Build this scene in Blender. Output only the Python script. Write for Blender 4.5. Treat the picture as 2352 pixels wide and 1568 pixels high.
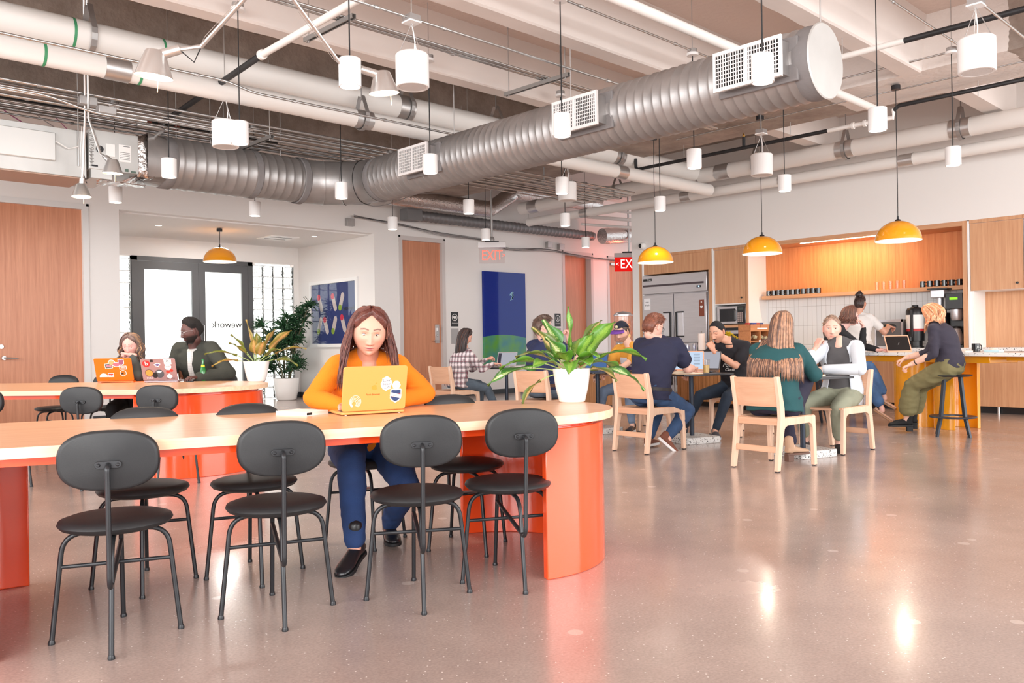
import bpy, math, random
from mathutils import Vector, Matrix, noise
from math import sin, cos, pi, radians

for o in list(bpy.data.objects): bpy.data.objects.remove(o)
sc = bpy.context.scene
COL = sc.collection
# ------------------------------------------------------------------ camera
cam_d = bpy.data.cameras.new('camera'); cam = bpy.data.objects.new('camera', cam_d); COL.objects.link(cam)
cam_d.sensor_width = 36.0; cam_d.lens = 29.3146; cam_d.clip_start = 0.05; cam_d.clip_end = 200
_yaw, _pit, _rol = 0.7593171, 0.00175604, -0.01565224
_f = Vector((sin(_yaw)*cos(_pit), cos(_yaw)*cos(_pit), sin(_pit))); _r = Vector((cos(_yaw), -sin(_yaw), 0)); _u = _r.cross(_f)
_r2 = cos(_rol)*_r + sin(_rol)*_u; _u2 = -sin(_rol)*_r + cos(_rol)*_u
cam.matrix_world = Matrix(((_r2.x, _u2.x, -_f.x, 0), (_r2.y, _u2.y, -_f.y, 0), (_r2.z, _u2.z, -_f.z, 1.1), (0, 0, 0, 1)))
sc.camera = cam
# ------------------------------------------------------------------ view
sc.view_settings.view_transform = 'Standard'; sc.view_settings.look = 'None'
sc.view_settings.gamma = 1.0; sc.view_settings.use_curve_mapping = False
sc.view_settings.exposure = 0.55
# ------------------------------------------------------------------ world: bright overcast sky seen through the open window side
w = bpy.data.worlds.new('sky'); sc.world = w; w.use_nodes = True
bg = w.node_tree.nodes['Background']; bg.inputs[0].default_value = (0.94, 0.97, 1.0, 1); bg.inputs[1].default_value = 1.05
def area(name, loc, target, sx, sy, power, color=(1, 1, 1)):
    d = bpy.data.lights.new(name, 'AREA'); d.shape = 'RECTANGLE'; d.size = sx; d.size_y = sy; d.energy = power; d.color = color
    o = bpy.data.objects.new(name, d); COL.objects.link(o); o.location = loc
    o.rotation_euler = (Vector(target) - Vector(loc)).to_track_quat('-Z', 'Y').to_euler(); return o
area('window_daylight', (-5.5, -1.5, 2.6), (6, 6, 1.2), 9, 3.6, 700, (1.0, 0.98, 0.96))
area('window_daylight_side', (8, -7.0, 2.6), (8, 6, 1.6), 14, 3.4, 720, (1.0, 0.98, 0.96))
area('window_daylight_left', (-6.5, 8, 2.6), (8, 8, 1.0), 9, 3.4, 330, (1.0, 0.98, 0.97))

# ------------------------------------------------------------------ tagging and hierarchy
def tag(o, label=None, cat=None, group=None, kind=None):
    if label: o['label'] = label
    if cat: o['category'] = cat
    if group: o['group'] = group
    if kind: o['kind'] = kind
    return o
def thing(name, label, cat, loc=(0, 0, 0), rz=0.0, group=None):
    o = bpy.data.objects.new(name, None); COL.objects.link(o); o.empty_display_size = 0.1
    o.location = loc; o.rotation_euler = (0, 0, rz)
    return tag(o, label, cat, group)
def copy_tree(o, parent=None):
    c = o.copy(); COL.objects.link(c)
    if parent is not None: c.parent = parent
    for ch in list(o.children): copy_tree(ch, c)
    return c
def dup(root, loc, rz=0.0, label=None, group=None):
    c = copy_tree(root); c.location = loc; c.rotation_euler = (0, 0, rz)
    if label: c['label'] = label
    if group: c['group'] = group
    return c
# ------------------------------------------------------------------ materials
def s2l(c):
    return tuple(((x/12.92) if x <= 0.04045 else ((x+0.055)/1.055)**2.4) for x in [v/255 for v in c])
MATS = {}
def nt(name):
    m = bpy.data.materials.new(name); m.use_nodes = True
    n = m.node_tree.nodes; l = m.node_tree.links; b = n['Principled BSDF']; return m, n, l, b
def mat(name, col, rough=0.5, metal=0.0, spec=0.5, bump=0.0, bscale=60, coat=0.0, var=0.0, vscale=4, emit=None, es=1.0, sheen=0.0, alpha=None, trans=0.0, ior=1.45, stretch=None, lin=False):
    if name in MATS: return MATS[name]
    m, n, l, b = nt(name)
    c = col if lin else s2l(col)
    b.inputs['Base Color'].default_value = (*c, 1); b.inputs['Roughness'].default_value = rough
    b.inputs['Metallic'].default_value = metal; b.inputs['Specular IOR Level'].default_value = spec
    b.inputs['Coat Weight'].default_value = coat; b.inputs['Coat Roughness'].default_value = 0.08
    if sheen: b.inputs['Sheen Weight'].default_value = sheen; b.inputs['Sheen Roughness'].default_value = 0.5
    if trans: b.inputs['Transmission Weight'].default_value = trans; b.inputs['IOR'].default_value = ior
    if emit: b.inputs['Emission Color'].default_value = (*s2l(emit), 1); b.inputs['Emission Strength'].default_value = es
    tc = n.new('ShaderNodeTexCoord'); mp = n.new('ShaderNodeMapping'); l.new(tc.outputs['Object'], mp.inputs[0])
    if stretch: mp.inputs['Scale'].default_value = stretch
    nz = n.new('ShaderNodeTexNoise'); nz.inputs['Scale'].default_value = vscale; nz.inputs['Detail'].default_value = 5; l.new(mp.outputs[0], nz.inputs[0])
    if var:
        r = n.new('ShaderNodeValToRGB'); l.new(nz.outputs['Fac'], r.inputs[0])
        r.color_ramp.elements[0].position = 0.3; r.color_ramp.elements[1].position = 0.7
        r.color_ramp.elements[0].color = (*[max(0, x*(1-var)) for x in c], 1); r.color_ramp.elements[1].color = (*[min(1, x*(1+var)) for x in c], 1)
        l.new(r.outputs[0], b.inputs['Base Color'])
    if bump:
        n2 = n.new('ShaderNodeTexNoise'); n2.inputs['Scale'].default_value = bscale; n2.inputs['Detail'].default_value = 4; l.new(mp.outputs[0], n2.inputs[0])
        bp = n.new('ShaderNodeBump'); bp.inputs['Strength'].default_value = bump; bp.inputs['Distance'].default_value = 0.01
        l.new(n2.outputs['Fac'], bp.inputs['Height']); l.new(bp.outputs[0], b.inputs['Normal'])
    MATS[name] = m; return m
def wood(name, c1, c2, axis='z', rough=0.45, scale=1.0, coat=0.0):
    if name in MATS: return MATS[name]
    m, n, l, b = nt(name); tc = n.new('ShaderNodeTexCoord'); mp = n.new('ShaderNodeMapping'); l.new(tc.outputs['Object'], mp.inputs[0])
    st = {'x': (0.8, 22, 22), 'y': (22, 0.8, 22), 'z': (22, 22, 0.8)}[axis]; mp.inputs['Scale'].default_value = [s*scale for s in st]
    n1 = n.new('ShaderNodeTexNoise'); n1.inputs['Scale'].default_value = 1.2; n1.inputs['Detail'].default_value = 6; n1.inputs['Roughness'].default_value = 0.6; n1.inputs['Distortion'].default_value = 0.4; l.new(mp.outputs[0], n1.inputs[0])
    mp2 = n.new('ShaderNodeMapping'); l.new(tc.outputs['Object'], mp2.inputs[0]); mp2.inputs['Scale'].default_value = [s*scale*5 for s in st]
    n2 = n.new('ShaderNodeTexNoise'); n2.inputs['Scale'].default_value = 1.5; n2.inputs['Detail'].default_value = 3; l.new(mp2.outputs[0], n2.inputs[0])
    ad = n.new('ShaderNodeMath'); ad.operation = 'MULTIPLY_ADD'; l.new(n2.outputs['Fac'], ad.inputs[0]); ad.inputs[1].default_value = 0.35; l.new(n1.outputs['Fac'], ad.inputs[2])
    r = n.new('ShaderNodeValToRGB'); r.color_ramp.elements[0].position = 0.45; r.color_ramp.elements[1].position = 0.9
    r.color_ramp.elements[0].color = (*s2l(c2), 1); r.color_ramp.elements[1].color = (*s2l(c1), 1)
    l.new(ad.outputs[0], r.inputs[0]); l.new(r.outputs[0], b.inputs['Base Color'])
    b.inputs['Roughness'].default_value = rough; b.inputs['Coat Weight'].default_value = coat; b.inputs['Coat Roughness'].default_value = 0.15
    MATS[name] = m; return m
def terrazzo(name, base=(238, 236, 234), chips=((45, 48, 55), (150, 140, 135)), scale=38, rough=0.3, thr=0.22):
    if name in MATS: return MATS[name]
    m, n, l, b = nt(name); tc = n.new('ShaderNodeTexCoord'); prev = None
    base_c = (*s2l(base), 1)
    for i, ch in enumerate(chips):
        v = n.new('ShaderNodeTexVoronoi'); v.inputs['Scale'].default_value = scale*(1+0.7*i); l.new(tc.outputs['Object'], v.inputs[0])
        lt = n.new('ShaderNodeMath'); lt.operation = 'LESS_THAN'; l.new(v.outputs['Distance'], lt.inputs[0]); lt.inputs[1].default_value = thr
        gt = n.new('ShaderNodeMath'); gt.operation = 'GREATER_THAN'; sp = n.new('ShaderNodeSeparateColor'); l.new(v.outputs['Color'], sp.inputs[0]); l.new(sp.outputs[0], gt.inputs[0]); gt.inputs[1].default_value = 0.45
        mu = n.new('ShaderNodeMath'); mu.operation = 'MULTIPLY'; l.new(lt.outputs[0], mu.inputs[0]); l.new(gt.outputs[0], mu.inputs[1])
        mx = n.new('ShaderNodeMix'); mx.data_type = 'RGBA'; l.new(mu.outputs[0], mx.inputs[0])
        if prev is None: mx.inputs[6].default_value = base_c
        else: l.new(prev, mx.inputs[6])
        mx.inputs[7].default_value = (*s2l(ch), 1); prev = mx.outputs[2]
    l.new(prev, b.inputs['Base Color']); b.inputs['Roughness'].default_value = rough
    MATS[name] = m; return m
def glass(name, col=(245, 250, 250), rough=0.0, alpha=0.25):
    # thin glass: mostly see-through with a real gloss reflection
    if name in MATS: return MATS[name]
    m = bpy.data.materials.new(name); m.use_nodes = True; n = m.node_tree.nodes; l = m.node_tree.links; n.clear()
    out = n.new('ShaderNodeOutputMaterial'); tr = n.new('ShaderNodeBsdfTransparent'); gl = n.new('ShaderNodeBsdfGlossy'); gl.inputs['Roughness'].default_value = rough
    tr.inputs[0].default_value = (*s2l(col), 1); mx = n.new('ShaderNodeMixShader'); lw = n.new('ShaderNodeLayerWeight'); lw.inputs[0].default_value = alpha
    gm = n.new('ShaderNodeNewGeometry'); iv = n.new('ShaderNodeMath'); iv.operation = 'SUBTRACT'; iv.inputs[0].default_value = 1.0; l.new(gm.outputs['Backfacing'], iv.inputs[1]); mu = n.new('ShaderNodeMath'); mu.operation = 'MULTIPLY'; l.new(lw.outputs['Fresnel'], mu.inputs[0]); l.new(iv.outputs[0], mu.inputs[1])
    l.new(mu.outputs[0], mx.inputs[0]); l.new(tr.outputs[0], mx.inputs[1]); l.new(gl.outputs[0], mx.inputs[2]); l.new(mx.outputs[0], out.inputs[0])
    MATS[name] = m; return m
def emitter(name, col, st):
    if name in MATS: return MATS[name]
    m = bpy.data.materials.new(name); m.use_nodes = True; n = m.node_tree.nodes; l = m.node_tree.links; n.clear()
    out = n.new('ShaderNodeOutputMaterial'); e = n.new('ShaderNodeEmission'); e.inputs[0].default_value = (*s2l(col), 1); e.inputs[1].default_value = st
    l.new(e.outputs[0], out.inputs[0]); MATS[name] = m; return m
# ------------------------------------------------------------------ mesh builder
V3 = Vector
def basis(d):
    d = V3(d).normalized(); a = V3((0, 0, 1)) if abs(d.z) < 0.95 else V3((1, 0, 0))
    x = a.cross(d).normalized(); return x, d.cross(x), d
class MB:
    def __init__(s): s.v = []; s.f = []; s.m = []; s.mi = 0
    def add(s, vs, fs):
        o = len(s.v); s.v += [tuple(p) for p in vs]; s.f += [tuple(i+o for i in f) for f in fs]; s.m += [s.mi]*len(fs); return s
    def box(s, c, d, M=None):
        cx, cy, cz = c; dx, dy, dz = d[0]/2, d[1]/2, d[2]/2
        vs = [V3((cx+a*dx, cy+b*dy, cz+e*dz)) for e in (-1, 1) for b in (-1, 1) for a in (-1, 1)]
        if M is not None: vs = [M @ p for p in vs]
        return s.add(vs, [(0, 2, 3, 1), (4, 5, 7, 6), (0, 1, 5, 4), (2, 6, 7, 3), (0, 4, 6, 2), (1, 3, 7, 5)])
    def bx(s, x0, x1, y0, y1, z0, z1, M=None): return s.box(((x0+x1)/2, (y0+y1)/2, (z0+z1)/2), (abs(x1-x0), abs(y1-y0), abs(z1-z0)), M)
    def rings(s, rs, closed=True, cap=True):
        n = len(rs[0]); vs = [p for r in rs for p in r]; fs = []
        for i in range(len(rs)-1):
            for j in range(n if closed else n-1):
                k = (j+1) % n; fs.append((i*n+j, i*n+k, (i+1)*n+k, (i+1)*n+j))
        if cap and closed: fs.append(tuple(range(n-1, -1, -1))); fs.append(tuple((len(rs)-1)*n+j for j in range(n)))
        return s.add(vs, fs)
    def cyl(s, a, b, r, r2=None, n=16, cap=True):
        a = V3(a); b = V3(b); r2 = r if r2 is None else r2; x, y, _ = basis(b-a)
        return s.rings([[c+(x*cos(2*pi*i/n)+y*sin(2*pi*i/n))*q for i in range(n)] for c, q in ((a, r), (b, r2))], cap=cap)
    def tube(s, pts, r, n=8, cap=True, flat=1.0):
        pts = [V3(p) for p in pts]; rs = []
        rr = r if isinstance(r, (list, tuple)) else [r]*len(pts)
        px = None
        for i, p in enumerate(pts):
            d = (pts[min(i+1, len(pts)-1)]-pts[max(i-1, 0)])
            if d.length < 1e-9: d = V3((0, 0, 1))
            d.normalize()
            if px is None: x, y, _ = basis(d)
            else:
                x = px - d*px.dot(d)
                if x.length < 1e-6: x, y, _ = basis(d)
                x.normalize(); y = d.cross(x)
            px = x
            rs.append([p+(x*cos(2*pi*k/n)+y*sin(2*pi*k/n)*flat)*rr[i] for k in range(n)])
        return s.rings(rs, cap=cap)
    def lathe(s, prof, c=(0, 0, 0), n=32, cap=True, axis='z', M=None):
        c = V3(c); rs = []
        for r, h in prof:
            if axis == 'z': ring = [c+V3((cos(2*pi*k/n)*r, sin(2*pi*k/n)*r, h)) for k in range(n)]
            elif axis == 'y': ring = [c+V3((cos(2*pi*k/n)*r, h, -sin(2*pi*k/n)*r)) for k in range(n)]
            else: ring = [c+V3((h, cos(2*pi*k/n)*r, sin(2*pi*k/n)*r)) for k in range(n)]
            if M is not None: ring = [M @ p for p in ring]
            rs.append(ring)
        return s.rings(rs, cap=cap)
    def prism(s, pts, z0, z1, M=None):
        n = len(pts); vs = [V3((x, y, z0)) for x, y in pts]+[V3((x, y, z1)) for x, y in pts]
        if M is not None: vs = [M @ p for p in vs]
        return s.add(vs, [tuple(range(n-1, -1, -1)), tuple(range(n, 2*n))]+[(i, (i+1) % n, n+(i+1) % n, n+i) for i in range(n)])
    def ell(s, c, r, M=None, nu=16, nv=10):
        c = V3(c); r = V3(r if isinstance(r, (tuple, list, Vector)) else (r, r, r)); rs = []
        for i in range(nv+1):
            t = -pi/2+pi*i/nv; t = max(min(t, pi/2-0.02), -pi/2+0.02)
            ring = [V3((cos(t)*cos(2*pi*k/nu)*r.x, cos(t)*sin(2*pi*k/nu)*r.y, sin(t)*r.z)) for k in range(nu)]
            if M is not None: ring = [M @ p for p in ring]
            rs.append([c+p for p in ring])
        return s.rings(rs)
    def cap2(s, a, ra, b, rb, n=12):
        # capsule with two different end radii
        a = V3(a); b = V3(b); d = (b-a); L = d.length
        if L < 1e-6: return s.ell(a, ra, nu=n, nv=6)
        x, y, z = basis(d); rs = []
        for k in range(4):
            t = -pi/2+0.15+(pi/2-0.15)*k/4; rs.append((a+z*sin(t)*ra, cos(t)*ra))
        rs.append((a, ra)); rs.append((b, rb))
        for k in range(1, 5):
            t = (pi/2-0.15)*k/4; rs.append((b+z*sin(t)*rb, cos(t)*rb))
        return s.rings([[c+(x*cos(2*pi*i/n)+y*sin(2*pi*i/n))*q for i in range(n)] for c, q in rs])
    def loft(s, cs, n=20):
        # cs: list of (center, side vector*halfwidth, front vector*halfdepth)
        return s.rings([[V3(c)+V3(a)*cos(2*pi*k/n)+V3(b)*sin(2*pi*k/n) for k in range(n)] for c, a, b in cs])
    def build(s, name, mats, parent=None, smooth=True, bevel=0.0, seg=2, angle=35, auto=True):
        me = bpy.data.meshes.new(name); me.from_pydata([tuple(p) for p in s.v], [], s.f)
        if not isinstance(mats, (list, tuple)): mats = [mats]
        for mm in mats: me.materials.append(mm)
        if len(mats) > 1:
            for p, i in zip(me.polygons, s.m): p.material_index = i
        if smooth:
            me.polygons.foreach_set('use_smooth', [True]*len(me.polygons))
        me.update()
        o = bpy.data.objects.new(name, me); COL.objects.link(o)
        if parent is not None: o.parent = parent
        if bevel:
            b = o.modifiers.new('b', 'BEVEL'); b.width = bevel; b.segments = seg; b.limit_method = 'ANGLE'; b.angle_limit = radians(40)
        if smooth and auto:
            try: me.set_sharp_from_angle(angle=radians(angle))
            except Exception: pass
        return o
def struct(name, mb, m, parent=None, **k):
    o = mb.build(name, m, parent, **k)
    if parent is None: o['kind'] = 'structure'
    return o
def single(name, label, cat, mb, m, group=None, **k):
    o = mb.build(name, m, None, **k); return tag(o, label, cat, group)
def rrect(w, h, r, n=5, cx=0, cy=0):
    pts = []
    for (sx, sy, a0) in ((1, 1, 0), (-1, 1, 90), (-1, -1, 180), (1, -1, 270)):
        for i in range(n+1):
            a = radians(a0+90*i/n); pts.append((cx+sx*(w/2-r)+r*cos(a), cy+sy*(h/2-r)+r*sin(a)))
    return pts
def circ(r, n=24, cx=0, cy=0): return [(cx+r*cos(2*pi*i/n), cy+r*sin(2*pi*i/n)) for i in range(n)]
def text(body, size, name, m, parent, M, depth=0.001, align='CENTER', shear=0.0, sx=1.0):
    c = bpy.data.curves.new(name, 'FONT'); c.body = body; c.size = size; c.extrude = depth; c.align_x = align; c.align_y = 'CENTER'; c.shear = shear; c.resolution_u = 3
    t = bpy.data.objects.new(name+'_t', c); COL.objects.link(t); dg = bpy.context.evaluated_depsgraph_get(); dg.update()
    me = bpy.data.meshes.new_from_object(t.evaluated_get(dg)); bpy.data.objects.remove(t)
    me.transform(M @ Matrix.Diagonal((sx, 1, 1, 1))); me.materials.clear(); me.materials.append(m)
    o = bpy.data.objects.new(name, me); COL.objects.link(o)
    if parent is not None: o.parent = parent
    return o
def frame(o, x, z):
    # matrix with local x -> x, local y -> z (text up), local z -> normal
    x = V3(x).normalized(); y = V3(z).normalized(); n = x.cross(y)
    return Matrix(((x.x, y.x, n.x, o[0]), (x.y, y.y, n.y, o[1]), (x.z, y.z, n.z, o[2]), (0, 0, 0, 1)))
def bez(p0, p1, p2, n=8):
    p0, p1, p2 = V3(p0), V3(p1), V3(p2); return [p0*(1-t)**2+p1*2*t*(1-t)+p2*t*t for t in [i/n for i in range(n+1)]]
def fillet(pts, r, n=5):
    pts = [V3(p) for p in pts]; out = [pts[0]]
    for i in range(1, len(pts)-1):
        a = (pts[i-1]-pts[i]); b = (pts[i+1]-pts[i]); q = min(r, a.length*0.49, b.length*0.49)
        out += bez(pts[i]+a.normalized()*q, pts[i], pts[i]+b.normalized()*q, n)
    out.append(pts[-1]); return out
# ================================================================== MATERIALS OF THE ROOM
WHITE = mat('white_wall_paint', (236, 232, 229), 0.7, bump=0.02, bscale=120)
WHITE2 = mat('white_satin', (240, 238, 236), 0.4)
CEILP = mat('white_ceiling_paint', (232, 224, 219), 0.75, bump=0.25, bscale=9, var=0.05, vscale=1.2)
ALU = mat('brushed_aluminium', (205, 203, 202), 0.35, 0.85)
GALV = mat('galvanised_steel', (172, 169, 168), 0.42, 0.7, var=0.12, vscale=5, bump=0.05, bscale=20)
FOIL = mat('crinkled_foil', (215, 210, 208), 0.22, 1.0, bump=1.0, bscale=26)
BLACKM = mat('black_metal', (38, 38, 42), 0.4, 0.3)
BLACKPIPE = mat('black_pipe', (42, 42, 44), 0.5, 0.2, bump=0.1, bscale=30, var=0.3)
DARKFR = mat('dark_grey_frame', (78, 78, 80), 0.45)
WHITEPIPE = mat('white_painted_pipe', (236, 232, 228), 0.6, bump=0.18, bscale=14)
DOORWOOD = wood('door_veneer', (214, 150, 116), (188, 122, 90), 'z', 0.38)
CABWOOD = wood('cabinet_oak', (218, 168, 128), (196, 140, 100), 'z', 0.5)
CABWOODX = wood('cabinet_oak_flat', (218, 168, 128), (196, 140, 100), 'y', 0.5)
ALCWOOD = wood('alcove_oak', (226, 152, 96), (204, 120, 66), 'z', 0.5)
TERR = terrazzo('terrazzo', scale=30)
BASEB = mat('black_baseboard', (48, 50, 54), 0.5)

def floor_mat():
    m, n, l, b = nt('polished_concrete'); tc = n.new('ShaderNodeTexCoord')
    a = n.new('ShaderNodeTexNoise'); a.inputs['Scale'].default_value = 0.7; a.inputs['Detail'].default_value = 8; a.inputs['Roughness'].default_value = 0.65; l.new(tc.outputs['Object'], a.inputs[0])
    r = n.new('ShaderNodeValToRGB'); r.color_ramp.elements[0].position = 0.32; r.color_ramp.elements[1].position = 0.68
    r.color_ramp.elements[0].color = (*s2l((166, 148, 140)), 1); r.color_ramp.elements[1].color = (*s2l((196, 176, 166)), 1); l.new(a.outputs['Fac'], r.inputs[0])
    f = n.new('ShaderNodeTexNoise'); f.inputs['Scale'].default_value = 90; f.inputs['Detail'].default_value = 4; l.new(tc.outputs['Object'], f.inputs[0])
    r2 = n.new('ShaderNodeValToRGB'); r2.color_ramp.elements[0].position = 0.3; r2.color_ramp.elements[1].position = 0.7
    r2.color_ramp.elements[0].color = (0.72, 0.72, 0.73, 1); r2.color_ramp.elements[1].color = (1, 1, 1, 1); l.new(f.outputs['Fac'], r2.inputs[0])
    mx = n.new('ShaderNodeMix'); mx.data_type = 'RGBA'; mx.blend_type = 'MULTIPLY'; mx.inputs[0].default_value = 0.7; l.new(r.outputs[0], mx.inputs[6]); l.new(r2.outputs[0], mx.inputs[7])
    v = n.new('ShaderNodeTexVoronoi'); v.inputs['Scale'].default_value = 55; l.new(tc.outputs['Object'], v.inputs[0])
    sp = n.new('ShaderNodeSeparateColor'); l.new(v.outputs['Color'], sp.inputs[0])
    lt = n.new('ShaderNodeMath'); lt.operation = 'LESS_THAN'; l.new(v.outputs['Distance'], lt.inputs[0]); lt.inputs[1].default_value = 0.17
    g = n.new('ShaderNodeMath'); g.operation = 'GREATER_THAN'; l.new(sp.outputs[0], g.inputs[0]); g.inputs[1].default_value = 0.80
    mu = n.new('ShaderNodeMath'); mu.operation = 'MULTIPLY'; l.new(lt.outputs[0], mu.inputs[0]); l.new(g.outputs[0], mu.inputs[1])
    m2 = n.new('ShaderNodeMix'); m2.data_type = 'RGBA'; l.new(mu.outputs[0], m2.inputs[0]); l.new(mx.outputs[2], m2.inputs[6]); m2.inputs[7].default_value = (*s2l((226, 214, 206)), 1)
    # wandering hairline crack and pale polishing marks
    v3 = n.new('ShaderNodeTexVoronoi'); v3.inputs['Scale'].default_value = 7; l.new(tc.outputs['Object'], v3.inputs[0])
    sp3 = n.new('ShaderNodeSeparateColor'); l.new(v3.outputs['Color'], sp3.inputs[0])
    l3 = n.new('ShaderNodeMath'); l3.operation = 'LESS_THAN'; l.new(v3.outputs['Distance'], l3.inputs[0]); l3.inputs[1].default_value = 0.22
    g3 = n.new('ShaderNodeMath'); g3.operation = 'GREATER_THAN'; l.new(sp3.outputs[1], g3.inputs[0]); g3.inputs[1].default_value = 0.93
    mu3 = n.new('ShaderNodeMath'); mu3.operation = 'MULTIPLY'; l.new(l3.outputs[0], mu3.inputs[0]); l.new(g3.outputs[0], mu3.inputs[1])
    mu4 = n.new('ShaderNodeMath'); mu4.operation = 'MULTIPLY'; l.new(mu3.outputs[0], mu4.inputs[0]); mu4.inputs[1].default_value = 0.35
    m3 = n.new('ShaderNodeMix'); m3.data_type = 'RGBA'; l.new(mu4.outputs[0], m3.inputs[0]); l.new(m2.outputs[2], m3.inputs[6]); m3.inputs[7].default_value = (*s2l((236, 224, 214)), 1)
    l.new(m3.outputs[2], b.inputs['Base Color'])
    rr = n.new('ShaderNodeMapRange'); rr.inputs[3].default_value = 0.16; rr.inputs[4].default_value = 0.34; l.new(a.outputs['Fac'], rr.inputs[0]); l.new(rr.outputs[0], b.inputs['Roughness'])
    b.inputs['Specular IOR Level'].default_value = 0.6; b.inputs['Coat Weight'].default_value = 0.35; b.inputs['Coat Roughness'].default_value = 0.12
    return m
FLOOR = floor_mat()
def concrete_mat(name, paint=None, pc=(232, 224, 219)):
    # bare board-marked concrete; 'paint' = list of axis-aligned limits where old white paint remains (real paint edges)
    m, n, l, b = nt(name); tc = n.new('ShaderNodeTexCoord')
    a = n.new('ShaderNodeTexNoise'); a.inputs['Scale'].default_value = 1.6; a.inputs['Detail'].default_value = 9; a.inputs['Roughness'].default_value = 0.7; l.new(tc.outputs['Object'], a.inputs[0])
    r = n.new('ShaderNodeValToRGB'); r.color_ramp.elements[0].position = 0.28; r.color_ramp.elements[1].position = 0.72
    r.color_ramp.elements[0].color = (*s2l((128, 114, 104)), 1); r.color_ramp.elements[1].color = (*s2l((188, 174, 164)), 1); l.new(a.outputs['Fac'], r.inputs[0])
    out = r.outputs[0]
    if paint:
        sep = n.new('ShaderNodeSeparateXYZ'); l.new(tc.outputs['Object'], sep.inputs[0])
        nz = n.new('ShaderNodeTexNoise'); nz.inputs['Scale'].default_value = 6; l.new(tc.outputs['Object'], nz.inputs[0])
        acc = None
        for (lo, hi) in paint:
            ad = n.new('ShaderNodeMath'); ad.operation = 'MULTIPLY_ADD'; l.new(nz.outputs['Fac'], ad.inputs[0]); ad.inputs[1].default_value = 0.12; l.new(sep.outputs[1], ad.inputs[2])
            g = n.new('ShaderNodeMath'); g.operation = 'GREATER_THAN'; l.new(ad.outputs[0], g.inputs[0]); g.inputs[1].default_value = lo
            s = n.new('ShaderNodeMath'); s.operation = 'LESS_THAN'; l.new(ad.outputs[0], s.inputs[0]); s.inputs[1].default_value = hi
            mu = n.new('ShaderNodeMath'); mu.operation = 'MULTIPLY'; l.new(g.outputs[0], mu.inputs[0]); l.new(s.outputs[0], mu.inputs[1])
            if acc is None: acc = mu.outputs[0]
            else:
                x = n.new('ShaderNodeMath'); x.operation = 'MAXIMUM'; l.new(acc, x.inputs[0]); l.new(mu.outputs[0], x.inputs[1]); acc = x.outputs[0]
        mx = n.new('ShaderNodeMix'); mx.data_type = 'RGBA'; l.new(acc, mx.inputs[0]); l.new(out, mx.inputs[6]); mx.inputs[7].default_value = (*s2l(pc), 1); out = mx.outputs[2]
    l.new(out, b.inputs['Base Color']); b.inputs['Roughness'].default_value = 0.8
    n2 = n.new('ShaderNodeTexNoise'); n2.inputs['Scale'].default_value = 18; n2.inputs['Detail'].default_value = 6; l.new(tc.outputs['Object'], n2.inputs[0])
    bp = n.new('ShaderNodeBump'); bp.inputs['Strength'].default_value = 0.5; bp.inputs['Distance'].default_value = 0.02; l.new(n2.outputs['Fac'], bp.inputs['Height']); l.new(bp.outputs[0], b.inputs['Normal'])
    return m
CONC = concrete_mat('bare_concrete')
CONCP = concrete_mat('part_painted_concrete', [(2.7, 4.75)])
SLABM = concrete_mat('slab_shade_tint_and_concrete', [(-9, 7.3)], (222, 204, 194))  # slab's white paint tinted pinkish and darker: soffit shade put into the colour
# ================================================================== SHELL
FL0, FL1 = -9, 19
m = MB().bx(FL0, FL1+4, -9, 24, -0.2, 0.0); struct('floor', m, FLOOR, smooth=False)
CEIL = 4.6
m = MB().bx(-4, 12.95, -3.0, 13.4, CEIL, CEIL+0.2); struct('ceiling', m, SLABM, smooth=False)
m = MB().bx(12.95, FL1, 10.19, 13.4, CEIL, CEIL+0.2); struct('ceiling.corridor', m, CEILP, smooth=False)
# joists running along x, narrow ribs of cast concrete, painted white up to the pipes
def joist(y, mt, n):
    m = MB(); random.seed(n); N = 70; x0, x1 = -4.0, 9.55
    for side in (0,):
        rs = []
        for i in range(N+1):
            x = x0+(x1-x0)*i/N; j = (random.random()-0.5)*0.016; k = (random.random()-0.5)*0.02
            rs.append([V3((x, y-0.27, CEIL+0.01)), V3((x, y-0.21, 4.0+k*0.4)), V3((x, y-0.19, 3.985)), V3((x, y+j, 3.985)), V3((x, y+0.02+j, 4.02+k)), V3((x, y+0.06, CEIL+0.01))])
        m.rings(rs)
    return struct('ceiling_joist', m, mt, smooth=True, angle=30)
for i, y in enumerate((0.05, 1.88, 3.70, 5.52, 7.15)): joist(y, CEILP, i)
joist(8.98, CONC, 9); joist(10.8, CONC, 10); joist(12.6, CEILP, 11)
m = MB().bx(9.55, 10.62, -3.0, 13.4, 4.0, CEIL+0.01); struct('ceiling_girder', m, CONCP, smooth=False)
m = MB()
for y in (3.5, 6.0): m.bx(10.62, 12.95, y, y+0.22, 4.08, CEIL+0.01)
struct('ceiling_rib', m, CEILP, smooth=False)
# back wall, with recess and doors cut out by building it in pieces
YB = 13.4
wb = MB()
def wbk(x0, x1, z0, z1): wb.bx(x0, x1, YB, YB+0.18, z0, z1)
wbk(-3, 2.55, 0, CEIL); wbk(2.55, 4.02, 3.24, CEIL); wbk(4.02, 4.45, 0, CEIL)
wbk(4.45, 9.11, 3.24, CEIL); wbk(9.11, 9.70, 0, CEIL); wbk(9.70, 10.83, 3.24, CEIL)
wbk(10.83, 14.40, 0, CEIL); wbk(14.40, 15.47, 3.24, CEIL); wbk(15.47, 16.02, 0, CEIL); wbk(16.02, 17.2, 3.2, CEIL); wbk(17.2, FL1, 0, CEIL)
struct('wall_back', wb, WHITE, smooth=False)
YR = 16.3
wr = MB(); RC = 3.22
wr.bx(4.27, 4.45, YB+0.18, YR, 0, RC); wr.bx(9.11, 9.29, YB+0.18, YR+0.2, 0, RC)
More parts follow.
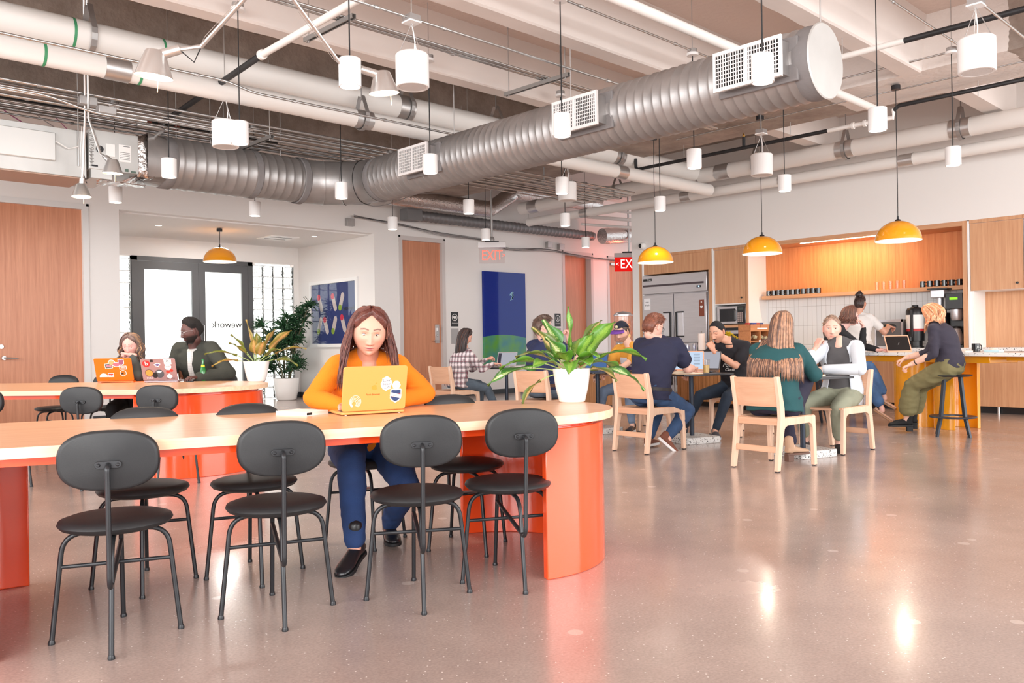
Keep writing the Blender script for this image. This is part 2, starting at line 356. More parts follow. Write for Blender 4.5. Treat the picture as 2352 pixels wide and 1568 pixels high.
wr.bx(4.45, 5.0, YR, YR+0.18, 0, RC); wr.bx(5.0, 9.11, YR, YR+0.18, 2.86, RC); wr.bx(9.0, 9.11, YR, YR+0.18, 0, 2.86)
struct('wall_recess', wr, WHITE, smooth=False)
m = MB().bx(4.27, 9.29, YB+0.18, YR+0.2, RC, RC+0.1); struct('ceiling.recess', m, WHITE, smooth=False)
# lobby beyond the glass doors: back wall made an emitter, standing in for daylight
m = MB().bx(2.5, 12, 20.0, 20.1, 0, 3.6); struct('window_1', m, emitter('lobby_daylight_glow', (255, 253, 250), 2.6), smooth=False)
m = MB(); m.bx(2.3, 2.5, YR+0.18, 20, 0, 3.6); m.bx(11.8, 12, YR+0.18, 20, 0, 3.6); m.bx(8.6, 8.75, 17.6, 20, 0, 3.2); struct('wall_lobby', m, WHITE, smooth=False)
m = MB().bx(2.3, 12, YR+0.18, 20, 3.6, 3.7); struct('ceiling.lobby', m, WHITE, smooth=False)
# baseboards
m = MB().bx(10.84, 14.38, YB-0.015, YB, 0, 0.1).bx(9.12, 9.68, YB-0.015, YB, 0, 0.1).bx(4.04, 4.44, YB-0.015, YB, 0, 0.1).bx(15.5, 16.0, YB-0.015, YB, 0, 0.1)
struct('baseboard_back', m, BASEB, smooth=False)
m = MB().bx(9.095, 9.11, YB, YR, 0, 0.11).bx(9.0, 9.1, YR-0.015, YR, 0, 0.11); struct('baseboard_recess', m, BASEB, smooth=False)
# wooden doors ------------------------------------------------------
def wdoor(n, x0, x1, ztop, recess, lever_x=None, lock=None, fm=None):
    fm = fm or mat('door_frame_paint', (206, 198, 195), 0.4)
    y = YB
    slab = MB().bx(x0+0.05, x1-0.05, y+recess, y+recess+0.045, 0.01, ztop-0.05); s = struct('door_%d' % n, slab, DOORWOOD, smooth=False)
    fr = MB()
    for a, b in ((x0, x0+0.05), (x1-0.05, x1)): fr.bx(a, b, y-0.012, y+recess+0.05, 0, ztop)
    fr.bx(x0+0.05, x1-0.05, y-0.012, y+recess+0.05, ztop-0.05, ztop)
    fr.bx(x0-0.035, x0, y-0.012, y, 0, ztop+0.035); fr.bx(x1, x1+0.035, y-0.012, y, 0, ztop+0.035); fr.bx(x0-0.035, x1+0.035, y-0.012, y, ztop, ztop+0.035)
    f = fr.build('door_frame', fm, s, smooth=False)
    return s
d1 = wdoor(1, 2.6, 3.98, 3.24, 0.05, fm=mat('door_frame_white', (226, 224, 222), 0.4))
h = MB().cyl((2.88, YB+0.05, 1.0), (2.88, YB-0.03, 1.0), 0.028).tube([(2.88, YB-0.03, 1.0), (2.90, YB-0.045, 1.0), (3.05, YB-0.045, 0.99)], 0.011); h.build('door_handle', ALU, d1)
h = MB().cyl((2.86, YB+0.05, 1.16), (2.86, YB+0.03, 1.16), 0.03); h.build('door_lock', ALU, d1)
d2 = wdoor(2, 9.72, 10.81, 3.22, 0.06)
h = MB().bx(10.60, 10.70, YB+0.03, YB+0.06, 1.12, 1.50).bx(10.625, 10.675, YB, YB+0.03, 1.36, 1.44).cyl((10.65, YB+0.03, 1.28), (10.65, YB+0.01, 1.28), 0.022); h.build('lock_plate', ALU, d2, bevel=0.004)
h = MB().tube([(10.65, YB+0.03, 1.17), (10.65, YB-0.03, 1.17), (10.50, YB-0.035, 1.17)], 0.010); h.build('door_handle', ALU, d2)
d3 = wdoor(3, 14.42, 15.45, 3.22, 0.16); d4 = wdoor(4, 16.05, 17.15, 3.19, 0.05)
h = MB().bx(16.15, 16.5, YB-0.03, YB+0.04, 3.0, 3.06); h.build('door_closer', ALU, d4, smooth=False)
# glazed double door of the recess ----------------------------------
X0, X1, ZT = 5.62, 8.04, 2.86
fr = MB()
fr.bx(X0, X0+0.10, YR-0.03, YR+0.08, 0, ZT); fr.bx(X1-0.10, X1, YR-0.03, YR+0.08, 0, ZT); fr.bx(X0, X1, YR-0.03, YR+0.08, ZT-0.08, ZT)
s5 = struct('door_5', fr, DARKFR, smooth=False)
mid = 6.90
GL = glass('door_glass', (246, 250, 250), 0.0, 0.12)
for a, b in ((X0+0.10, mid), (mid+0.005, X1-0.10)):
    lf = MB(); lf.bx(a, a+0.13, YR-0.015, YR+0.035, 0, ZT-0.085); lf.bx(b-0.13, b, YR-0.015, YR+0.035, 0, ZT-0.085)
    lf.bx(a+0.13, b-0.13, YR-0.015, YR+0.035, ZT-0.24, ZT-0.085); lf.bx(a+0.13, b-0.13, YR-0.015, YR+0.035, 0, 0.2)
    L = lf.build('door_leaf', DARKFR, s5, smooth=False)
    MB().bx(a+0.12, b-0.12, YR+0.006, YR+0.012, 0.19, ZT-0.235).build('glass_pane', GL, L, smooth=False)
hb = MB().tube([(6.98, YR-0.02, 1.55), (6.98, YR-0.07, 1.55), (6.98, YR-0.07, 0.95), (6.98, YR-0.02, 0.95)], 0.014); hb.build('door_handle', ALU, s5)
text('wework', 0.19, 'door_lettering', mat('black_vinyl', (40, 40, 42), 0.5), s5, frame((7.48, YR-0.004, 1.56), (-1, 0, 0), (0, 0, 1)), 0.0008)
# glass blocks -------------------------------------------------------
GBM = mat('glass_block', (228, 234, 234), 0.12, trans=0.0, spec=0.8, bump=1.0, bscale=22, emit=(255, 255, 252), es=0.0)
def gblock_mat():
    m, n, l, b = nt('wavy_glass_block'); b.inputs['Base Color'].default_value = (*s2l((240, 246, 245)), 1); b.inputs['Transmission Weight'].default_value = 0.92
    b.inputs['Roughness'].default_value = 0.05; b.inputs['IOR'].default_value = 1.35
    tc = n.new('ShaderNodeTexCoord'); v = n.new('ShaderNodeTexNoise'); v.inputs['Scale'].default_value = 20; v.inputs['Detail'].default_value = 2; l.new(tc.outputs['Object'], v.inputs[0])
    bp = n.new('ShaderNodeBump'); bp.inputs['Strength'].default_value = 1.0; bp.inputs['Distance'].default_value = 0.03; l.new(v.outputs['Fac'], bp.inputs['Height']); l.new(bp.outputs[0], b.inputs['Normal'])
    return m
GBM = gblock_mat(); MORT = mat('block_mortar', (222, 224, 224), 0.6)
def gbwall(n, x0, cols, rows, w=0.232, z0=0.02):
    mo = MB(); gap = 0.012
    for i in range(cols+1): mo.bx(x0+i*w-gap/2, x0+i*w+gap/2, YR+0.01, YR+0.08, z0, z0+rows*w)
    for j in range(rows+1): mo.bx(x0, x0+cols*w, YR+0.01, YR+0.08, z0+j*w-gap/2, z0+j*w+gap/2)
    s = struct('window_%d' % n, mo, MORT, smooth=False)
    for i in range(cols):
        for j in range(rows):
            MB().bx(x0+i*w+gap/2, x0+(i+1)*w-gap/2, YR, YR+0.09, z0+j*w+gap/2, z0+(j+1)*w-gap/2).build('glass_block', GBM, s, bevel=0.012, seg=2)
gbwall(2, 8.06, 4, 12); gbwall(3, 5.14, 2, 12)
# ---------------------------------------------------------------- kitchen block
XA = 12.95
wk = MB()
wk.bx(XA, XA+0.2, -3, 10.19, 2.75, CEIL)                # wall over the cabinets
wk.bx(XA, XA+2.2, 10.03, 10.19, 0, 2.75)                  # pier beside the fridge
wk.bx(XA, XA+2.2, 10.19, 10.2, 2.75, CEIL)
wk.bx(XA+0.85, XA+0.95, -3, 10.03, 0, 2.75)               # carcass back
struct('wall_right', wk, WHITE, smooth=False)
m = MB(); m.bx(XA+0.01, XA+0.72, 7.66, 7.70, 0.93, 2.70); struct('trim_1', m, WHITE2, smooth=False)   # white side of the alcove
m = MB(); m.bx(XA+0.60, XA+0.62, 4.22, 7.66, 0.93, 1.79); struct('wall_backsplash', m, None, smooth=False)
def tile_mat():
    m, n, l, b = nt('stacked_tile'); tc = n.new('ShaderNodeTexCoord'); mp = n.new('ShaderNodeMapping'); l.new(tc.outputs['Object'], mp.inputs[0])
    mp.inputs['Rotation'].default_value = (0, 0, 0)
    sp = n.new('ShaderNodeSeparateXYZ'); l.new(mp.outputs[0], sp.inputs[0]); cb = n.new('ShaderNodeCombineXYZ'); l.new(sp.outputs[1], cb.inputs[0]); l.new(sp.outputs[2], cb.inputs[1])
    br = n.new('ShaderNodeTexBrick'); br.offset = 0.0; br.inputs['Scale'].default_value = 1.0; br.inputs['Brick Width'].default_value = 0.082; br.inputs['Row Height'].default_value = 0.33
    br.inputs['Mortar Size'].default_value = 0.0022; br.inputs['Color1'].default_value = (*s2l((226, 226, 226)), 1); br.inputs['Color2'].default_value = (*s2l((222, 223, 224)), 1); br.inputs['Mortar'].default_value = (*s2l((168, 164, 160)), 1)
    l.new(cb.outputs[0], br.inputs[0]); l.new(br.outputs[0], b.inputs['Base Color']); b.inputs['Roughness'].default_value = 0.25
    return m
bpy.data.objects['wall_backsplash'].data.materials.clear(); bpy.data.objects['wall_backsplash'].data.materials.append(tile_mat())
# ================================================================== KITCHEN WALL
STEEL = mat('stainless_steel', (196, 194, 198), 0.32, 0.75, var=0.04, vscale=3, stretch=(1, 1, 12))
BLK = mat('black_plastic', (24, 24, 27), 0.35)
WGAP = mat('white_filler', (246, 244, 242), 0.5)
# fridge (doors face -x)
fr = thing('refrigerator', 'tall stainless four-door refrigerator built into the oak surround', 'refrigerator', (XA, 9.215, 0))
def fbx(name, x0, x1, y0, y1, z0, z1, m, p=fr, **k): return MB().bx(x0, x1, y0, y1, z0, z1).build(name, m, p, **k)
fbx('body', 0.03, 0.8, -0.72, 0.72, 0.12, 2.34, STEEL, bevel=0.005)
top = MB().bx(-0.02, 0.03, -0.72, 0.72, 1.99, 2.34); top = top.build('top_grille', STEEL, fr, bevel=0.006)
MB().bx(-0.035, -0.018, -0.66, 0.70, 2.13, 2.165).build('vent_slot', mat('dark_steel', (84, 74, 78), 0.4, 0.4), top)
b = MB().bx(-0.024, -0.019, -0.60, -0.51, 2.06, 2.10).build('display', BLK, top); MB().bx(-0.026, -0.024, -0.57, -0.545, 2.07, 2.09).build('display_light', emitter('blue_led', (150, 200, 255), 4), b)
MB().bx(-0.024, -0.019, 0.50, 0.70, 2.24, 2.285).build('badge', BLK, top)
text('True', 0.045, 'badge_lettering', WHITE2, top, frame((-0.026, 0.56, 2.262), (0, -1, 0), (0, 0, 1)), shear=0.2)
for (y0, y1) in ((0.003, 0.715), (-0.715, -0.003)):
    for (z0, z1) in ((1.06, 1.97), (0.15, 1.05)):
        d = MB().bx(-0.03, 0.03, y0+0.004, y1-0.004, z0, z1).build('door', STEEL, fr, bevel=0.006)
        s = -1 if y0 < 0 else 1; yh = s*0.07; zt = z1-0.34 if z0 > 1 else z1-0.28; L = 0.46 if z0 > 1 else 0.5
        h = MB(); h.bx(-0.055, -0.03, yh-0.015, yh+0.015, zt-L, zt); ya, yb = sorted((yh, yh+s*0.16)); h.bx(-0.045, -0.03, ya, yb, zt-0.015, zt+0.008); h.bx(-0.045, -0.03, ya, yb, zt-L-0.008, zt-L+0.015)
        h = h.build('handle', BLK, d, smooth=False)
        MB().bx(-0.034, -0.03, ya+0.02, yb, zt-L+0.02, zt-0.02).build('handle_recess', mat('bright_steel', (218, 218, 224), 0.2, 0.6), d, smooth=False)
for yy in (-0.6, 0.6): MB().cyl((0.1, yy-0.02, 0.05), (0.1, yy+0.02, 0.05), 0.05, n=14).build('caster', BLK, fr)
for yy in (-0.6, 0.6): MB().cyl((0.7, yy-0.02, 0.05), (0.7, yy+0.02, 0.05), 0.05, n=14).build('caster', BLK, fr)
sn = thing('paper_notice', 'small white paper notice taped to left fridge door', 'notice', (XA-0.031, 9.82, 1.80))
MB().bx(-0.002, 0, -0.075, 0.075, -0.11, 0.11).build('sheet', mat('paper', (244, 242, 244), 0.7), sn, smooth=False)
text('KEEP', 0.035, 'notice_lettering', DARKFR, sn, frame((-0.003, 0, 0.035), (0, -1, 0), (0, 0, 1))); text('fresh', 0.05, 'notice_lettering', BLK, sn, frame((-0.003, 0, -0.02), (0, -1, 0), (0, 0, 1)), shear=0.2)
t = thing('door_hanger', 'brown leather tag with small white marks on right fridge door', 'tag', (XA-0.031, 8.60, 1.68))
MB().bx(-0.004, 0, -0.055, 0.055, -0.15, 0.15).build('strap', mat('brown_leather', (130, 62, 40), 0.5), t, bevel=0.002)
MB().prism([(0.03*math.sin(a)**3, 0.0018*(13*cos(a)-5*cos(2*a)-2*cos(3*a)-cos(4*a))) for a in [2*pi*i/24 for i in range(24)]], 0, 0.001, frame((-0.005, 0, 0.02), (0, -1, 0), (0, 0, 1))).build('heart_mark', WHITE2, t)
MB().cyl((-0.006, 0, 0.11), (-0.004, 0, 0.11), 0.014).build('stud', WHITE2, t)
# surround + cabinets ------------------------------------------------
def cab(name, label, loc): return thing(name, label, 'cabinet', loc)
def cb(p, name, x0, x1, y0, y1, z0, z1, m=None, bev=0.002): return MB().bx(x0, x1, y0, y1, z0, z1).build(name, m or CABWOOD, p, bevel=bev, smooth=False)
c1 = cab('fridge_surround', 'oak surround with wide panel above the stainless refrigerator', (XA, 9.2, 0))
cb(c1, 'side_panel', 0, 0.8, 0.77, 0.83, 0, 2.75); cb(c1, 'side_panel', 0, 0.8, -0.80, -0.735, 0, 2.75)
cb(c1, 'overhead_panel', 0.012, 0.6, -0.73, 0.72, 2.37, 2.70); cb(c1, 'top_rail', 0, 0.6, -0.735, 0.77, 2.70, 2.75)
cb(c1, 'filler_strip', 0.004, 0.3, 0.72, 0.765, 0.1, 2.70, WGAP)
c2 = cab('tall_cabinet', 'tall oak cabinet over the microwave with one small black knob', (XA, 8.03, 0))
cb(c2, 'filler_strip', 0.004, 0.7, 0.325, 0.365, 0.1, 2.74, WGAP); cb(c2, 'side_panel', 0, 0.72, -0.36, -0.31, 0, 2.75)
cb(c2, 'top_rail', 0, 0.6, -0.31, 0.325, 2.70, 2.75)
dd = cb(c2, 'door', 0, 0.02, -0.305, 0.30, 1.74, 2.695); MB().lathe([(0.0, -0.03), (0.016, -0.028), (0.016, -0.014), (0.006, -0.010), (0.006, 0)], (0, -0.24, 1.83), axis='x', n=14).build('knob', BLK, dd)
cb(c2, 'carcass', 0.02, 0.7, -0.31, 0.325, 1.72, 2.70, WHITE2); cb(c2, 'niche_lining', 0.60, 0.7, -0.31, 0.325, 1.35, 1.72, WHITE2)
cb(c2, 'niche_shelf', 0, 0.7, -0.31, 0.325, 1.31, 1.36, CABWOODX); cb(c2, 'lower_carcass', 0.03, 0.7, -0.31, 0.325, 0.1, 1.31, mat('dark_void', (40, 38, 40), 0.6))
cb(c2, 'lower_door', 0, 0.03, -0.305, 0.32, 0.1, 0.86)
cb(c2, 'oven_front', -0.005, 0.03, -0.29, 0.31, 0.88, 1.26, mat('black_glass', (22, 24, 32), 0.1)); cb(c2, 'oven_trim', -0.01, 0.02, -0.29, 0.31, 1.20, 1.26, STEEL)
mw = thing('microwave', 'stainless microwave with black window in the oak niche', 'microwave', (XA+0.04, 8.03, 1.36))
MB().bx(0, 0.45, -0.28, 0.28, 0.012, 0.33).build('body', STEEL, mw, bevel=0.006)
d = MB().bx(-0.018, 0, -0.12, 0.28, 0.02, 0.325).build('door', STEEL, mw, bevel=0.003); MB().bx(-0.021, -0.017, -0.09, 0.23, 0.06, 0.285).build('window', mat('black_glass', (22, 24, 32), 0.1), d)
MB().tube([(-0.018, -0.09, 0.26), (-0.05, -0.09, 0.25), (-0.05, -0.09, 0.09), (-0.018, -0.09, 0.08)], 0.012).build('handle', BLK, d)
k = MB().bx(-0.018, 0, -0.275, -0.13, 0.02, 0.325).build('control_panel', BLK, mw, bevel=0.002)
kk = MB()
for i in range(3):
    for j in range(5): kk.bx(-0.021, -0.017, -0.16-i*0.04, -0.132-i*0.04-0.0, 0.05+j*0.035, 0.072+j*0.035)
kk.build('keypad', mat('keypad_grey', (170, 150, 145), 0.5), k); MB().bx(-0.021, -0.017, -0.25, -0.15, 0.26, 0.30).build('display', mat('lcd_dark', (60, 70, 66), 0.3), k)
# alcove
al = cab('alcove_unit', 'open oak alcove panelling with a lit strip under its top', (XA, 5.93, 0))
cb(al, 'back_panel', 0.60, 0.62, -1.71, 1.73, 1.86, 2.72, ALCWOOD, 0); cb(al, 'ceiling_panel', 0, 0.62, -1.71, 1.73, 2.68, 2.75, CABWOODX)
cb(al, 'side_panel', 0, 0.72, -1.77, -1.71, 0, 2.75)
led = MB().bx(0.07, 0.095, -0.45, 0.80, 2.672, 2.68).build('light_strip', emitter('warm_led', (255, 226, 190), 14), al, smooth=False)
sh = single('wall_shelf', 'long oak shelf across the alcove holding mugs and glasses', 'shelf', MB().bx(XA+0.33, XA+0.60, 4.225, 7.60, 1.79, 1.85), CABWOODX, bevel=0.002)
def lamp(name, kind, loc, energy, color, parent=None, **k):
    d = bpy.data.lights.new(name, kind); d.energy = energy; d.color = color
    for a, b in k.items(): setattr(d, a, b)
    o = bpy.data.objects.new(name, d); COL.objects.link(o); o.location = loc
    if parent: o.parent = parent
    return o
l = lamp('light_strip_glow', 'AREA', (0.085, 0.175, 2.665), 16, (1.0, 0.66, 0.38), al, shape='RECTANGLE', size=0.03, size_y=1.25); l.rotation_euler = (0, radians(-14), 0)
# lower run
lo = cab('base_cabinets', 'run of oak base cabinets under the speckled back counter', (XA, 2.5, 0))
ys = [5.16, 4.30, 3.42, 2.56, 1.70, 0.84, -0.02, -0.9, -1.8, -2.7]
for a, b in zip(ys[1:], ys[:-1]): cb(lo, 'cabinet_front', 0, 0.02, a+0.003, b-0.003, 0.10, 0.875)
cb(lo, 'carcass', 0.02, 0.6, -2.7, 5.16, 0.10, 0.875, WHITE2, 0); cb(lo, 'toe_kick', 0.10, 0.14, -2.7, 5.16, 0.0, 0.10, BLK, 0)
for yy in (1.66, 1.3, 0.9): MB().cyl((0.06, yy, 0), (0.06, yy, 0.1), 0.02).build('cabinet_foot', ALU, lo)
single('back_counter', 'white speckled stone counter along the kitchen wall', 'counter', MB().bx(XA-0.03, XA+0.60, -0.2, 7.66, 0.877, 0.93), TERR, bevel=0.004, smooth=False)
# right cabinets
c3 = cab('wall_cabinet', 'oak wall cabinet with black knob right of the open alcove', (XA, 3.78, 0))
cb(c3, 'filler_strip', 0.004, 0.6, 0.345, 0.375, 0.93, 2.74, WGAP); cb(c3, 'top_rail', 0, 0.6, -0.33, 0.345, 2.70, 2.75)
dd = cb(c3, 'door', 0, 0.02, -0.33, 0.335, 1.74, 2.695); MB().lathe([(0.0, -0.03), (0.016, -0.028), (0.016, -0.014), (0.006, -0.010), (0.006, 0)], (0, -0.26, 1.82), axis='x', n=14).build('knob', BLK, dd)
cb(c3, 'carcass', 0.02, 0.6, -0.33, 0.345, 1.735, 2.70, WHITE2); cb(c3, 'niche_side', 0.02, 0.6, 0.30, 0.345, 0.93, 1.735, WGAP); cb(c3, 'niche_back', 0.50, 0.52, -0.33, 0.30, 0.93, 1.735)
c4 = cab('wall_cabinet', 'oak wall cabinet at the right edge of the photo', (XA, 3.1, 0))
cb(c4, 'top_rail', 0, 0.6, -0.9, 0.345, 2.70, 2.75); cb(c4, 'door', 0, 0.02, -0.9, 0.335, 1.74, 2.695); cb(c4, 'carcass', 0.02, 0.6, -0.9, 0.345, 1.735, 2.70, WHITE2); cb(c4, 'niche_back', 0.50, 0.52, -0.9, 0.345, 0.93, 1.735)
# mugs and glasses on the shelf
MUG = mat('black_speckled_mug', (26, 27, 29), 0.15, coat=0.6); MUGP = mat('mug_print', (205, 208, 205), 0.4)
def mug(loc, rz, label, group):
    t = thing('mug', label, 'mug', loc, rz, group)
    MB().lathe([(0.0, 0.003), (0.036, 0.003), (0.041, 0.008), (0.041, 0.095), (0.038, 0.095), (0.037, 0.012), (0.0, 0.012)], n=24).build('mug_body', MUG, t)
    MB().tube(fillet([(0, -0.039, 0.078), (0, -0.072, 0.075), (0, -0.070, 0.025), (0, -0.039, 0.022)], 0.025), 0.0055).build('mug_handle', MUG, t)
    mb = MB(); random.seed(int(abs(loc[1])*1000))
    for i in range(10):
        a = radians(180+random.uniform(-35, 55)); z = random.uniform(0.02, 0.08); L = random.uniform(0.008, 0.02)
        mb.box((0, 0, 0), (0.0016, L, 0.0022), Matrix.Translation((0.0415*cos(a), 0.0415*sin(a), z)) @ Matrix.Rotation(a, 4, 'Z'))
    mb.build('mug_print', MUGP, t, smooth=False); return t
SZ = 1.85
m0 = mug((XA+0.43, 7.52, SZ), radians(15), 'black printed mug at the far left end of the shelf row', 'black mugs at left end of the shelf')
for i in range(1, 11): dup(m0, (XA+0.43+0.01*math.sin(i), 7.52-i*0.092, SZ), radians(200+20*math.sin(i*2.1)), 'black printed mug in the long row at the left end of the shelf')
m1 = dup(m0, (XA+0.43, 4.93, SZ), radians(150), 'black printed mug with its handle turned out, left end of right mug row', 'black mugs at right end of the shelf'); m1.rotation_euler.z = radians(180+170)
for i in range(1, 7): dup(m0, (XA+0.43+0.008*math.sin(i*3), 4.93-i*0.105, SZ), radians(190+25*math.sin(i*1.7)), 'black printed mug in the short row at the right end of the shelf', 'black mugs at right end of the shelf')
GLS = glass('clear_tumbler_glass', (252, 250, 248), 0.02, 0.35)
def tumbler(loc, label, group, h=0.13, r=0.036):
    t = thing('drinking_glass', label, 'glass', loc, 0, group)
    MB().lathe([(0.0, 0.002), (r*0.82, 0.002), (r, h), (r-0.003, h), (r*0.82-0.003, 0.010), (0.0, 0.010)], n=20).build('glass_body', GLS, t)
    MB().lathe([(r*0.83, 0.018), (r*0.9, 0.018), (r*0.9, 0.05), (r*0.83, 0.05)], n=16, cap=False).build('glass_print', mat('glass_ink', (120, 90, 80), 0.5, ), t) if False else None
    return t
g0 = tumbler((XA+0.42, 5.62, SZ), 'clear tumbler in the row of glasses mid-shelf', 'clear glasses in the middle of the shelf')
for i in range(1, 5): dup(g0, (XA+0.42, 5.62-i*0.105, SZ))
# ---------------------------------------------------------------- counter-top machines (back counter z .93)
CZ = 0.93
u = thing('coffee_urn', 'insulated coffee urn with white and red band and black lid', 'coffee urn', (13.20, 4.98, CZ), radians(180))
def lt(p, name, prof, m, c=(0, 0, 0), n=28, **k): return MB().lathe(prof, c, n, **k).build(name, m, p)
lt(u, 'stand', [(0.0, 0.0), (0.12, 0.0), (0.12, 0.02), (0.10, 0.03), (0.10, 0.10), (0.12, 0.11), (0.0, 0.11)], BLK)
lt(u, 'body', [(0.0, 0.11), (0.125, 0.11), (0.128, 0.26), (0.128, 0.52), (0.0, 0.52)], BLK); lt(u, 'white_band', [(0.1295, 0.25), (0.1305, 0.25), (0.1305, 0.50), (0.1295, 0.50)], WHITE2, cap=False); lt(u, 'red_band', [(0.131, 0.25), (0.1315, 0.25), (0.1315, 0.29), (0.131, 0.29)], mat('red_band', (190, 50, 50), 0.5), cap=False)
lt(u, 'lid', [(0.13, 0.50), (0.13, 0.56), (0.11, 0.60), (0.05, 0.62), (0.045, 0.65), (0.0, 0.65)], BLK)
MB().bx(0.12, 0.15, -0.02, 0.02, 0.12, 0.58).build('sight_gauge', BLK, u, bevel=0.004); MB().tube([(0.13, 0, 0.16), (0.18, 0, 0.16), (0.18, 0, 0.11)], 0.014).build('spigot', BLK, u)
g = thing('coffee_grinder', 'black coffee grinder with steel hopper beside the urn', 'grinder', (13.20, 4.62, CZ), radians(180))
MB().bx(-0.12, 0.10, -0.10, 0.10, 0.26, 0.52).build('motor_housing', BLK, g, bevel=0.01); MB().bx(-0.12, -0.02, -0.10, 0.10, 0, 0.30).build('column', mat('charcoal_panel', (62, 58, 58), 0.4), g, bevel=0.006); MB().bx(-0.12, 0.12, -0.10, 0.10, 0, 0.03).build('foot', BLK, g, bevel=0.005)
lt(g, 'collar', [(0.09, 0.52), (0.09, 0.57), (0.05, 0.60), (0.05, 0.74), (0.0, 0.74)], STEEL); MB().bx(-0.11, 0.11, -0.10, 0.10, 0.74, 0.86).build('hopper', STEEL, g, bevel=0.01); MB().bx(-0.12, 0.12, -0.14, 0.14, 0.86, 0.885).build('hopper_lid', BLK, g, bevel=0.005)
cm = thing('coffee_brewer', 'black coffee brewer with green lit display and steel basket', 'coffee maker', (13.22, 4.38, CZ), radians(180))
MB().bx(-0.14, 0.16, -0.12, 0.12, 0.56, 0.80).build('head', BLK, cm, bevel=0.008); MB().bx(-0.14, -0.02, -0.12, 0.12, 0, 0.56).build('column', BLK, cm, bevel=0.006); MB().bx(-0.14, 0.16, -0.12, 0.12, 0, 0.04).build('base', BLK, cm, bevel=0.006)
MB().bx(0.16, 0.164, -0.06, 0.05, 0.70, 0.735).build('display', emitter('green_lcd', (140, 220, 50), 1.2), cm); lt(cm, 'brew_basket', [(0.0, 0.40), (0.07, 0.40), (0.085, 0.46), (0.085, 0.56), (0.0, 0.56)], STEEL, c=(0.06, 0, 0))
lt(cm, 'carafe', [(0.0, 0.05), (0.08, 0.05), (0.09, 0.12), (0.06, 0.26), (0.05, 0.28), (0.0, 0.28)], STEEL, c=(0.07, 0, 0)); lt(cm, 'carafe_lid', [(0.05, 0.28), (0.055, 0.31), (0.0, 0.32)], BLK, c=(0.07, 0, 0))
es = thing('espresso_machine', 'steel framed grey espresso machine in front of the standing barista', 'espresso machine', (13.22, 5.32, CZ), radians(180))
MB().bx(-0.15, 0.16, -0.20, 0.20, 0.03, 0.44).build('body', mat('dark_grey_panel', (110, 108, 108), 0.4), es, bevel=0.008); MB().bx(0.16, 0.175, -0.21, 0.21, 0.40, 0.44).bx(0.16, 0.175, -0.21, -0.19, 0.02, 0.44).bx(0.16, 0.175, 0.19, 0.21, 0.02, 0.44).build('front_frame', STEEL, es, smooth=False)
MB().ell((0.17, 0, 0.33), (0.02, 0.12, 0.045)).build('group_head', BLK, es); MB().tube([(0.18, -0.06, 0.30), (0.24, -0.06, 0.26), (0.24, -0.06, 0.18)], 0.01).build('steam_wand', STEEL, es); MB().bx(-0.15, 0.2, -0.18, 0.18, 0, 0.03).build('drip_tray', STEEL, es, bevel=0.003)
tp = thing('water_tap', 'chrome drinks tap standing on the back counter left of centre', 'tap', (13.05, 6.34, CZ), radians(180))
lt(tp, 'tower', [(0.0, 0), (0.05, 0), (0.045, 0.02), (0.02, 0.03), (0.02, 0.20), (0.0, 0.2)], ALU); MB().tube([(0.0, 0, 0.2), (0.02, 0, 0.27), (0.0, 0, 0.32), (0.03, 0, 0.38), (0.05, 0, 0.36)], [0.025, 0.03, 0.02, 0.03, 0.015]).build('tap_head', mat('chrome', (220, 220, 222), 0.08, 1.0), tp)
# ================================================================== BAR (stands turned about 19 degrees to the wall)
BO = V3((10.16, 3.29, 0)); BA = V3((0.3223, 0.9467, 0)); BN = V3((0.9467, -0.3223, 0)); BRZ = math.atan2(BA.y, BA.x)
def barp(L, c, z=0.91): return BO+BA*L+BN*c+V3((0, 0, z))
YEL = mat('glossy_yellow_lacquer', (238, 158, 28), 0.14, coat=0.6)
bar = thing('bar_counter', 'long white speckled bar counter with yellow lacquered curved base', 'bar', BO, BRZ)
# local: +x along the bar away from camera, -y towards the kitchen
o = rrect(7.2, 0.72, 0.1, 6, 2.1, -0.36); MB().prism(o, 0.87, 0.91).build('countertop', TERR, bar, bevel=0.004)
MB().bx(-0.2, 4.2, -0.60, -0.12, 0.79, 0.87).build('under_rail', YEL, bar, bevel=0.006)
MB().bx(-1.0, -0.62, -0.5, -0.2, 0.80, 0.87).bx(-0.55, -0.3, -0.55, -0.25, 0.82, 0.87).build('under_bracket', YEL, bar, bevel=0.004)
def csheet(cx, cy, r, a0, a1, z0, z1, th=0.035, n=30):
    pts = [(cx+r*cos(radians(a0+(a1-a0)*i/n)), cy+r*sin(radians(a0+(a1-a0)*i/n))) for i in range(n+1)]
    pts += [(cx+(r-th)*cos(radians(a1-(a1-a0)*i/n)), cy+(r-th)*sin(radians(a1-(a1-a0)*i/n))) for i in range(n+1)]
    return MB().prism(pts, z0, z1)
csheet(0.95, -0.40, 0.30, 60, 300, 0.0, 0.80).build('curved_leg', YEL, bar, bevel=0.003, angle=25)
csheet(0.42, -0.40, 0.26, -120, 120, 0.0, 0.80).build('curved_leg', YEL, bar, bevel=0.003, angle=25)
SLAT = wood('slat_oak', (206, 148, 96), (170, 112, 64), 'z', 0.5)
mb = MB()
for i in range(26): mb.bx(3.0+i*0.1, 3.085+i*0.1, -0.62, -0.10, 0.08, 0.79)
mb.build('slatted_base', SLAT, bar, smooth=False); MB().bx(3.0, 5.6, -0.58, -0.14, 0, 0.08).build('plinth', BLK, bar, smooth=False)
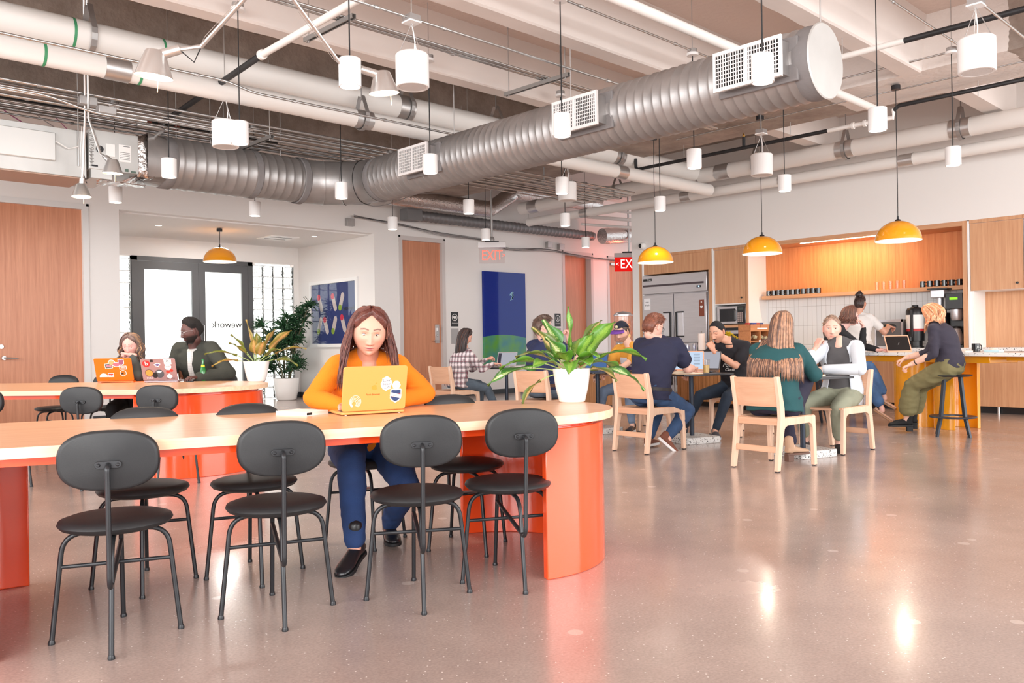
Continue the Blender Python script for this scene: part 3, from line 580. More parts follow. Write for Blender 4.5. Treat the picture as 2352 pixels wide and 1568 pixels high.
# things on the bar
pe = thing('paper_towel_holder', 'tall paper towel roll on a black stand behind the open laptop', 'paper towel', barp(5.15, 0.30))
lt(pe, 'base', [(0, 0), (0.08, 0), (0.08, 0.012), (0, 0.014)], BLK); lt(pe, 'paper_roll', [(0.02, 0.02), (0.058, 0.02), (0.058, 0.30), (0.02, 0.30)], mat('paper_towel', (246, 232, 226), 0.9)); lt(pe, 'rod', [(0, 0), (0.007, 0), (0.007, 0.32), (0.014, 0.33), (0, 0.345)], ALU)
MB().tube([(0.0, 0.075, 0.01), (0.0, 0.085, 0.1), (0, 0.07, 0.16)], 0.005).build('tension_arm', BLK, pe)
for i, (L, cc) in enumerate(((5.45, 0.20), (5.40, 0.33), (5.30, 0.12))):
    cn = thing('drink_can', 'blue and silver slim can beside the paper towel roll', 'can', barp(L, cc), 0.4*i, 'slim drink cans beside the paper towel')
    lt(cn, 'can_body', [(0, 0), (0.024, 0), (0.026, 0.006), (0.026, 0.122), (0.022, 0.13), (0, 0.13)], mat('can_silver', (206, 212, 228), 0.25, 0.7), n=18); MB().bx(-0.018, 0.018, -0.0265, -0.0245, 0.03, 0.09).build('can_mark', mat('can_blue', (40, 70, 160), 0.4), cn)
sn2 = thing('snack_caddy', 'oak snack caddy with compartments of wrapped tea bags', 'snack caddy', barp(3.95, 0.40), BRZ-radians(90))
OK2 = wood('caddy_oak', (206, 140, 90), (178, 112, 68), 'x', 0.5)
MB().bx(-0.2, 0.2, -0.14, 0.14, 0, 0.02).bx(-0.2, -0.185, -0.14, 0.14, 0, 0.42).bx(0.185, 0.2, -0.14, 0.14, 0, 0.42).bx(-0.2, 0.2, 0.125, 0.14, 0, 0.42).bx(-0.2, 0.2, -0.14, 0.14, 0.15, 0.165).bx(-0.2, 0.2, -0.14, 0.14, 0.31, 0.325).bx(-0.2, 0.2, -0.14, -0.125, 0.325, 0.42).bx(-0.01, 0.01, -0.14, 0.14, 0, 0.42).build('frame', OK2, sn2, bevel=0.003)
for zz in (0.02, 0.165):
    for xx in (-0.1, 0.1):
        bx_ = MB().bx(xx-0.08, xx+0.08, -0.13, -0.125, zz+0.01, zz+0.12).build('clear_front', GLS, sn2)
        mb = MB(); random.seed(int(zz*100+xx*10+5))
        for i in range(9): mb.box((0, 0, 0), (0.05, 0.012, 0.04), Matrix.Translation((xx+random.uniform(-0.05, 0.05), -0.10+i*0.02, zz+0.04+random.uniform(0, 0.03))) @ Matrix.Rotation(random.uniform(-0.6, 0.6), 4, 'Y'))
        mb.build('tea_bags', mat('tea_bag_cream', (206, 196, 160), 0.8), sn2, smooth=False)
MB().bx(-0.06, 0.14, -0.143, -0.14, 0.345, 0.365).build('label_card', WHITE2, sn2, smooth=False); MB().bx(-0.03, 0.05, -0.143, -0.14, 0.15, 0.175).build('label_card', WHITE2, sn2, smooth=False)
for i, cc in enumerate(((180, 40, 40), (40, 70, 140), (50, 60, 150), (190, 60, 50), (30, 60, 120))):
    o_ = MB().box((0, 0, 0), (0.07, 0.035, 0.03), Matrix.Rotation(0.3*i, 4, 'Z')).build('tea_packet', mat('packet_%d' % i, cc, 0.5), None, smooth=False)
    pt = barp(3.95, 0.40, 0.91+0.42+0.012)+BN*(-0.13+0.065*i); o_.location = pt; o_.rotation_euler = (0, 0, BRZ)
    tag(o_, ['small red packet on top of the oak snack caddy', 'small navy packet on top of the oak snack caddy', 'small blue-violet packet on top of the oak snack caddy', 'small brick-red packet on top of the oak snack caddy', 'small dark blue packet on top of the oak snack caddy'][i], 'packet', 'packets on top of the snack caddy')
yp = thing('yellow_flowers', 'bunch of yellow flowers in a low vase behind the seated man in black', 'flowers', barp(4.65, 0.45))
lt(yp, 'vase', [(0, 0), (0.05, 0), (0.06, 0.06), (0.04, 0.12), (0, 0.12)], WHITE2)
mb = MB(); random.seed(4)
for i in range(26):
    a = random.uniform(0, 6.28); r = random.uniform(0.02, 0.16); z = 0.22+random.uniform(-0.08, 0.1)-r*0.4; c = V3((r*cos(a), r*sin(a), z))
    M = Matrix.Translation(c) @ Matrix.Rotation(a, 4, 'Z') @ Matrix.Rotation(random.uniform(0.2, 1.2), 4, 'Y')
    for k in range(5): mb.ell((0, 0, 0), (0.028, 0.014, 0.005), nu=8, nv=5); n_ = 6*8; base = len(mb.v)-n_; 
    for q in range(5):
        pass
    for idx in range(len(mb.v)-5*n_, len(mb.v)):
        kk = (idx-(len(mb.v)-5*n_))//n_; p = V3(mb.v[idx]); p.x += 0.024; mb.v[idx] = tuple(M @ (Matrix.Rotation(kk*1.257, 4, 'Z') @ p))
mb.build('blossoms', mat('yellow_petal', (226, 200, 40), 0.6), yp)
mb = MB()
for i in range(12): a = i*0.52; mb.tube([(0, 0, 0.08), (0.04*cos(a), 0.04*sin(a), 0.16), (0.09*cos(a), 0.09*sin(a), 0.22)], 0.003, n=5)
mb.build('stems', mat('stem_green', (90, 120, 50), 0.6), yp)
# water station
ws = thing('serving_counter', 'small oak serving counter with speckled top under the water dispenser', 'counter', (10.85, 9.0, 0), BRZ)
MB().prism(rrect(2.2, 0.6, 0.05, 4), 0.87, 0.91).build('countertop', TERR, ws, bevel=0.004); MB().bx(-1.02, 1.02, -0.26, 0.26, 0.06, 0.87).build('cabinet_body', SLAT, ws, bevel=0.004); MB().bx(-1.0, 1.0, -0.22, 0.22, 0, 0.06).build('plinth', BLK, ws)
wd = thing('water_dispenser', 'clear water dispenser full of fruit slices with steel lid', 'water dispenser', (11.0, 8.87, 0.91))
lt(wd, 'stand', [(0, 0), (0.13, 0), (0.13, 0.015), (0.09, 0.03), (0.11, 0.10), (0.13, 0.17), (0.12, 0.19), (0, 0.19)], STEEL)
lt(wd, 'jar', [(0.152, 0.19), (0.155, 0.20), (0.155, 0.62), (0.150, 0.62), (0.150, 0.20)], GLS, cap=False)
lt(wd, 'infused_water', [(0, 0.195), (0.149, 0.195), (0.149, 0.53), (0, 0.53)], mat('pink_water', (200, 140, 120), 0.25))
lt(wd, 'lid', [(0.16, 0.615), (0.16, 0.635), (0.12, 0.67), (0.03, 0.69), (0.0, 0.695)], STEEL)
random.seed(3); FR = [mat('lemon_slice', (238, 206, 140), 0.4), mat('grapefruit_slice', (216, 130, 96), 0.4)]
for i in range(22):
    a = random.uniform(0, 6.28); z = random.uniform(0.23, 0.46); r_ = random.uniform(0.028, 0.036)
    M = Matrix.Translation((0.145*cos(a), 0.145*sin(a), z)) @ Matrix.Rotation(a, 4, 'Z') @ Matrix.Rotation(radians(90), 4, 'Y')
    mb = MB(); mb.mi = 0; mb.prism(circ(r_, 16), -0.004, 0.004, M); mb.mi = 1; mb.prism(circ(r_*0.8, 16), -0.0055, 0.0055, M); mb.build('fruit_slice', [FR[i % 2], FR[(i//3) % 2]], wd)
MB().tube([(-0.13, -0.03, 0.15), (-0.17, -0.04, 0.15), (-0.17, -0.04, 0.11)], 0.012).build('spigot', STEEL, wd)
gs0 = None
for i, (px_, py_) in enumerate(((10.62, 8.55), (10.55, 8.42), (10.70, 8.40), (10.48, 8.28))):
    if gs0 is None: gs0 = tumbler((px_, py_, 0.91), 'clear tumbler standing on the oak serving counter beside the dispenser', 'glasses beside the water dispenser', 0.15, 0.04)
    else: dup(gs0, (px_, py_, 0.91))
# security camera on the pier
sc_ = thing('security_camera', 'white dome security camera with black eye on the white wall', 'camera', (XA, 9.91, 2.93))
MB().ell((-0.03, 0, 0), (0.07, 0.07, 0.07)).build('housing', WHITE2, sc_); MB().ell((-0.07, 0.015, 0), (0.045, 0.045, 0.045)).build('dome_eye', BLK, sc_)
# ================================================================== PENDANT DOWNLIGHTS (on a grid)
PW = mat('matte_white_metal', (240, 238, 237), 0.5); CORD = mat('black_cord', (30, 30, 32), 0.6)
PGLOW = emitter('lamp_glow', (255, 240, 224), 9)
def pendant(loc, label, group=None, top=4.02):
    t = thing('pendant_light', label, 'pendant light', loc, 0, group)
    MB().lathe([(0.0, 0.19), (0.070, 0.19), (0.075, 0.186), (0.075, 0.0), (0.067, 0.0), (0.065, 0.02), (0.0, 0.02)], n=36).build('lamp_housing', PW, t)
    MB().lathe([(0.0, 0.010), (0.064, 0.010), (0.064, 0.016), (0.0, 0.016)], n=30).build('lens', PGLOW, t)
    MB().tube([(0, 0, 0.185), (0, 0, 0.215), (0, 0, top-loc[2]-0.02)], [0.010, 0.0052, 0.0052], n=8).build('cord', CORD, t)
    MB().lathe([(0, -0.025), (0.058, -0.025), (0.06, -0.012), (0.06, 0.0), (0, 0.0)], (0, 0, top-loc[2]), n=24).build('canopy', PW, t)
    MB().lathe([(0, 0.0), (0.05, 0.0), (0.05, 0.04), (0, 0.04)], (0, 0, top-loc[2]), n=16).build('junction_box', GALV, t)
    MB().cyl((0, 0, top-loc[2]+0.03), (0, 0, 4.6-loc[2]), 0.005, n=8).build('hanger_rod', ALU, t)
    l = lamp('downlight', 'SPOT', (0, 0, -0.01), 26, (1.0, 0.93, 0.86), t, spot_size=radians(110), spot_blend=0.8, shadow_soft_size=0.06)
    return t
PZ = 2.85
pends = [((3.26, 6.80), 'white cylinder pendant overlapping the round speaker left of the big duct'), ((3.35, 8.59), 'white cylinder pendant in front of the left end of the fat duct'),
 ((3.44, 10.46), 'white cylinder pendant just under the foil-wrapped air handler joint'), ((5.20, 10.43), 'white cylinder pendant below the duct above the recess opening'),
 ((5.38, 8.58), 'white cylinder pendant in front of the duct elbow'), ((3.11, 4.83), 'white cylinder pendant hanging behind the silver task lamp nearest centre'),
 ((5.29, 6.75), 'white cylinder pendant beside the smallest duct grille'), ((7.42, 10.41), 'white cylinder pendant on a short cord left of the narrow oak door'),
 ((5.21, 4.83), 'white cylinder pendant in front of the middle duct grille'), ((7.22, 6.71), 'white cylinder pendant overlapping a speaker under the middle of the duct'),
 ((7.34, 8.54), 'white cylinder pendant in front of the foil duct bend'), ((9.26, 8.55), 'white cylinder pendant directly below the pair under mid-duct'),
 ((9.42, 10.53), 'white cylinder pendant beside the exit sign rod'), ((11.66, 10.26), 'small far white cylinder pendant above the oak door by the corridor'),
 ((5.18, 2.93), 'largest white cylinder pendant, in front of the near duct grille'), ((7.13, 2.97), 'white cylinder pendant right of the round duct end cap'),
 ((7.21, 4.86), 'white cylinder pendant under the duct between grille and end cap'), ((9.18, 4.93), 'white cylinder pendant hanging left of the middle orange dome lamp cord'),
 ((9.21, 6.76), 'white cylinder pendant beside the cord of the leftmost kitchen dome'), ((9.20, 3.07), 'white cylinder pendant at far right in front of the white kitchen wall')]
p0 = None
for (x, y), lb in pends:
    if p0 is None: p0 = pendant((x, y, PZ), lb, 'white cylinder pendants on a grid')
    else: dup(p0, (x, y, PZ), 0, lb)
# speakers ---------------------------------------------------------
def speaker(loc, label, d=0.26, h=0.26, boxz=3.6, group='round white hanging speakers'):
    t = thing('pendant_speaker', label, 'speaker', loc, 0, group); r = d/2
    MB().lathe([(0.0, h), (r-0.012, h), (r, h-0.012), (r, 0.006), (r-0.006, 0.0), (r*0.82, 0.0), (r*0.80, 0.006), (0, 0.006)], n=40).build('speaker_housing', PW, t)
    MB().lathe([(0, 0.001), (r*0.79, 0.001), (r*0.79, 0.008), (0, 0.008)], n=36).build('grille', mat('grille_white', (226, 222, 220), 0.7, bump=0.6, bscale=300), t)
    bz = boxz-loc[2]
    mb = MB()
    for k in range(3): a = 0.5+k*2.094; mb.cyl((cos(a)*r*0.8, sin(a)*r*0.8, h), (0, 0, bz), 0.003, n=5)
    mb.build('suspension_wires', ALU, t); MB().tube([(0.02, 0, h), (0.03, 0, h+0.1), (0.012, 0.01, bz)], 0.005, n=6).build('speaker_cable', PW, t)
    MB().bx(-0.055, 0.055, -0.055, 0.055, bz, bz+0.012).build('box_cover', PW, t, smooth=False); MB().bx(-0.05, 0.05, -0.05, 0.05, bz+0.012, bz+0.06).build('junction_box', GALV, t, smooth=False)
    MB().cyl((0, 0, bz+0.06), (0, 0, 4.6-loc[2]), 0.005, n=8).build('hanger_rod', ALU, t); return t
s0 = speaker((3.93, 5.22, 3.10), 'large white round speaker hung from three wires right of the task lamp')
for (x, y), lb in [((6.95, 2.14), 'largest white round speaker hung from three wires at the upper right'), ((3.68, 7.99), 'white round speaker partly behind a pendant above the left duct'),
                   ((9.26, 5.27), 'white round speaker over the middle orange dome lamp'), ((8.72, 8.00), 'white round speaker partly behind the pendant under mid-duct')]: dup(s0, (x, y, 3.10), 0, lb)
# orange domes -----------------------------------------------------
DOME = mat('orange_enamel', (246, 160, 24), 0.16, coat=0.7); DOMEIN = mat('dome_inside_white', (255, 250, 240), 0.6)
def dome(loc, label, r=0.25, top=3.8, group=None, body=0.23):
    t = thing('dome_pendant_lamp', label, 'pendant lamp', loc, 0, group)
    prof = [(r*cos(a), body*sin(a)) for a in [radians(x) for x in range(0, 90, 6)]]+[(0.03, body), (0.0, body)]
    MB().lathe(prof, n=56, cap=False).build('dome_shade', DOME, t)
    MB().lathe([(p*0.982, z*0.975+0.001) for p, z in prof], n=56, cap=False).build('shade_lining', DOMEIN, t)
    MB().lathe([(r*0.985, -0.002), (r+0.002, -0.002), (r+0.002, 0.004), (r*0.985, 0.004)], n=56, cap=False).build('rim', DOMEIN, t)
    MB().lathe([(0.035, body-0.003), (0.03, body+0.012), (0.012, body+0.02), (0.010, body+0.05), (0.0, body+0.05)], n=16).build('cord_grip', BLACKM, t)
    MB().ell((0, 0, body*0.45), (0.045, 0.045, 0.055)).build('bulb', emitter('bulb_glow', (255, 236, 210), 14), t)
    MB().tube([(0, 0, body+0.04), (0.004, 0, body+0.4), (-0.004, 0, (top-loc[2])*0.7), (0, 0, top-loc[2])], 0.0045, n=7).build('cord', CORD, t)
    MB().lathe([(0, -0.02), (0.05, -0.02), (0.05, 0.03), (0, 0.03)], (0, 0, top-loc[2]), n=20).build('canopy', BLACKM, t)
    lamp('bulb_light', 'POINT', (0, 0, body*0.3), 26, (1.0, 0.86, 0.70), t, shadow_soft_size=0.05); return t
dm = dome((9.57, 7.12, 2.2), 'orange dome pendant in front of the refrigerator, leftmost over the bar', group='orange dome pendants over the bar', top=3.95)
dup(dm, (9.78, 5.58, 2.2), 0, 'orange dome pendant between the other two over the bar'); dup(dm, (9.80, 3.87, 2.2), 0, 'orange dome pendant nearest the right edge of the room')
rd = dome((6.45, 14.3, 2.62), 'orange dome pendant on a short stem in the white recess', r=0.285, body=0.26, top=3.18)
# task lamps --------------------------------------------------------
SIL = mat('satin_silver', (214, 212, 210), 0.28, 0.8)
def task_lamp(name_label, head, aim, joint, arm_top, s=0.105):
    t = thing('task_lamp', name_label, 'lamp', head, 0); hd = V3(head)
    L = lambda p: V3(p)-hd
    ax = V3(aim).normalized(); x, y, z = basis(ax)   # ax points from mouth up into the shade
    M = Matrix(((x.x, y.x, z.x, 0), (x.y, y.y, z.y, 0), (x.z, y.z, z.z, 0), (0, 0, 0, 1)))
    MB().lathe([(s, 0), (s*0.99, 0.004), (s*0.52, s*1.35), (s*0.45, s*1.42), (0.0, s*1.42)], n=40, M=M, cap=False).build('lamp_shade', SIL, t)
    MB().lathe([(0.0, 0.012), (s*0.93, 0.012), (s*0.93, 0.016), (0.0, 0.016)], n=30, M=M).build('glowing_mouth', emitter('warm_lamp_glow', (255, 226, 190), 16), t)
    nk = ax*s*1.3; jt = L(joint)
    MB().tube([ax*s*1.1, ax*s*1.2+(jt-nk)*0.25, ax*s*1.3+(jt-nk)*0.55], [s*0.3, s*0.27, s*0.25], n=18).build('lamp_socket', SIL, t)
    MB().tube([M @ V3((s*0.7, 0, 0.01)), M @ V3((s*0.7, 0, -s*0.9))], 0.003, n=6).build('handle_rod', mat('lit_rod', (250, 220, 190), 0.4), t)
    MB().tube([ax*s*1.3+(jt-nk)*0.5, jt], 0.012, n=8).build('wrist_joint', SIL, t)
    MB().tube([ax*s*1.35+(jt-nk)*0.5, jt*0.7+V3((0.04, 0, -0.03)), jt], 0.004, n=6).build('power_lead', CORD, t)
    at = [L(p) for p in arm_top]
    MB().tube([jt]+at, 0.012, n=10).build('lamp_arm', SIL, t)
    d = (at[0]-jt); sd = d.cross(V3((0, 0, 1))).normalized()*0.028
    MB().tube([jt+sd*0.2, jt+d*0.12+sd, jt+d*0.8+sd], 0.0016, n=5).build('tension_wire', SIL, t)
    l = lamp('lamp_bulb', 'SPOT', tuple(-ax*0.02), 30, (1.0, 0.82, 0.62), t, spot_size=radians(120), spot_blend=0.7, shadow_soft_size=0.06); l.rotation_euler = (-ax).to_track_quat('-Z', 'Y').to_euler()
    return t
task_lamp('silver task lamp glowing at the upper left, its arm slanting up right', (1.815, 4.86, 2.655), (0.03, -0.12, 0.95), (2.02, 4.68, 2.83), [(2.16, 4.20, 3.10), (2.55, 3.7, 4.6)])
task_lamp('silver task lamp whose arm slants down right beside a pendant', (3.36, 4.79, 2.845), (-0.12, -0.03, 0.95), (3.06, 4.85, 2.99), [(2.60, 4.69, 3.28), (1.9, 4.5, 3.75), (1.9, 4.5, 4.6)])
task_lamp('dim silver task lamp, the upper of the pair at left over the air handler', (2.77, 8.50, 2.80), (0.0, -0.05, 1.0), (2.70, 8.62, 3.00), [(2.63, 8.73, 3.36), (2.50, 8.3, 4.6)], 0.095)
task_lamp('silver task lamp, the lower of the pair at left beside the tall door', (2.62, 8.95, 2.62), (0.0, 0.05, 1.0), (2.63, 8.93, 2.86), [(2.62, 8.80, 3.40), (2.45, 8.2, 4.6)], 0.09)
# ================================================================== DUCTWORK
def ridged(path_len, r, step=0.092, depth=0.007, x0=0.0):
    prof = []; n = int(path_len/step)
    for i in range(n):
        z = x0+i*step; prof += [(r, z), (r, z+step*0.55), (r+depth, z+step*0.66), (r+depth, z+step*0.76), (r, z+step*0.87)]
    prof.append((r, x0+path_len)); return prof
SEAL = mat('grey_duct_sealant', (128, 124, 124), 0.75, bump=0.4, bscale=30)
du = thing('spiral_air_duct', 'fat galvanised spiral air duct bending across the room under the ceiling', 'air duct', (6.1, 2.93, 3.2))
R = 0.275
MB().lathe(ridged(5.75, R, 0.094), (0, 0.12, 0), axis='y', n=56, cap=False).build('duct_section', GALV, du, angle=60)
MB().lathe([(0, -0.012), (R+0.004, -0.012), (R+0.012, -0.004), (R+0.012, 0.0), (0, 0)], (0, 0.0, 0), axis='y', n=56).build('end_cap', mat('galvanised_light', (206, 206, 204), 0.5, 0.45, var=0.06, vscale=3), du)
MB().lathe([(R+0.002, 0.0), (R+0.006, 0.02), (R+0.002, 0.05), (R+0.008, 0.09), (R+0.001, 0.13)], (0, 0, 0), axis='y', n=56, cap=False).build('collar', SEAL, du)
# elbow of four gores from heading +y to heading -x
gy = 5.87; ce = (-0.72, gy); er = 0.72; rings = []
for k in range(5):
    a = radians(90*k/4); c = V3((ce[0]+er*cos(a), ce[1]+er*sin(a), 0)); t_ = V3((-sin(a), cos(a), 0)); nr = V3((cos(a), sin(a), 0))
    rings.append((c, nr, t_))
for k in range(4):
    mb = MB(); (c0, n0, t0), (c1, n1, t1) = rings[k], rings[k+1]
    rr = []
    for c, nn, rad in ((c0, n0, R+0.010), (c0+(c1-c0)*0.04, (n0*0.96+n1*0.04), R+0.001), (c1, n1, R+0.001)):
        rr.append([c+nn*cos(2*pi*i/56)*rad+V3((0, 0, 1))*sin(2*pi*i/56)*rad for i in range(56)])
    mb.rings(rr, cap=False); mb.build('elbow_gore', GALV, du, angle=60)
ey = gy+er
mb = MB().lathe(ridged(0.66, R, 0.11, 0.006), (-0.72-0.66, ey, 0), axis='x', n=56, cap=False); mb.build('duct_section', GALV, du, angle=60)
mb = MB().lathe(ridged(1.02, R+0.012, 0.125, 0.006), (-1.40-1.02, ey, 0), axis='x', n=56, cap=False); mb.build('duct_section', GALV, du, angle=60)
for xx in (-1.40, -0.76): MB().lathe([(R+0.006, -0.05), (R+0.017, -0.04), (R+0.018, 0.03), (R+0.006, 0.045)], (xx, ey, 0), axis='x', n=56, cap=False).build('sealed_joint', SEAL, du)
MB().lathe([(R+0.001, 5.78), (R+0.010, 5.80), (R+0.010, 5.86), (R+0.001, 5.88)], (0, 0, 0), axis='y', n=56, cap=False).build('sealed_joint', SEAL, du)
MB().lathe([(R+0.006, -0.07), (R+0.02, -0.05), (R+0.02, 0.05), (R+0.006, 0.07)], (-2.44, ey, 0), axis='x', n=56, cap=False).build('sealed_joint', SEAL, du)
# square-to-round transition
N = 32; rs = []
for k in range(2):
    ring = []
    for i in range(N):
        a = 2*pi*i/N
        if k == 0: ring.append(V3((-2.46, ey+(R+0.012)*cos(a), (R+0.012)*sin(a))))
        else:
            q = max(abs(cos(a)), abs(sin(a))); ring.append(V3((-2.74, ey+0.33*cos(a)/q, 0.235*sin(a)/q-0.01)))
    rs.append(ring)
MB().rings(rs, cap=False).build('transition', GALV, du, angle=20)
# hanger rods
for yy in (0.03, 2.6, 4.4): MB().cyl((0, yy, R), (0, yy, 1.38), 0.006, n=8).build('hanger_rod', ALU, du); 
for xx in (-1.0, -1.9, -2.3): MB().cyl((xx, ey, R), (xx, ey, 1.38), 0.006, n=8).build('hanger_rod', ALU, du)
# grille boxes on the camera side of the duct
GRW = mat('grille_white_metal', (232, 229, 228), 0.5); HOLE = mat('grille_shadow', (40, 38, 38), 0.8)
for (ya, yb) in ((3.06, 3.64), (4.84, 5.39), (7.31, 7.84)):
    y0_, y1_ = ya-2.93, yb-2.93; zc = -0.01; hh = 0.125
    bx_ = MB().bx(-0.40, -0.18, y0_+0.02, y1_-0.02, zc-hh, zc+hh).build('grille_box', GALV, du, smooth=False)
    MB().bx(-0.27, -0.235, y0_-0.05, y1_+0.05, zc-hh-0.04, zc+hh+0.045).build('box_sealant', SEAL, bx_, bevel=0.01)
    fr_ = MB(); X = -0.425; w_ = 0.022
    fr_.bx(X, X+0.025, y0_, y1_, zc+hh, zc+hh+0.028).bx(X, X+0.025, y0_, y1_, zc-hh-0.028, zc-hh).bx(X, X+0.025, y0_, y0_+w_, zc-hh, zc+hh).bx(X, X+0.025, y1_-w_, y1_, zc-hh, zc+hh).bx(X, X+0.025, (y0_+y1_)/2-0.012, (y0_+y1_)/2+0.012, zc-hh, zc+hh)
    f_ = fr_.build('grille_frame', GRW, bx_, smooth=False)
    MB().bx(X+0.02, X+0.022, y0_+w_, y1_-w_, zc-hh, zc+hh).build('grille_opening', HOLE, bx_, smooth=False)
    sl = MB(); n1 = 24
    for i in range(1, n1): yy = y0_+w_+(y1_-y0_-2*w_)*i/n1; sl.bx(X+0.004, X+0.010, yy-0.0035, yy+0.0035, zc-hh, zc+hh)
    for i in range(1, 8): zz = zc-hh+2*hh*i/8; sl.bx(X+0.002, X+0.008, y0_+w_, y1_-w_, zz-0.0035, zz+0.0035)
    sl.build('grille_bars', GRW, bx_, smooth=False)
# air handler -------------------------------------------------------
ah = thing('air_handler', 'grey sheet metal air handling unit with labels at the upper left', 'air handler', (2.78, 9.25, 2.88))
AHM = mat('pale_galvanised_sheet', (198, 198, 196), 0.42, 0.55, var=0.05, vscale=4)
MB().bx(-3.2, -0.02, 0, 0.60, -0.01, 0.47).build('cabinet_body', AHM, ah, bevel=0.004)
MB().bx(-3.2, -0.02, 0.02, 0.60, -0.02, -0.01).build('underside_panel', mat('tan_liner', (176, 146, 130), 0.6), ah, smooth=False)
MB().bx(0.0, 0.49, -0.03, 0.62, 0.09, 0.50).build('coil_cabinet', AHM, ah, bevel=0.004)
MB().bx(-1.6, -0.32, -0.05, 0.0, 0.12, 0.40).build('access_panel', mat('pale_panel', (210, 210, 208), 0.35, 0.5), ah, bevel=0.006)
MB().bx(0.02, 0.22, -0.02, 0.6, 0.0, 0.09).build('coil_base', AHM, ah, smooth=False)
cl = MB().bx(0.29, 0.41, -0.036, -0.031, 0.20, 0.38).build('spec_label', WHITE2, ah, smooth=False)
mb = MB()
for i in range(5): mb.bx(0.30, 0.40, -0.038, -0.036, 0.225+i*0.018, 0.229+i*0.018)
mb.bx(0.33, 0.40, -0.038, -0.036, 0.362, 0.368); mb.build('label_lines', DARKFR, cl, smooth=False)
MB().bx(0.16, 0.25, -0.036, -0.031, 0.24, 0.37).build('spec_label', WHITE2, ah, smooth=False); MB().cyl((0.10, -0.05, 0.30), (0.10, -0.03, 0.30), 0.035, n=20).build('gauge', BLACKM, ah)
MB().bx(0.02, 0.08, -0.036, -0.031, 0.115, 0.132).build('warning_label', BLACKM, ah, smooth=False); MB().bx(0.35, 0.385, -0.036, -0.031, 0.10, 0.13).bx(0.41, 0.46, -0.036, -0.031, 0.095, 0.115).build('warning_label', mat('green_grey_label', (90, 110, 100), 0.5), ah, smooth=False)
text('1444462(62S)', 0.07, 'marker_writing', mat('marker_grey', (130, 128, 126), 0.6), ah, frame((0.022, -0.034, 0.30), (0, 0, 1), (-1, 0, 0)), 0.0005)
mb = MB(); random.seed(12); rs = []
for k in range(9):
    ring = []
    for i in range(24):
        a = 2*pi*i/24; q = max(abs(cos(a)), abs(sin(a))); j = random.uniform(-0.012, 0.02)
        ring.append(V3((0.49+0.022*k, 0.30+(0.31+j)*cos(a)/q, 0.295+(0.215+j)*sin(a)/q)))
    rs.append(ring)
mb.rings(rs); mb.build('foil_wrap', FOIL, ah, angle=180)
mb = MB(); n_ = 14; vs = []; fs = []
for i in range(n_+1):
    for j in range(7): vs.append((0.18+0.5*i/n_-0.10*j/6, 0.30-0.33*j/6+random.uniform(-0.01, 0.01)+0.05, -0.0+0.03*i/n_-0.05*j/6*(i/n_)+random.uniform(-0.012, 0.012)))
for i in range(n_):
    for j in range(6): fs.append((i*7+j, (i+1)*7+j, (i+1)*7+j+1, i*7+j+1))
mb.add(vs, fs); o_ = mb.build('foil_flap', FOIL, ah, angle=180); o_.modifiers.new('s', 'SOLIDIFY').thickness = 0.003
for xx in (-0.1, -1.7): MB().cyl((xx, -0.02, 0.1), (xx, -0.02, 1.72), 0.006, n=8).build('hanger_rod', ALU, ah)
MB().tube([(-0.1, -0.03, 0.30), (-0.2, -0.04, 0.26), (-0.3, -0.04, 0.31), (-0.42, -0.03, 0.33), (-0.7, -0.03, 0.32)], 0.005, n=6).build('control_cable', WHITE2, ah)
# ================================================================== PIPES
def pipe(name, label, a, b, r, m, cat='pipe', group=None, bands=(), hang=(), n=22, wob=0.0, bandm=None, bw=0.22):
    a = V3(a); b = V3(b); t = thing(name, label, cat, a, 0, group); d = b-a; L = d.length; dn = d.normalized()
    K = max(2, int(L/0.15)) if wob else 2; pts = [a*0+d*i/(K-1) for i in range(K)]
    random.seed(int(L*100)); rr = [r+random.uniform(-wob, wob) for _ in pts]
    MB().tube(pts, rr, n=n).build('pipe_run', m, t, angle=60)
    for s in bands: MB().cyl(dn*(s-bw/2), dn*(s+bw/2), r+0.006, n=n).build('metal_sleeve', bandm or ALU, t)
    up = V3((0, 0, 1)); sd = dn.cross(up).normalized()
    for s in hang:
        c = dn*s; hz = 4.6-a.z
        pts = [c+sd*(r+0.02)*cos(x)+up*(r+0.02)*sin(x) for x in [radians(q) for q in range(-200, 21, 20)]]
        pts = [c+up*(r+0.16)-sd*0.03, c-sd*(r+0.02)+up*0.05]+pts[1:-1]+[c+sd*(r+0.02)+up*0.05, c+up*(r+0.16)+sd*0.03]
        rs_ = [[p+dn*w_+(p-c).normalized()*h_ for w_, h_ in ((-0.025, 0), (0.025, 0), (0.025, 0.006), (-0.025, 0.006))] for p in pts]
        MB().rings(rs_).build('strap_hanger', GALV, t, smooth=False); MB().cyl(c+up*(r+0.12), c+up*hz, 0.008, n=8).build('hanger_rod', GALV, t)
    return t
PA = pipe('insulated_pipe', 'thick white insulated pipe running behind the upper left task lamp', (-1.0, 8.25, 3.98), (12.3, 8.25, 3.98), 0.145, WHITEPIPE, bands=(7.05, 11.1), hang=(3.5, 7.1, 8.6, 11.1), wob=0.0015)
PB = pipe('insulated_pipe', 'thinner white insulated pipe just below the thick one', (-1.0, 8.0, 3.66), (12.3, 8.0, 3.66), 0.10, WHITEPIPE, bands=(3.65, 6.3, 10.9), hang=(6.3,), wob=0.001)
TAPE = mat('green_tape', (70, 150, 105), 0.5)
for (xx, rr, par) in ((3.35, 0.147, PA), (4.15, 0.147, PA), (3.05, 0.102, PB), (3.85, 0.102, PB)):
    MB().lathe([(rr, -0.012), (rr, 0.012)], (xx, 0, 0), axis='x', n=24, cap=False).build('green_tape', TAPE, par)
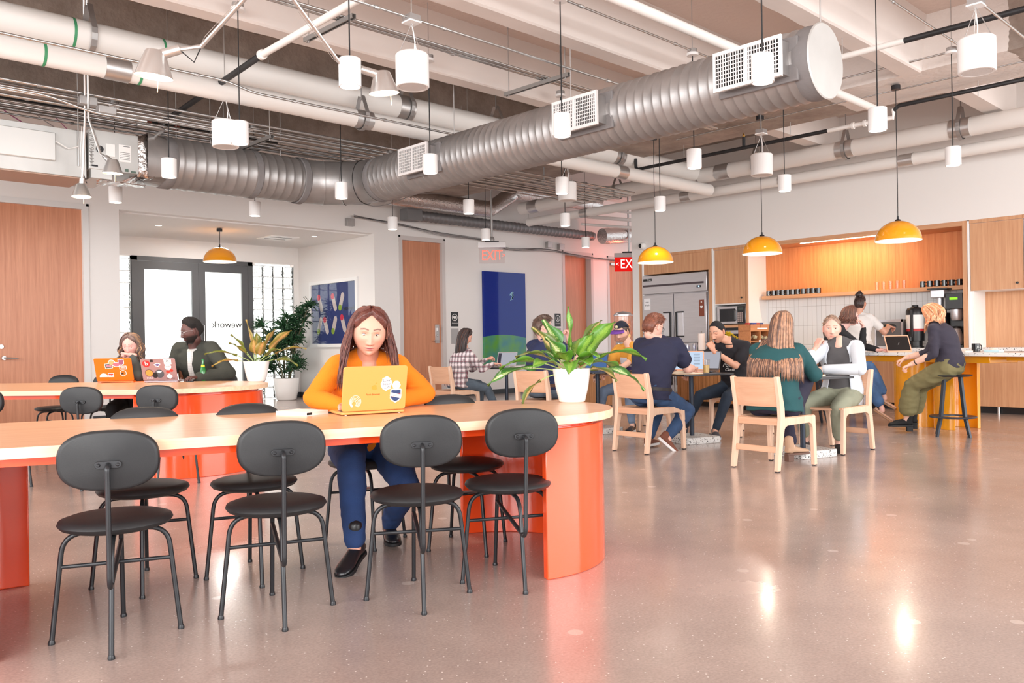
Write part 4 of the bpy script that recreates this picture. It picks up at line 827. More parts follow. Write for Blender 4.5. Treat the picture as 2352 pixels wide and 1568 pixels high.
pipe('insulated_pipe', 'thick white lagged pipe along the kitchen wall with bright metal sleeves', (12.3, -1.0, 3.93), (12.3, 12.6, 3.93), 0.13, WHITEPIPE, bands=(5.0, 6.6, 8.7, 9.3, 13.2), hang=(5.0, 6.6, 8.1, 9.3, 11.0), wob=0.003, bw=0.26)
pipe('insulated_pipe', 'slimmer white lagged pipe below the thick one on the kitchen wall', (12.5, -1.0, 3.66), (12.5, 12.6, 3.66), 0.085, WHITEPIPE, bands=(5.8, 7.7, 9.6, 12.0), wob=0.002, bw=0.2)
pipe('sprinkler_main', 'white painted pipe crossing high behind the near duct grille', (-1.0, 4.2, 3.82), (10.05, 4.2, 3.82), 0.045, WHITEPIPE, n=16)
# sprinkler line, part black and part white paint
def poly(name, label, pts, r, m, cat='pipe', group=None, fr_=0.06, extra=None):
    o0 = V3(pts[0]); t = thing(name, label, cat, o0, 0, group); MB().tube(fillet([V3(p)-o0 for p in pts], fr_), r, n=12).build('pipe_run', m, t, angle=60); return t
t = poly('sprinkler_pipe', 'black sprinkler pipe at upper left with red couplings', [(-1, 9.78, 3.70), (5.2, 9.78, 3.70), (4.9, 10.6, 3.62)], 0.03, BLACKPIPE)
RED = mat('red_coupling', (150, 70, 56), 0.6, bump=0.4, bscale=60)
for xx in (4.58, 4.72, 4.90): MB().lathe([(0.03, -0.03), (0.048, -0.025), (0.05, 0.0), (0.048, 0.025), (0.03, 0.03)], (xx, 0, 0), axis='x', n=14, cap=False).build('pipe_coupling', RED, t)
t = poly('sprinkler_pipe', 'slanting pipe, half black and half white, crossing to the black main', [(3.72, 9.74, 3.70), (3.55, 6.95, 3.72)], 0.03, BLACKPIPE)
MB().tube([(-0.17, -2.79, 0.02), (-0.19, -6.6, 0.04)], 0.032, n=12).build('white_section', WHITEPIPE, t); MB().lathe([(0.03, -0.03), (0.045, -0.02), (0.045, 0.02), (0.03, 0.03)], (-0.17, -2.8, 0.02), axis='y', n=14, cap=False).build('pipe_coupling', WHITEPIPE, t)
t = poly('sprinkler_pipe', 'long black sprinkler pipe along the concrete girder over the bar', [(10.42, 8.1, 3.95), (10.42, 8.1, 3.78), (10.42, 4.98, 3.78)], 0.026, BLACKPIPE)
MB().tube([(0, -3.12, -0.17), (0, -3.95, -0.17), (0, -3.95, -0.07)], 0.028, n=12).build('white_section', WHITEPIPE, t); MB().tube([(0, -3.95, -0.09), (0, -4.02, -0.04), (0, -5.55, -0.04), (0, -5.55, 0.05)], 0.026, n=12).build('black_section', BLACKPIPE, t)
for yy in (-3.45, -3.6): MB().lathe([(0.03, -0.02), (0.042, -0.015), (0.042, 0.015), (0.03, 0.02)], (0, yy, -0.17), axis='y', n=14, cap=False).build('pipe_coupling', WHITEPIPE, t)
MB().cyl((0, -1.9, -0.16), (0, -1.9, -0.02), 0.022, n=12).build('sprinkler_riser', BLACKPIPE, t); MB().lathe([(0.012, 0.0), (0.02, 0.02), (0.006, 0.05)], (0, -1.9, -0.02), n=10).build('sprinkler_head', mat('brass', (190, 150, 80), 0.3, 0.9), t)
for yy in (-0.9, -2.6, -3.75, -4.9): MB().cyl((0, yy, -0.12), (0, yy, 0.65), 0.005, n=6).build('hanger_rod', ALU, t)
t = poly('sprinkler_pipe', 'pipe at the upper right, white then black, passing the large speaker', [(7.84, 4.6, 3.80), (7.86, 3.02, 3.80)], 0.028, WHITEPIPE)
MB().tube([(0.02, -1.56, 0), (0.04, -5.5, 0)], 0.027, n=12).build('black_section', BLACKPIPE, t); MB().cyl((0.02, -1.0, 0.02), (0.02, -1.0, 0.8), 0.005, n=6).build('hanger_rod', ALU, t)
# conduits ----------------------------------------------------------
CON = mat('steel_conduit', (196, 196, 195), 0.25, 0.85)
def conduit(pts, label, r=0.011, group=None, name='conduit', clips=()):
    o0 = V3(pts[0]); t = thing(name, label, 'conduit', o0, 0, group); MB().tube(fillet([V3(p)-o0 for p in pts], 0.12), r, n=8).build('conduit_run', CON, t, angle=60)
    for c in clips: c = V3(c)-o0; MB().cyl(c-V3((0.018, 0, 0)), c+V3((0.018, 0, 0)), r+0.006, n=8).build('coupling', CON, t)
    return t
lab = {2.97: 'steel conduit along the pendant row nearest the camera at right', 4.85: 'steel conduit along the pendant row crossing above the near duct grille', 8.57: 'steel conduit along the pendant row in front of the left duct', 10.45: 'steel conduit along the farthest pendant row'}
for y, lb in lab.items(): conduit([(1.0, y, 4.04), (9.4, y, 4.04)], lb, clips=[(x, y, 4.04) for x in (2.6, 3.6, 4.9, 5.5, 6.9, 7.5, 8.9)])
conduit([(1.5, 5.22, 3.64), (8.4, 5.22, 3.64)], 'steel conduit carrying the junction box of the large centre speaker', clips=[(x, 5.22, 3.64) for x in (3.6, 4.25, 6.3)])
conduit([(6.95, 2.14, 3.66), (12.0, 2.14, 3.66)], 'steel conduit leaving the largest speaker towards the right edge')
conduit([(9.2, 6.9, 4.02), (9.2, 4.95, 4.02), (9.2, 3.0, 4.02)], 'steel conduit crossing to the far right pendant box'); conduit([(9.95, 7.0, 3.97), (9.95, 1.5, 3.97)], 'steel conduit under the girder feeding the dome lamps', 0.009)
for i, dy in enumerate((0, 0.035, 0.07, 0.105)):
    conduit([(1.0, 6.10+dy, 3.90+0.004*(i % 2)), (9.6, 6.10+dy, 3.90+0.004*(i % 2))], 'one of four parallel steel conduits bundled across the centre of the ceiling', 0.012, 'bundle of four conduits at ceiling centre', clips=[(x+0.05*i, 6.10+dy, 3.90) for x in (3.0, 5.0, 7.4)])
STRUT = mat('slotted_strut_steel', (160, 158, 156), 0.45, 0.7)
def strut(a, b, label, rods=True):
    a = V3(a); b = V3(b); t = thing('strut_channel', label, 'strut', a, 0); d = b-a; L = d.length; ang = math.atan2(d.y, d.x); M = Matrix.Rotation(ang, 4, 'Z')
    mb = MB().bx(0, L, -0.0205, -0.017, -0.02, 0.02, M).bx(0, L, 0.017, 0.0205, -0.02, 0.02, M).bx(0, L, -0.017, 0.017, 0.016, 0.02, M).bx(0, L, -0.017, -0.010, -0.02, -0.017, M).bx(0, L, 0.010, 0.017, -0.02, -0.017, M); mb.build('channel', STRUT, t, smooth=False)
    mb = MB(); k = int(L/0.05)
    for i in range(k): mb.bx(0.02+i*0.05, 0.042+i*0.05, -0.008, 0.008, 0.0195, 0.0205, M)
    mb.build('slots', HOLE, t, smooth=False)
    for s in (0.06, L-0.06): c = M @ V3((s, 0, 0)); MB().cyl(c+V3((0, 0, -0.04)), (c.x, c.y, 4.6-a.z), 0.006, n=8).build('threaded_rod', ALU, t)
    return t
strut((3.86, 6.72, 3.862), (3.88, 5.95, 3.862), 'slotted steel strut under the conduits above the slanting task lamp'); strut((6.36, 6.75, 3.862), (6.38, 5.80, 3.862), 'slotted steel strut under the conduits left of the middle grille')
# the dense rack of conduits at the left
rack = []
for i in range(14):
    y = 8.75+i*0.085; z = 3.50+(0.05 if i % 3 else 0.10)+0.012*(i % 2)
    conduit([(-1.5, y, z), (11.2, y, z)], 'one of the many parallel steel conduits racked behind the white pipes', 0.011 if i % 4 else 0.015, 'racked conduits behind the white pipes', clips=[(2.2+0.6*((i*7) % 5), y, z), (5.6+0.4*((i*3) % 5), y, z)])
strut((4.55, 8.68, 3.48), (4.55, 9.98, 3.48), 'slotted trapeze strut under the conduit rack near the left duct'); strut((7.4, 8.68, 3.48), (7.4, 9.98, 3.48), 'slotted trapeze strut under the conduit rack behind the duct'); strut((1.6, 8.68, 3.48), (1.6, 9.98, 3.48), 'slotted trapeze strut under the conduit rack at the left edge')
conduit([(-1.5, 7.55, 3.62), (3.5, 7.55, 3.62), (3.75, 7.55, 3.56), (6.9, 7.55, 3.56)], 'bright steel conduit passing in front of the thinner white pipe', 0.013, clips=[(3.2, 7.55, 3.62), (4.2, 7.55, 3.56), (5.3, 7.55, 3.56)])
conduit([(-1.5, 8.5, 3.45), (2.2, 8.5, 3.45), (2.6, 8.5, 3.36), (3.1, 8.5, 3.36)], 'steel conduit stepping down to a junction box left of centre', 0.013)
conduit([(3.15, 8.9, 3.42), (3.45, 8.9, 3.42), (3.45, 9.25, 3.42), (3.45, 9.4, 3.1)], 'steel conduit bending down onto the air handler', 0.018)
def jbox(c, label, s=(0.10, 0.08, 0.05)):
    t = single('junction_box', label, 'junction box', MB().box((0, 0, 0), s), GALV, bevel=0.004); t.location = c; return t
jbox((2.72, 8.5, 3.40), 'square steel junction box on the conduits beside the lamp rods', (0.16, 0.1, 0.07)); jbox((2.62, 8.72, 3.52), 'steel junction box on the upper conduits at the left', (0.16, 0.08, 0.08)); jbox((3.95, 8.5, 3.42), 'flat steel junction box above the left pendant', (0.12, 0.12, 0.05))
conduit([(2.8, 8.5, 3.40), (3.9, 8.5, 3.41)], 'short steel conduit linking two boxes above the air handler', 0.012)
# small services against the back wall
pipe('foil_duct', 'crinkled foil insulated duct running above the narrow oak door', (9.0, 12.75, 3.86), (11.55, 12.75, 3.86), 0.165, FOIL, 'air duct', wob=0.006)
pipe('foil_duct', 'crinkled foil duct rising at the bend beside the exit sign rod', (11.5, 12.75, 3.84), (12.2, 12.72, 4.28), 0.16, FOIL, 'air duct', wob=0.006)
pipe('foil_duct', 'upper crinkled foil duct passing behind the middle pendants', (12.1, 12.7, 4.28), (14.9, 12.7, 4.28), 0.165, FOIL, 'air duct', wob=0.006)
sp_ = thing('spiral_duct', 'slim dark spiral duct hugging the back wall above the blue picture', 'air duct', (9.6, 13.1, 3.62))
MB().lathe(ridged(5.2, 0.10, 0.12, 0.006, 0.35), (0, 0, 0), axis='x', n=28).build('duct_section', mat('dull_galvanised', (132, 132, 134), 0.5, 0.6), sp_, angle=60); MB().bx(0, 0.36, -0.12, 0.12, -0.11, 0.11).build('duct_boot', mat('dull_galvanised', (132, 132, 134), 0.5, 0.6), sp_, smooth=False)
for xx in (1.2, 3.4): MB().cyl((xx, 0, 0.1), (xx, 0, 0.98), 0.006, n=6).build('hanger_rod', ALU, sp_)
pipe('foil_duct', 'foil duct end with orange glow over the corridor', (14.9, 12.6, 3.55), (18.5, 12.0, 3.9), 0.19, FOIL, 'air duct', wob=0.01)
for i, (z, r_) in enumerate(((3.62, 0.03), (3.8, 0.04), (3.98, 0.025))): pipe('water_pipe', ['lowest of the three white pipes over the corridor mouth', 'middle and widest of the three white pipes over the corridor mouth', 'highest of the three white pipes over the corridor mouth'][i], (13.4+0.2*i, 11.9, z), (18.6, 10.6+0.2*i, z), r_, WHITEPIPE, n=12)
# dangling cables along the back wall
CAB = mat('grey_cable', (150, 146, 146), 0.6); PUR = mat('purple_cable', (150, 80, 120), 0.6); TAN = mat('tan_cable', (206, 184, 150), 0.6)
def cable(pts, label, r=0.006, m=None, group=None, n=7):
    o0 = V3(pts[0]); t = single('cable', label, 'cable', MB().tube(bezpath([V3(p)-o0 for p in pts]), r, n=5), m or CAB, group); t.location = o0; return t
def bezpath(pts, k=6):
    out = []
    for i in range(len(pts)-1):
        p0 = pts[max(0, i-1)]; p1 = pts[i]; p2 = pts[i+1]; p3 = pts[min(len(pts)-1, i+2)]
        for j in range(k):
            t = j/k; out.append(0.5*((2*p1)+(-p0+p2)*t+(2*p0-5*p1+4*p2-p3)*t*t+(-p0+3*p1-3*p2+p3)*t**3))
    out.append(pts[-1]); return out
random.seed(21)
for i in range(7):
    j = lambda s=0.03: random.uniform(-s, s)
    cable([(8.6, 13.3, 3.52+j()), (9.6, 13.3, 3.46+j()), (10.7, 13.3, 3.34+j()), (11.9, 13.3, 3.30+j()), (12.6, 13.3, 3.16+j()), (13.8, 13.3, 3.22+j()), (15.0, 13.3, 3.14+j()), (16.2, 13.3, 3.12+j())], 'loose grey cable drooping along the top of the back wall', 0.006, CAB, 'loose cables along the back wall')
for i in range(16):
    m_ = PUR if i % 4 == 0 else (TAN if i % 5 == 2 else CAB); x0_ = 3.3+0.25*i+random.uniform(-0.2, 0.2)
    cable([(x0_, 12.3+j(0.3), 4.0+j(0.2)), (x0_+0.8, 12.2+j(0.3), 3.62+j(0.12)), (x0_+1.7, 12.3+j(0.3), 3.66+j(0.12)), (x0_+2.8, 12.4+j(0.3), 4.05+j(0.15))], 'thin loose cable sagging between the duct and the conduit rack', 0.006, m_, 'loose cables sagging behind the duct')
for i in range(5): cable([(0.9+0.35*i, 10.9, 4.2), (1.3+0.38*i, 10.8, 3.75+j(0.1)), (2.0+0.35*i, 10.8, 3.55+j(0.1)), (2.6+0.3*i, 10.9, 3.5)], 'thin loose cable above the air handler at the left', 0.007, PUR if i % 2 else CAB, 'loose cables above the air handler')
for (x, z, lb) in ((8.55, 3.40, 'steel box on the back wall under the duct elbow'), (12.05, 3.30, 'steel box on the back wall right of the exit sign rod'), (13.9, 3.35, 'small dark box on the back wall under the slim spiral duct'), (14.3, 3.33, 'steel box on the back wall next to the small dark box')): jbox((x, 13.35, z), lb, (0.16, 0.09, 0.14))
t = thing('yellow_tag', 'small yellow tag hanging among the loose cables above the duct', 'tag', (6.55, 11.4, 3.55)); MB().box((0, 0, 0), (0.11, 0.01, 0.11)).build('tag_plate', mat('yellow_tag', (216, 170, 50), 0.5), t, smooth=False); MB().cyl((0, 0, 0.05), (0.0, 0, 1.05), 0.004, n=5).build('string', CAB, t)
t = thing('smoke_detector', 'white round smoke detector left of the pendant under mid-duct', 'smoke detector', (9.9, 9.6, 3.62)); lt(t, 'sensor', [(0, 0), (0.05, 0.005), (0.07, 0.03), (0.06, 0.045), (0, 0.045)], WHITE2); MB().cyl((0, 0, 0.04), (0, 0, 0.98), 0.012, n=8).build('stem', GALV, t)
# exit signs -----------------------------------------------------------
EXR = emitter('exit_red', (255, 60, 40), 3.0); EXL = emitter('exit_red_soft', (255, 104, 88), 1.4)
ex = thing('exit_sign', 'edge-lit exit sign on a steel rod left of the blue picture', 'exit sign', (10.53, 11.6, 2.60), radians(-44))
MB().bx(-0.26, 0.26, -0.05, 0.05, 0.29, 0.40).build('sign_housing', mat('pale_aluminium', (206, 200, 200), 0.3, 0.6), ex, bevel=0.004); MB().bx(-0.13, 0.13, -0.04, 0.04, 0.40, 0.42).build('mount', BLACKM, ex, smooth=False)
MB().bx(-0.24, 0.24, -0.004, 0.004, 0.0, 0.29).build('acrylic_panel', glass('clear_acrylic', (250, 246, 246), 0.02, 0.2), ex, smooth=False)
text('EXIT', 0.27, 'exit_lettering', EXL, ex, frame((0.0, -0.007, 0.145), (1, 0, 0), (0, 0, 1)), 0.001, sx=0.72); text('>', 0.12, 'exit_arrow', EXL, ex, frame((0.215, -0.007, 0.145), (1, 0, 0), (0, 0, 1)), 0.001)
MB().lathe([(0.05, 0.42), (0.05, 0.46), (0.03, 0.50), (0.02, 0.50), (0.02, 2.0), (0, 2.0)], n=14).build('conduit_stem', GALV, ex)
ex2 = thing('exit_sign', 'bright red exit sign half hidden by the white kitchen wall', 'exit sign', (15.50, 12.3, 2.74), radians(-44))
MB().bx(-0.34, 0.34, -0.04, 0.04, 0.33, 0.43).build('sign_housing', mat('pale_aluminium', (206, 200, 200), 0.3, 0.6), ex2, bevel=0.004); MB().bx(-0.33, 0.33, -0.006, 0.006, 0, 0.33).build('red_panel', emitter('exit_panel_red', (200, 24, 20), 1.0), ex2, smooth=False)
text('EXIT', 0.30, 'exit_lettering', emitter('exit_letters_white', (255, 190, 180), 2.0), ex2, frame((0.04, -0.010, 0.165), (1, 0, 0), (0, 0, 1)), 0.001, sx=0.8); text('<', 0.14, 'exit_arrow', emitter('exit_letters_white', (255, 190, 180), 2.0), ex2, frame((-0.27, -0.010, 0.165), (1, 0, 0), (0, 0, 1)), 0.001)
MB().bx(-0.15, 0.15, -0.05, 0.05, 0.43, 0.46).build('mount', BLACKM, ex2, smooth=False); MB().cyl((0, 0, 0.46), (0, 0, 1.86), 0.02, n=10).build('conduit_stem', GALV, ex2)
lamp('exit_glow', 'POINT', (0, 0.25, 0.2), 14, (1.0, 0.12, 0.05), ex2, shadow_soft_size=0.15)
# recess ceiling fittings
t = thing('air_diffuser', 'square white ceiling diffuser with dark slot in the recess ceiling', 'diffuser', (7.9, 14.9, 3.22)); MB().bx(-0.3, 0.3, -0.3, 0.3, -0.012, 0).build('diffuser_plate', WHITE2, t, smooth=False); MB().bx(-0.22, 0.22, 0.12, 0.15, -0.016, -0.012).bx(-0.22, 0.22, -0.15, -0.12, -0.016, -0.012).build('slot', BLACKM, t, smooth=False)
for i, (x, y) in enumerate(((5.5, 14.6), (8.35, 14.3))):
    t = thing('recessed_downlight', ['small recessed downlight at the left of the recess ceiling', 'small recessed downlight at the right of the recess ceiling'][i], 'downlight', (x, y, 3.22)); MB().lathe([(0.05, -0.001), (0.07, -0.006), (0.075, 0)], n=24, cap=False).build('trim_ring', WHITE2, t); MB().lathe([(0, -0.003), (0.05, -0.003)], n=24, cap=False).build('glow_lens', emitter('soft_glow', (255, 240, 225), 2.5), t)
lamp('recess_fill_lamp', 'AREA', (6.8, 14.9, 3.18), 35, (1, 0.97, 0.94), None, shape='RECTANGLE', size=0.4, size_y=0.4)
# ================================================================== LONG TABLES
TOPW = wood('oak_table_top', (240, 190, 150), (226, 168, 124), 'x', 0.34, 0.8, coat=0.25); TOPE = wood('oak_table_edge', (246, 216, 186), (232, 194, 158), 'x', 0.5, 1.4)
REDO = mat('glossy_orange_red_lacquer', (252, 84, 34), 0.16, coat=0.7)
def stadium(hw, ux0, ux1, n=24):
    pts = []
    for i in range(n+1): a = radians(-90+180*i/n); pts.append((ux1+hw*cos(a), hw*sin(a)))
    for i in range(n+1): a = radians(90+180*i/n); pts.append((ux0+hw*cos(a), hw*sin(a)))
    return pts
def long_table(label, org, ang, x0, x1, hw, zt, rb, th=0.04):
    t = thing('long_table', label, 'table', org, ang, 'long orange-based communal tables')
    mb = MB(); pts = stadium(hw, x0, x1); n = len(pts)
    mb.mi = 0; mb.add([(x, y, zt) for x, y in pts], [tuple(range(n))]); mb.add([(x, y, zt-th) for x, y in pts], [tuple(range(n-1, -1, -1))])
    mb.mi = 1; mb.add([(x, y, z) for z in (zt-th, zt) for x, y in pts], [(i, (i+1) % n, n+(i+1) % n, n+i) for i in range(n)])
    mb.build('table_top', [TOPW, TOPE], t, smooth=False)
    for s, cx in ((1, x1), (-1, x0)):
        a0, a1 = (-90, 90) if s > 0 else (90, 270)
        csheet(cx, 0, rb, a0, a1, 0, zt-th-0.022, 0.04, 40).build('curved_leg', REDO, t, bevel=0.004, angle=25)
        csheet(cx, 0, rb-0.045, a0, a1, zt-th-0.05, zt-th, 0.06, 40).build('leg_collar', REDO, t, bevel=0.003, angle=25)
    MB().bx(x0, x1, -rb+0.02, -rb+0.06, zt-th-0.035, zt-th).bx(x0, x1, rb-0.06, rb-0.02, zt-th-0.035, zt-th).bx(x0, x1, -0.03, 0.03, zt-th-0.035, zt-th).build('steel_rail', REDO, t, smooth=False)
    return t
T1A = radians(-18.6); T1O = V3((1.353, 3.703, 0))   # local +x runs to the right end, +y away from the camera
long_table('long oak-topped table with orange-red curved base nearest the camera', T1O, T1A, -1.72, 0.44+0.0, 0.60, 0.76, 0.535) if False else None
def t1(u, v, z=0.0):
    c, s = cos(T1A), sin(T1A); return V3((u*c-v*s, u*s+v*c, z))
T1C = t1(0, 3.99)
tb1 = long_table('long oak-topped table with orange-red curved base nearest the camera', T1C, T1A, -0.42, 1.76, 0.60, 0.76, 0.55)
T2A = radians(-49.5)
def t2(u, v, z=0.0):
    c, s = cos(T2A), sin(T2A); return V3((u*c-v*s, u*s+v*c, z))
T2C = t2(0, 7.34)
tb2 = long_table('second oak-topped orange-red table farther back beside the recess', T2C, T2A, -6.4, -3.88, 0.80, 0.76, 0.75)
# ================================================================== BLACK ROUND-SEAT CHAIRS
LEA = mat('black_leather', (40, 41, 43), 0.45, spec=0.4, bump=0.05, bscale=220, var=0.10, vscale=6); TUBE = mat('black_steel_tube', (46, 47, 50), 0.34, 0.35)
def sell(w, h, n, e=2.6): return [(w*math.copysign(abs(cos(a))**(2/e), cos(a)), h*math.copysign(abs(sin(a))**(2/e), sin(a))) for a in [2*pi*i/n for i in range(n)]]
def black_chair(loc, rz, label, group):
    t = thing('black_chair', label, 'chair', loc, rz, group)
    MB().lathe([(0, 0.418), (0.10, 0.418), (0.165, 0.422), (0.192, 0.432), (0.203, 0.446), (0.198, 0.458), (0.17, 0.467), (0.10, 0.472), (0, 0.473)], n=44).build('seat', LEA, t, angle=60)
    mb = MB(); o = sell(0.168, 0.108, 48); rs = []
    for (q, y) in ((0.0, -0.262), (0.90, -0.262), (0.965, -0.259), (0.985, -0.254), (0.98, -0.251), (1.0, -0.244), (1.0, -0.236), (0.985, -0.230), (0.95, -0.224), (0.6, -0.218), (0, -0.216)):
        rs.append([V3((x*q, y+0.30*(x*q)**2*0.9+0.02*(z*q)/0.1*-0.35, 0.705+z*q)) for x, z in o])
    mb.rings(rs, cap=False); mb.build('backrest', LEA, t, angle=60)
    br = MB(); M = frame((0, -0.268, 0.692), (1, 0, 0), (0, 0, 1)); br.prism(rrect(0.088, 0.026, 0.0129, 6), -0.004, 0.003, M); b_ = br.build('back_bracket', TUBE, t, bevel=0.0015)
    for s in (-1, 1): MB().lathe([(0.0, -0.0075), (0.003, -0.0075), (0.006, -0.005), (0.007, 0)], (s*0.031, -0.270, 0.692), axis='y', n=12).build('screw', ALU if False else TUBE, b_)
    MB().tube(fillet([(0, -0.272, 0.692), (0, -0.300, 0.685), (0, -0.272, 0.40), (0, -0.268, 0.245), (0, 0.20, 0.33)], 0.05, 7), 0.0095, n=12).build('back_tube', TUBE, t, angle=70)
    for s in (-1, 1): MB().tube(fillet([(s*0.225, 0, 0.004), (s*0.182, 0, 0.405), (s*0.03, 0, 0.412)], 0.07, 7), 0.0095, n=12).lathe([(0.012, 0), (0.013, 0.006), (0.010, 0.016)], (s*0.225, 0, 0), n=12, cap=True).build('leg', TUBE, t, angle=70)
    MB().tube(fillet([(0, -0.252, 0.004), (0, -0.185, 0.40), (0, -0.02, 0.412)], 0.07, 7), 0.0095, n=12).lathe([(0.012, 0), (0.013, 0.006), (0.010, 0.016)], (0, -0.252, 0), n=12).build('leg', TUBE, t, angle=70)
    MB().tube(fillet([(0, 0.252, 0.004), (0, 0.185, 0.40), (0, 0.02, 0.412)], 0.07, 7), 0.0095, n=12).lathe([(0.012, 0), (0.013, 0.006), (0.010, 0.016)], (0, 0.252, 0), n=12).build('leg', TUBE, t, angle=70)
    MB().cyl((-0.197, 0, 0.285), (0.197, 0, 0.285), 0.0075, n=10).build('stretcher', TUBE, t)
    return t
def rot(deg): return radians(deg-90)
G1 = 'black chairs on the near side of the front table'; G2 = 'black chairs on the far side of the front table'; G3 = 'black chairs at the rear table'
bc = black_chair((1.093, 3.37, 0), rot(67), 'black round-seat chair, leftmost and nearest, with its back to the camera', G1)
dup(bc, (1.667, 3.19, 0), rot(68), 'black round-seat chair seen from behind, left of the woman\'s jeans', G1)
dup(bc, (2.20, 2.935, 0), rot(58), 'black round-seat chair seen from behind, just right of the woman\'s boots', G1)
dup(bc, (2.66, 2.845, 0), rot(63), 'black round-seat chair seen from behind, beside the curved table end', G1)
dup(bc, (1.43, 4.03, 0), rot(-112), 'black chair across the front table, facing the leftmost chair', G2)
dup(bc, (1.87, 3.80, 0), rot(-110), 'black chair across the front table, left of the seated woman', G2)
c7 = dup(bc, (2.62, 3.98, 0), rot(-113), 'black chair the woman in the orange top sits on', G2)
dup(bc, (2.93, 3.46, 0), rot(-108), 'black chair across the front table, right of the seated woman', G2)
dup(bc, (1.66, 7.74, 0), rot(42), 'black chair cut by the left edge of the photo, at the rear table', G3)
dup(bc, (2.20, 7.20, 0), rot(46), 'black chair at the rear table with its back towards the orange laptop', G3)
dup(bc, (2.66, 6.86, 0), rot(44), 'black chair at the rear table in front of the silver laptop', G3)
dup(bc, (2.72, 10.35, 0), rot(-128), 'dark chair tucked at the far left of the rear table', G3)
dup(bc, (3.08, 10.02, 0), rot(-132), 'dark chair across the rear table, next to the orange laptop', G3)
dup(bc, (3.42, 9.42, 0), rot(-135), 'black chair the woman in grey sits on at the rear table', G3)
dup(bc, (4.02, 9.08, 0), rot(-135), 'black chair the man in the dark fleece sits on', G3)
# ================================================================== LIGHT WOOD CHAIRS
BEECH = wood('beech', (238, 206, 182), (224, 184, 156), 'z', 0.5, 0.8); BEECHX = wood('beech_flat', (230, 184, 152), (212, 160, 128), 'x', 0.5, 0.7)
def yz_prism(pts, x0, x1):
    M = Matrix(((0, 0, 1, 0), (1, 0, 0, 0), (0, 1, 0, 0), (0, 0, 0, 1))); return MB().prism(pts, x0, x1, M)
def wood_chair(loc, rz, label, group, mat_=None):
    t = thing('wooden_chair', label, 'chair', loc, rz, group); A = mat_ or BEECH; B = mat_ or BEECHX
    for s in (-1, 1):
        x0, x1 = (s*0.232, s*0.194) if s < 0 else (0.194, 0.232)
        yz_prism([(-0.300, 0.008), (-0.255, 0.008), (-0.200, 0.30), (-0.185, 0.36), (-0.180, 0.43), (-0.185, 0.52), (-0.245, 0.785), (-0.262, 0.79), (-0.290, 0.785), (-0.245, 0.52), (-0.240, 0.44)], x0, x1).build('leg', A, t, bevel=0.005)
        yz_prism([(0.262, 0.008), (0.305, 0.008), (0.285, 0.43), (0.275, 0.438), (0.225, 0.438), (0.225, 0.40), (0.243, 0.34)], x0, x1).build('leg', A, t, bevel=0.005)
        yz_prism([(-0.20, 0.36), (-0.186, 0.345), (-0.172, 0.362), (-0.14, 0.375), (0.19, 0.378), (0.226, 0.365), (0.243, 0.335), (0.25, 0.34), (0.255, 0.438), (-0.19, 0.438)], x0+0.003, x1-0.003).build('side_rail', A, t, bevel=0.003)
        MB().box((s*0.213, -0.277, 0.004), (0.026, 0.03, 0.008)).build('foot_pad', BLACKM, t, smooth=False); MB().box((s*0.213, 0.284, 0.004), (0.026, 0.03, 0.008)).build('foot_pad', BLACKM, t, smooth=False)
    MB().bx(-0.194, 0.194, -0.235, -0.20, 0.378, 0.436).build('rear_rail', B, t, bevel=0.003)
    mb = MB(); rs = []
    for i in range(13):
        x = -0.215+0.43*i/12; d = 0.012*(1-(x/0.215)**2); rs.append([V3((x, y, 0.443+dz-d)) for y, dz in ((-0.195, 0.003), (0.20, 0.0), (0.288, -0.002), (0.288, -0.020), (-0.195, -0.020))])
    mb.rings(rs); mb.build('seat', B, t, angle=40)
    mb = MB(); rs = []
    for i in range(15):
        x = -0.198+0.396*i/14; d = 0.022*(1-(x/0.198)**2); rs.append([V3((x, y-d, z)) for y, z in ((-0.200, 0.535), (-0.222, 0.533), (-0.283, 0.775), (-0.263, 0.78))])
    mb.rings(rs); mb.build('backrest', B, t, angle=40)
    MB().bx(-0.195, 0.195, -0.262, -0.246, 0.155, 0.205).build('stretcher', B, t, bevel=0.003)
    return t
WG = 'light wooden cafe chairs'
wc = wood_chair((6.78, 5.16, 0), rot(-4), 'light wooden chair under the man in the navy tee', WG)
dup(wc, (6.59, 3.68, 0), rot(-4), 'light wooden chair under the long-haired woman in teal', WG)
dup(wc, (7.92, 3.74, 0), rot(176), 'light wooden chair under the woman in the pale shirt', WG)
dup(wc, (8.62, 5.22, 0), rot(172), 'light wooden chair under the man in the black tee', WG)
dup(wc, (6.93, 6.78, 0), rot(10), 'light wooden chair under the man in the navy polo', WG)
dup(wc, (8.40, 6.50, 0), rot(175), 'light wooden chair under the man in the purple-brimmed cap', WG)
dup(wc, (7.62, 9.25, 0), rot(2), 'light wooden chair under the woman in the plaid shirt', WG)
dup(wc, (9.0, 8.72, 0), rot(182), 'empty pale wooden chair left of the man in the navy polo', WG)
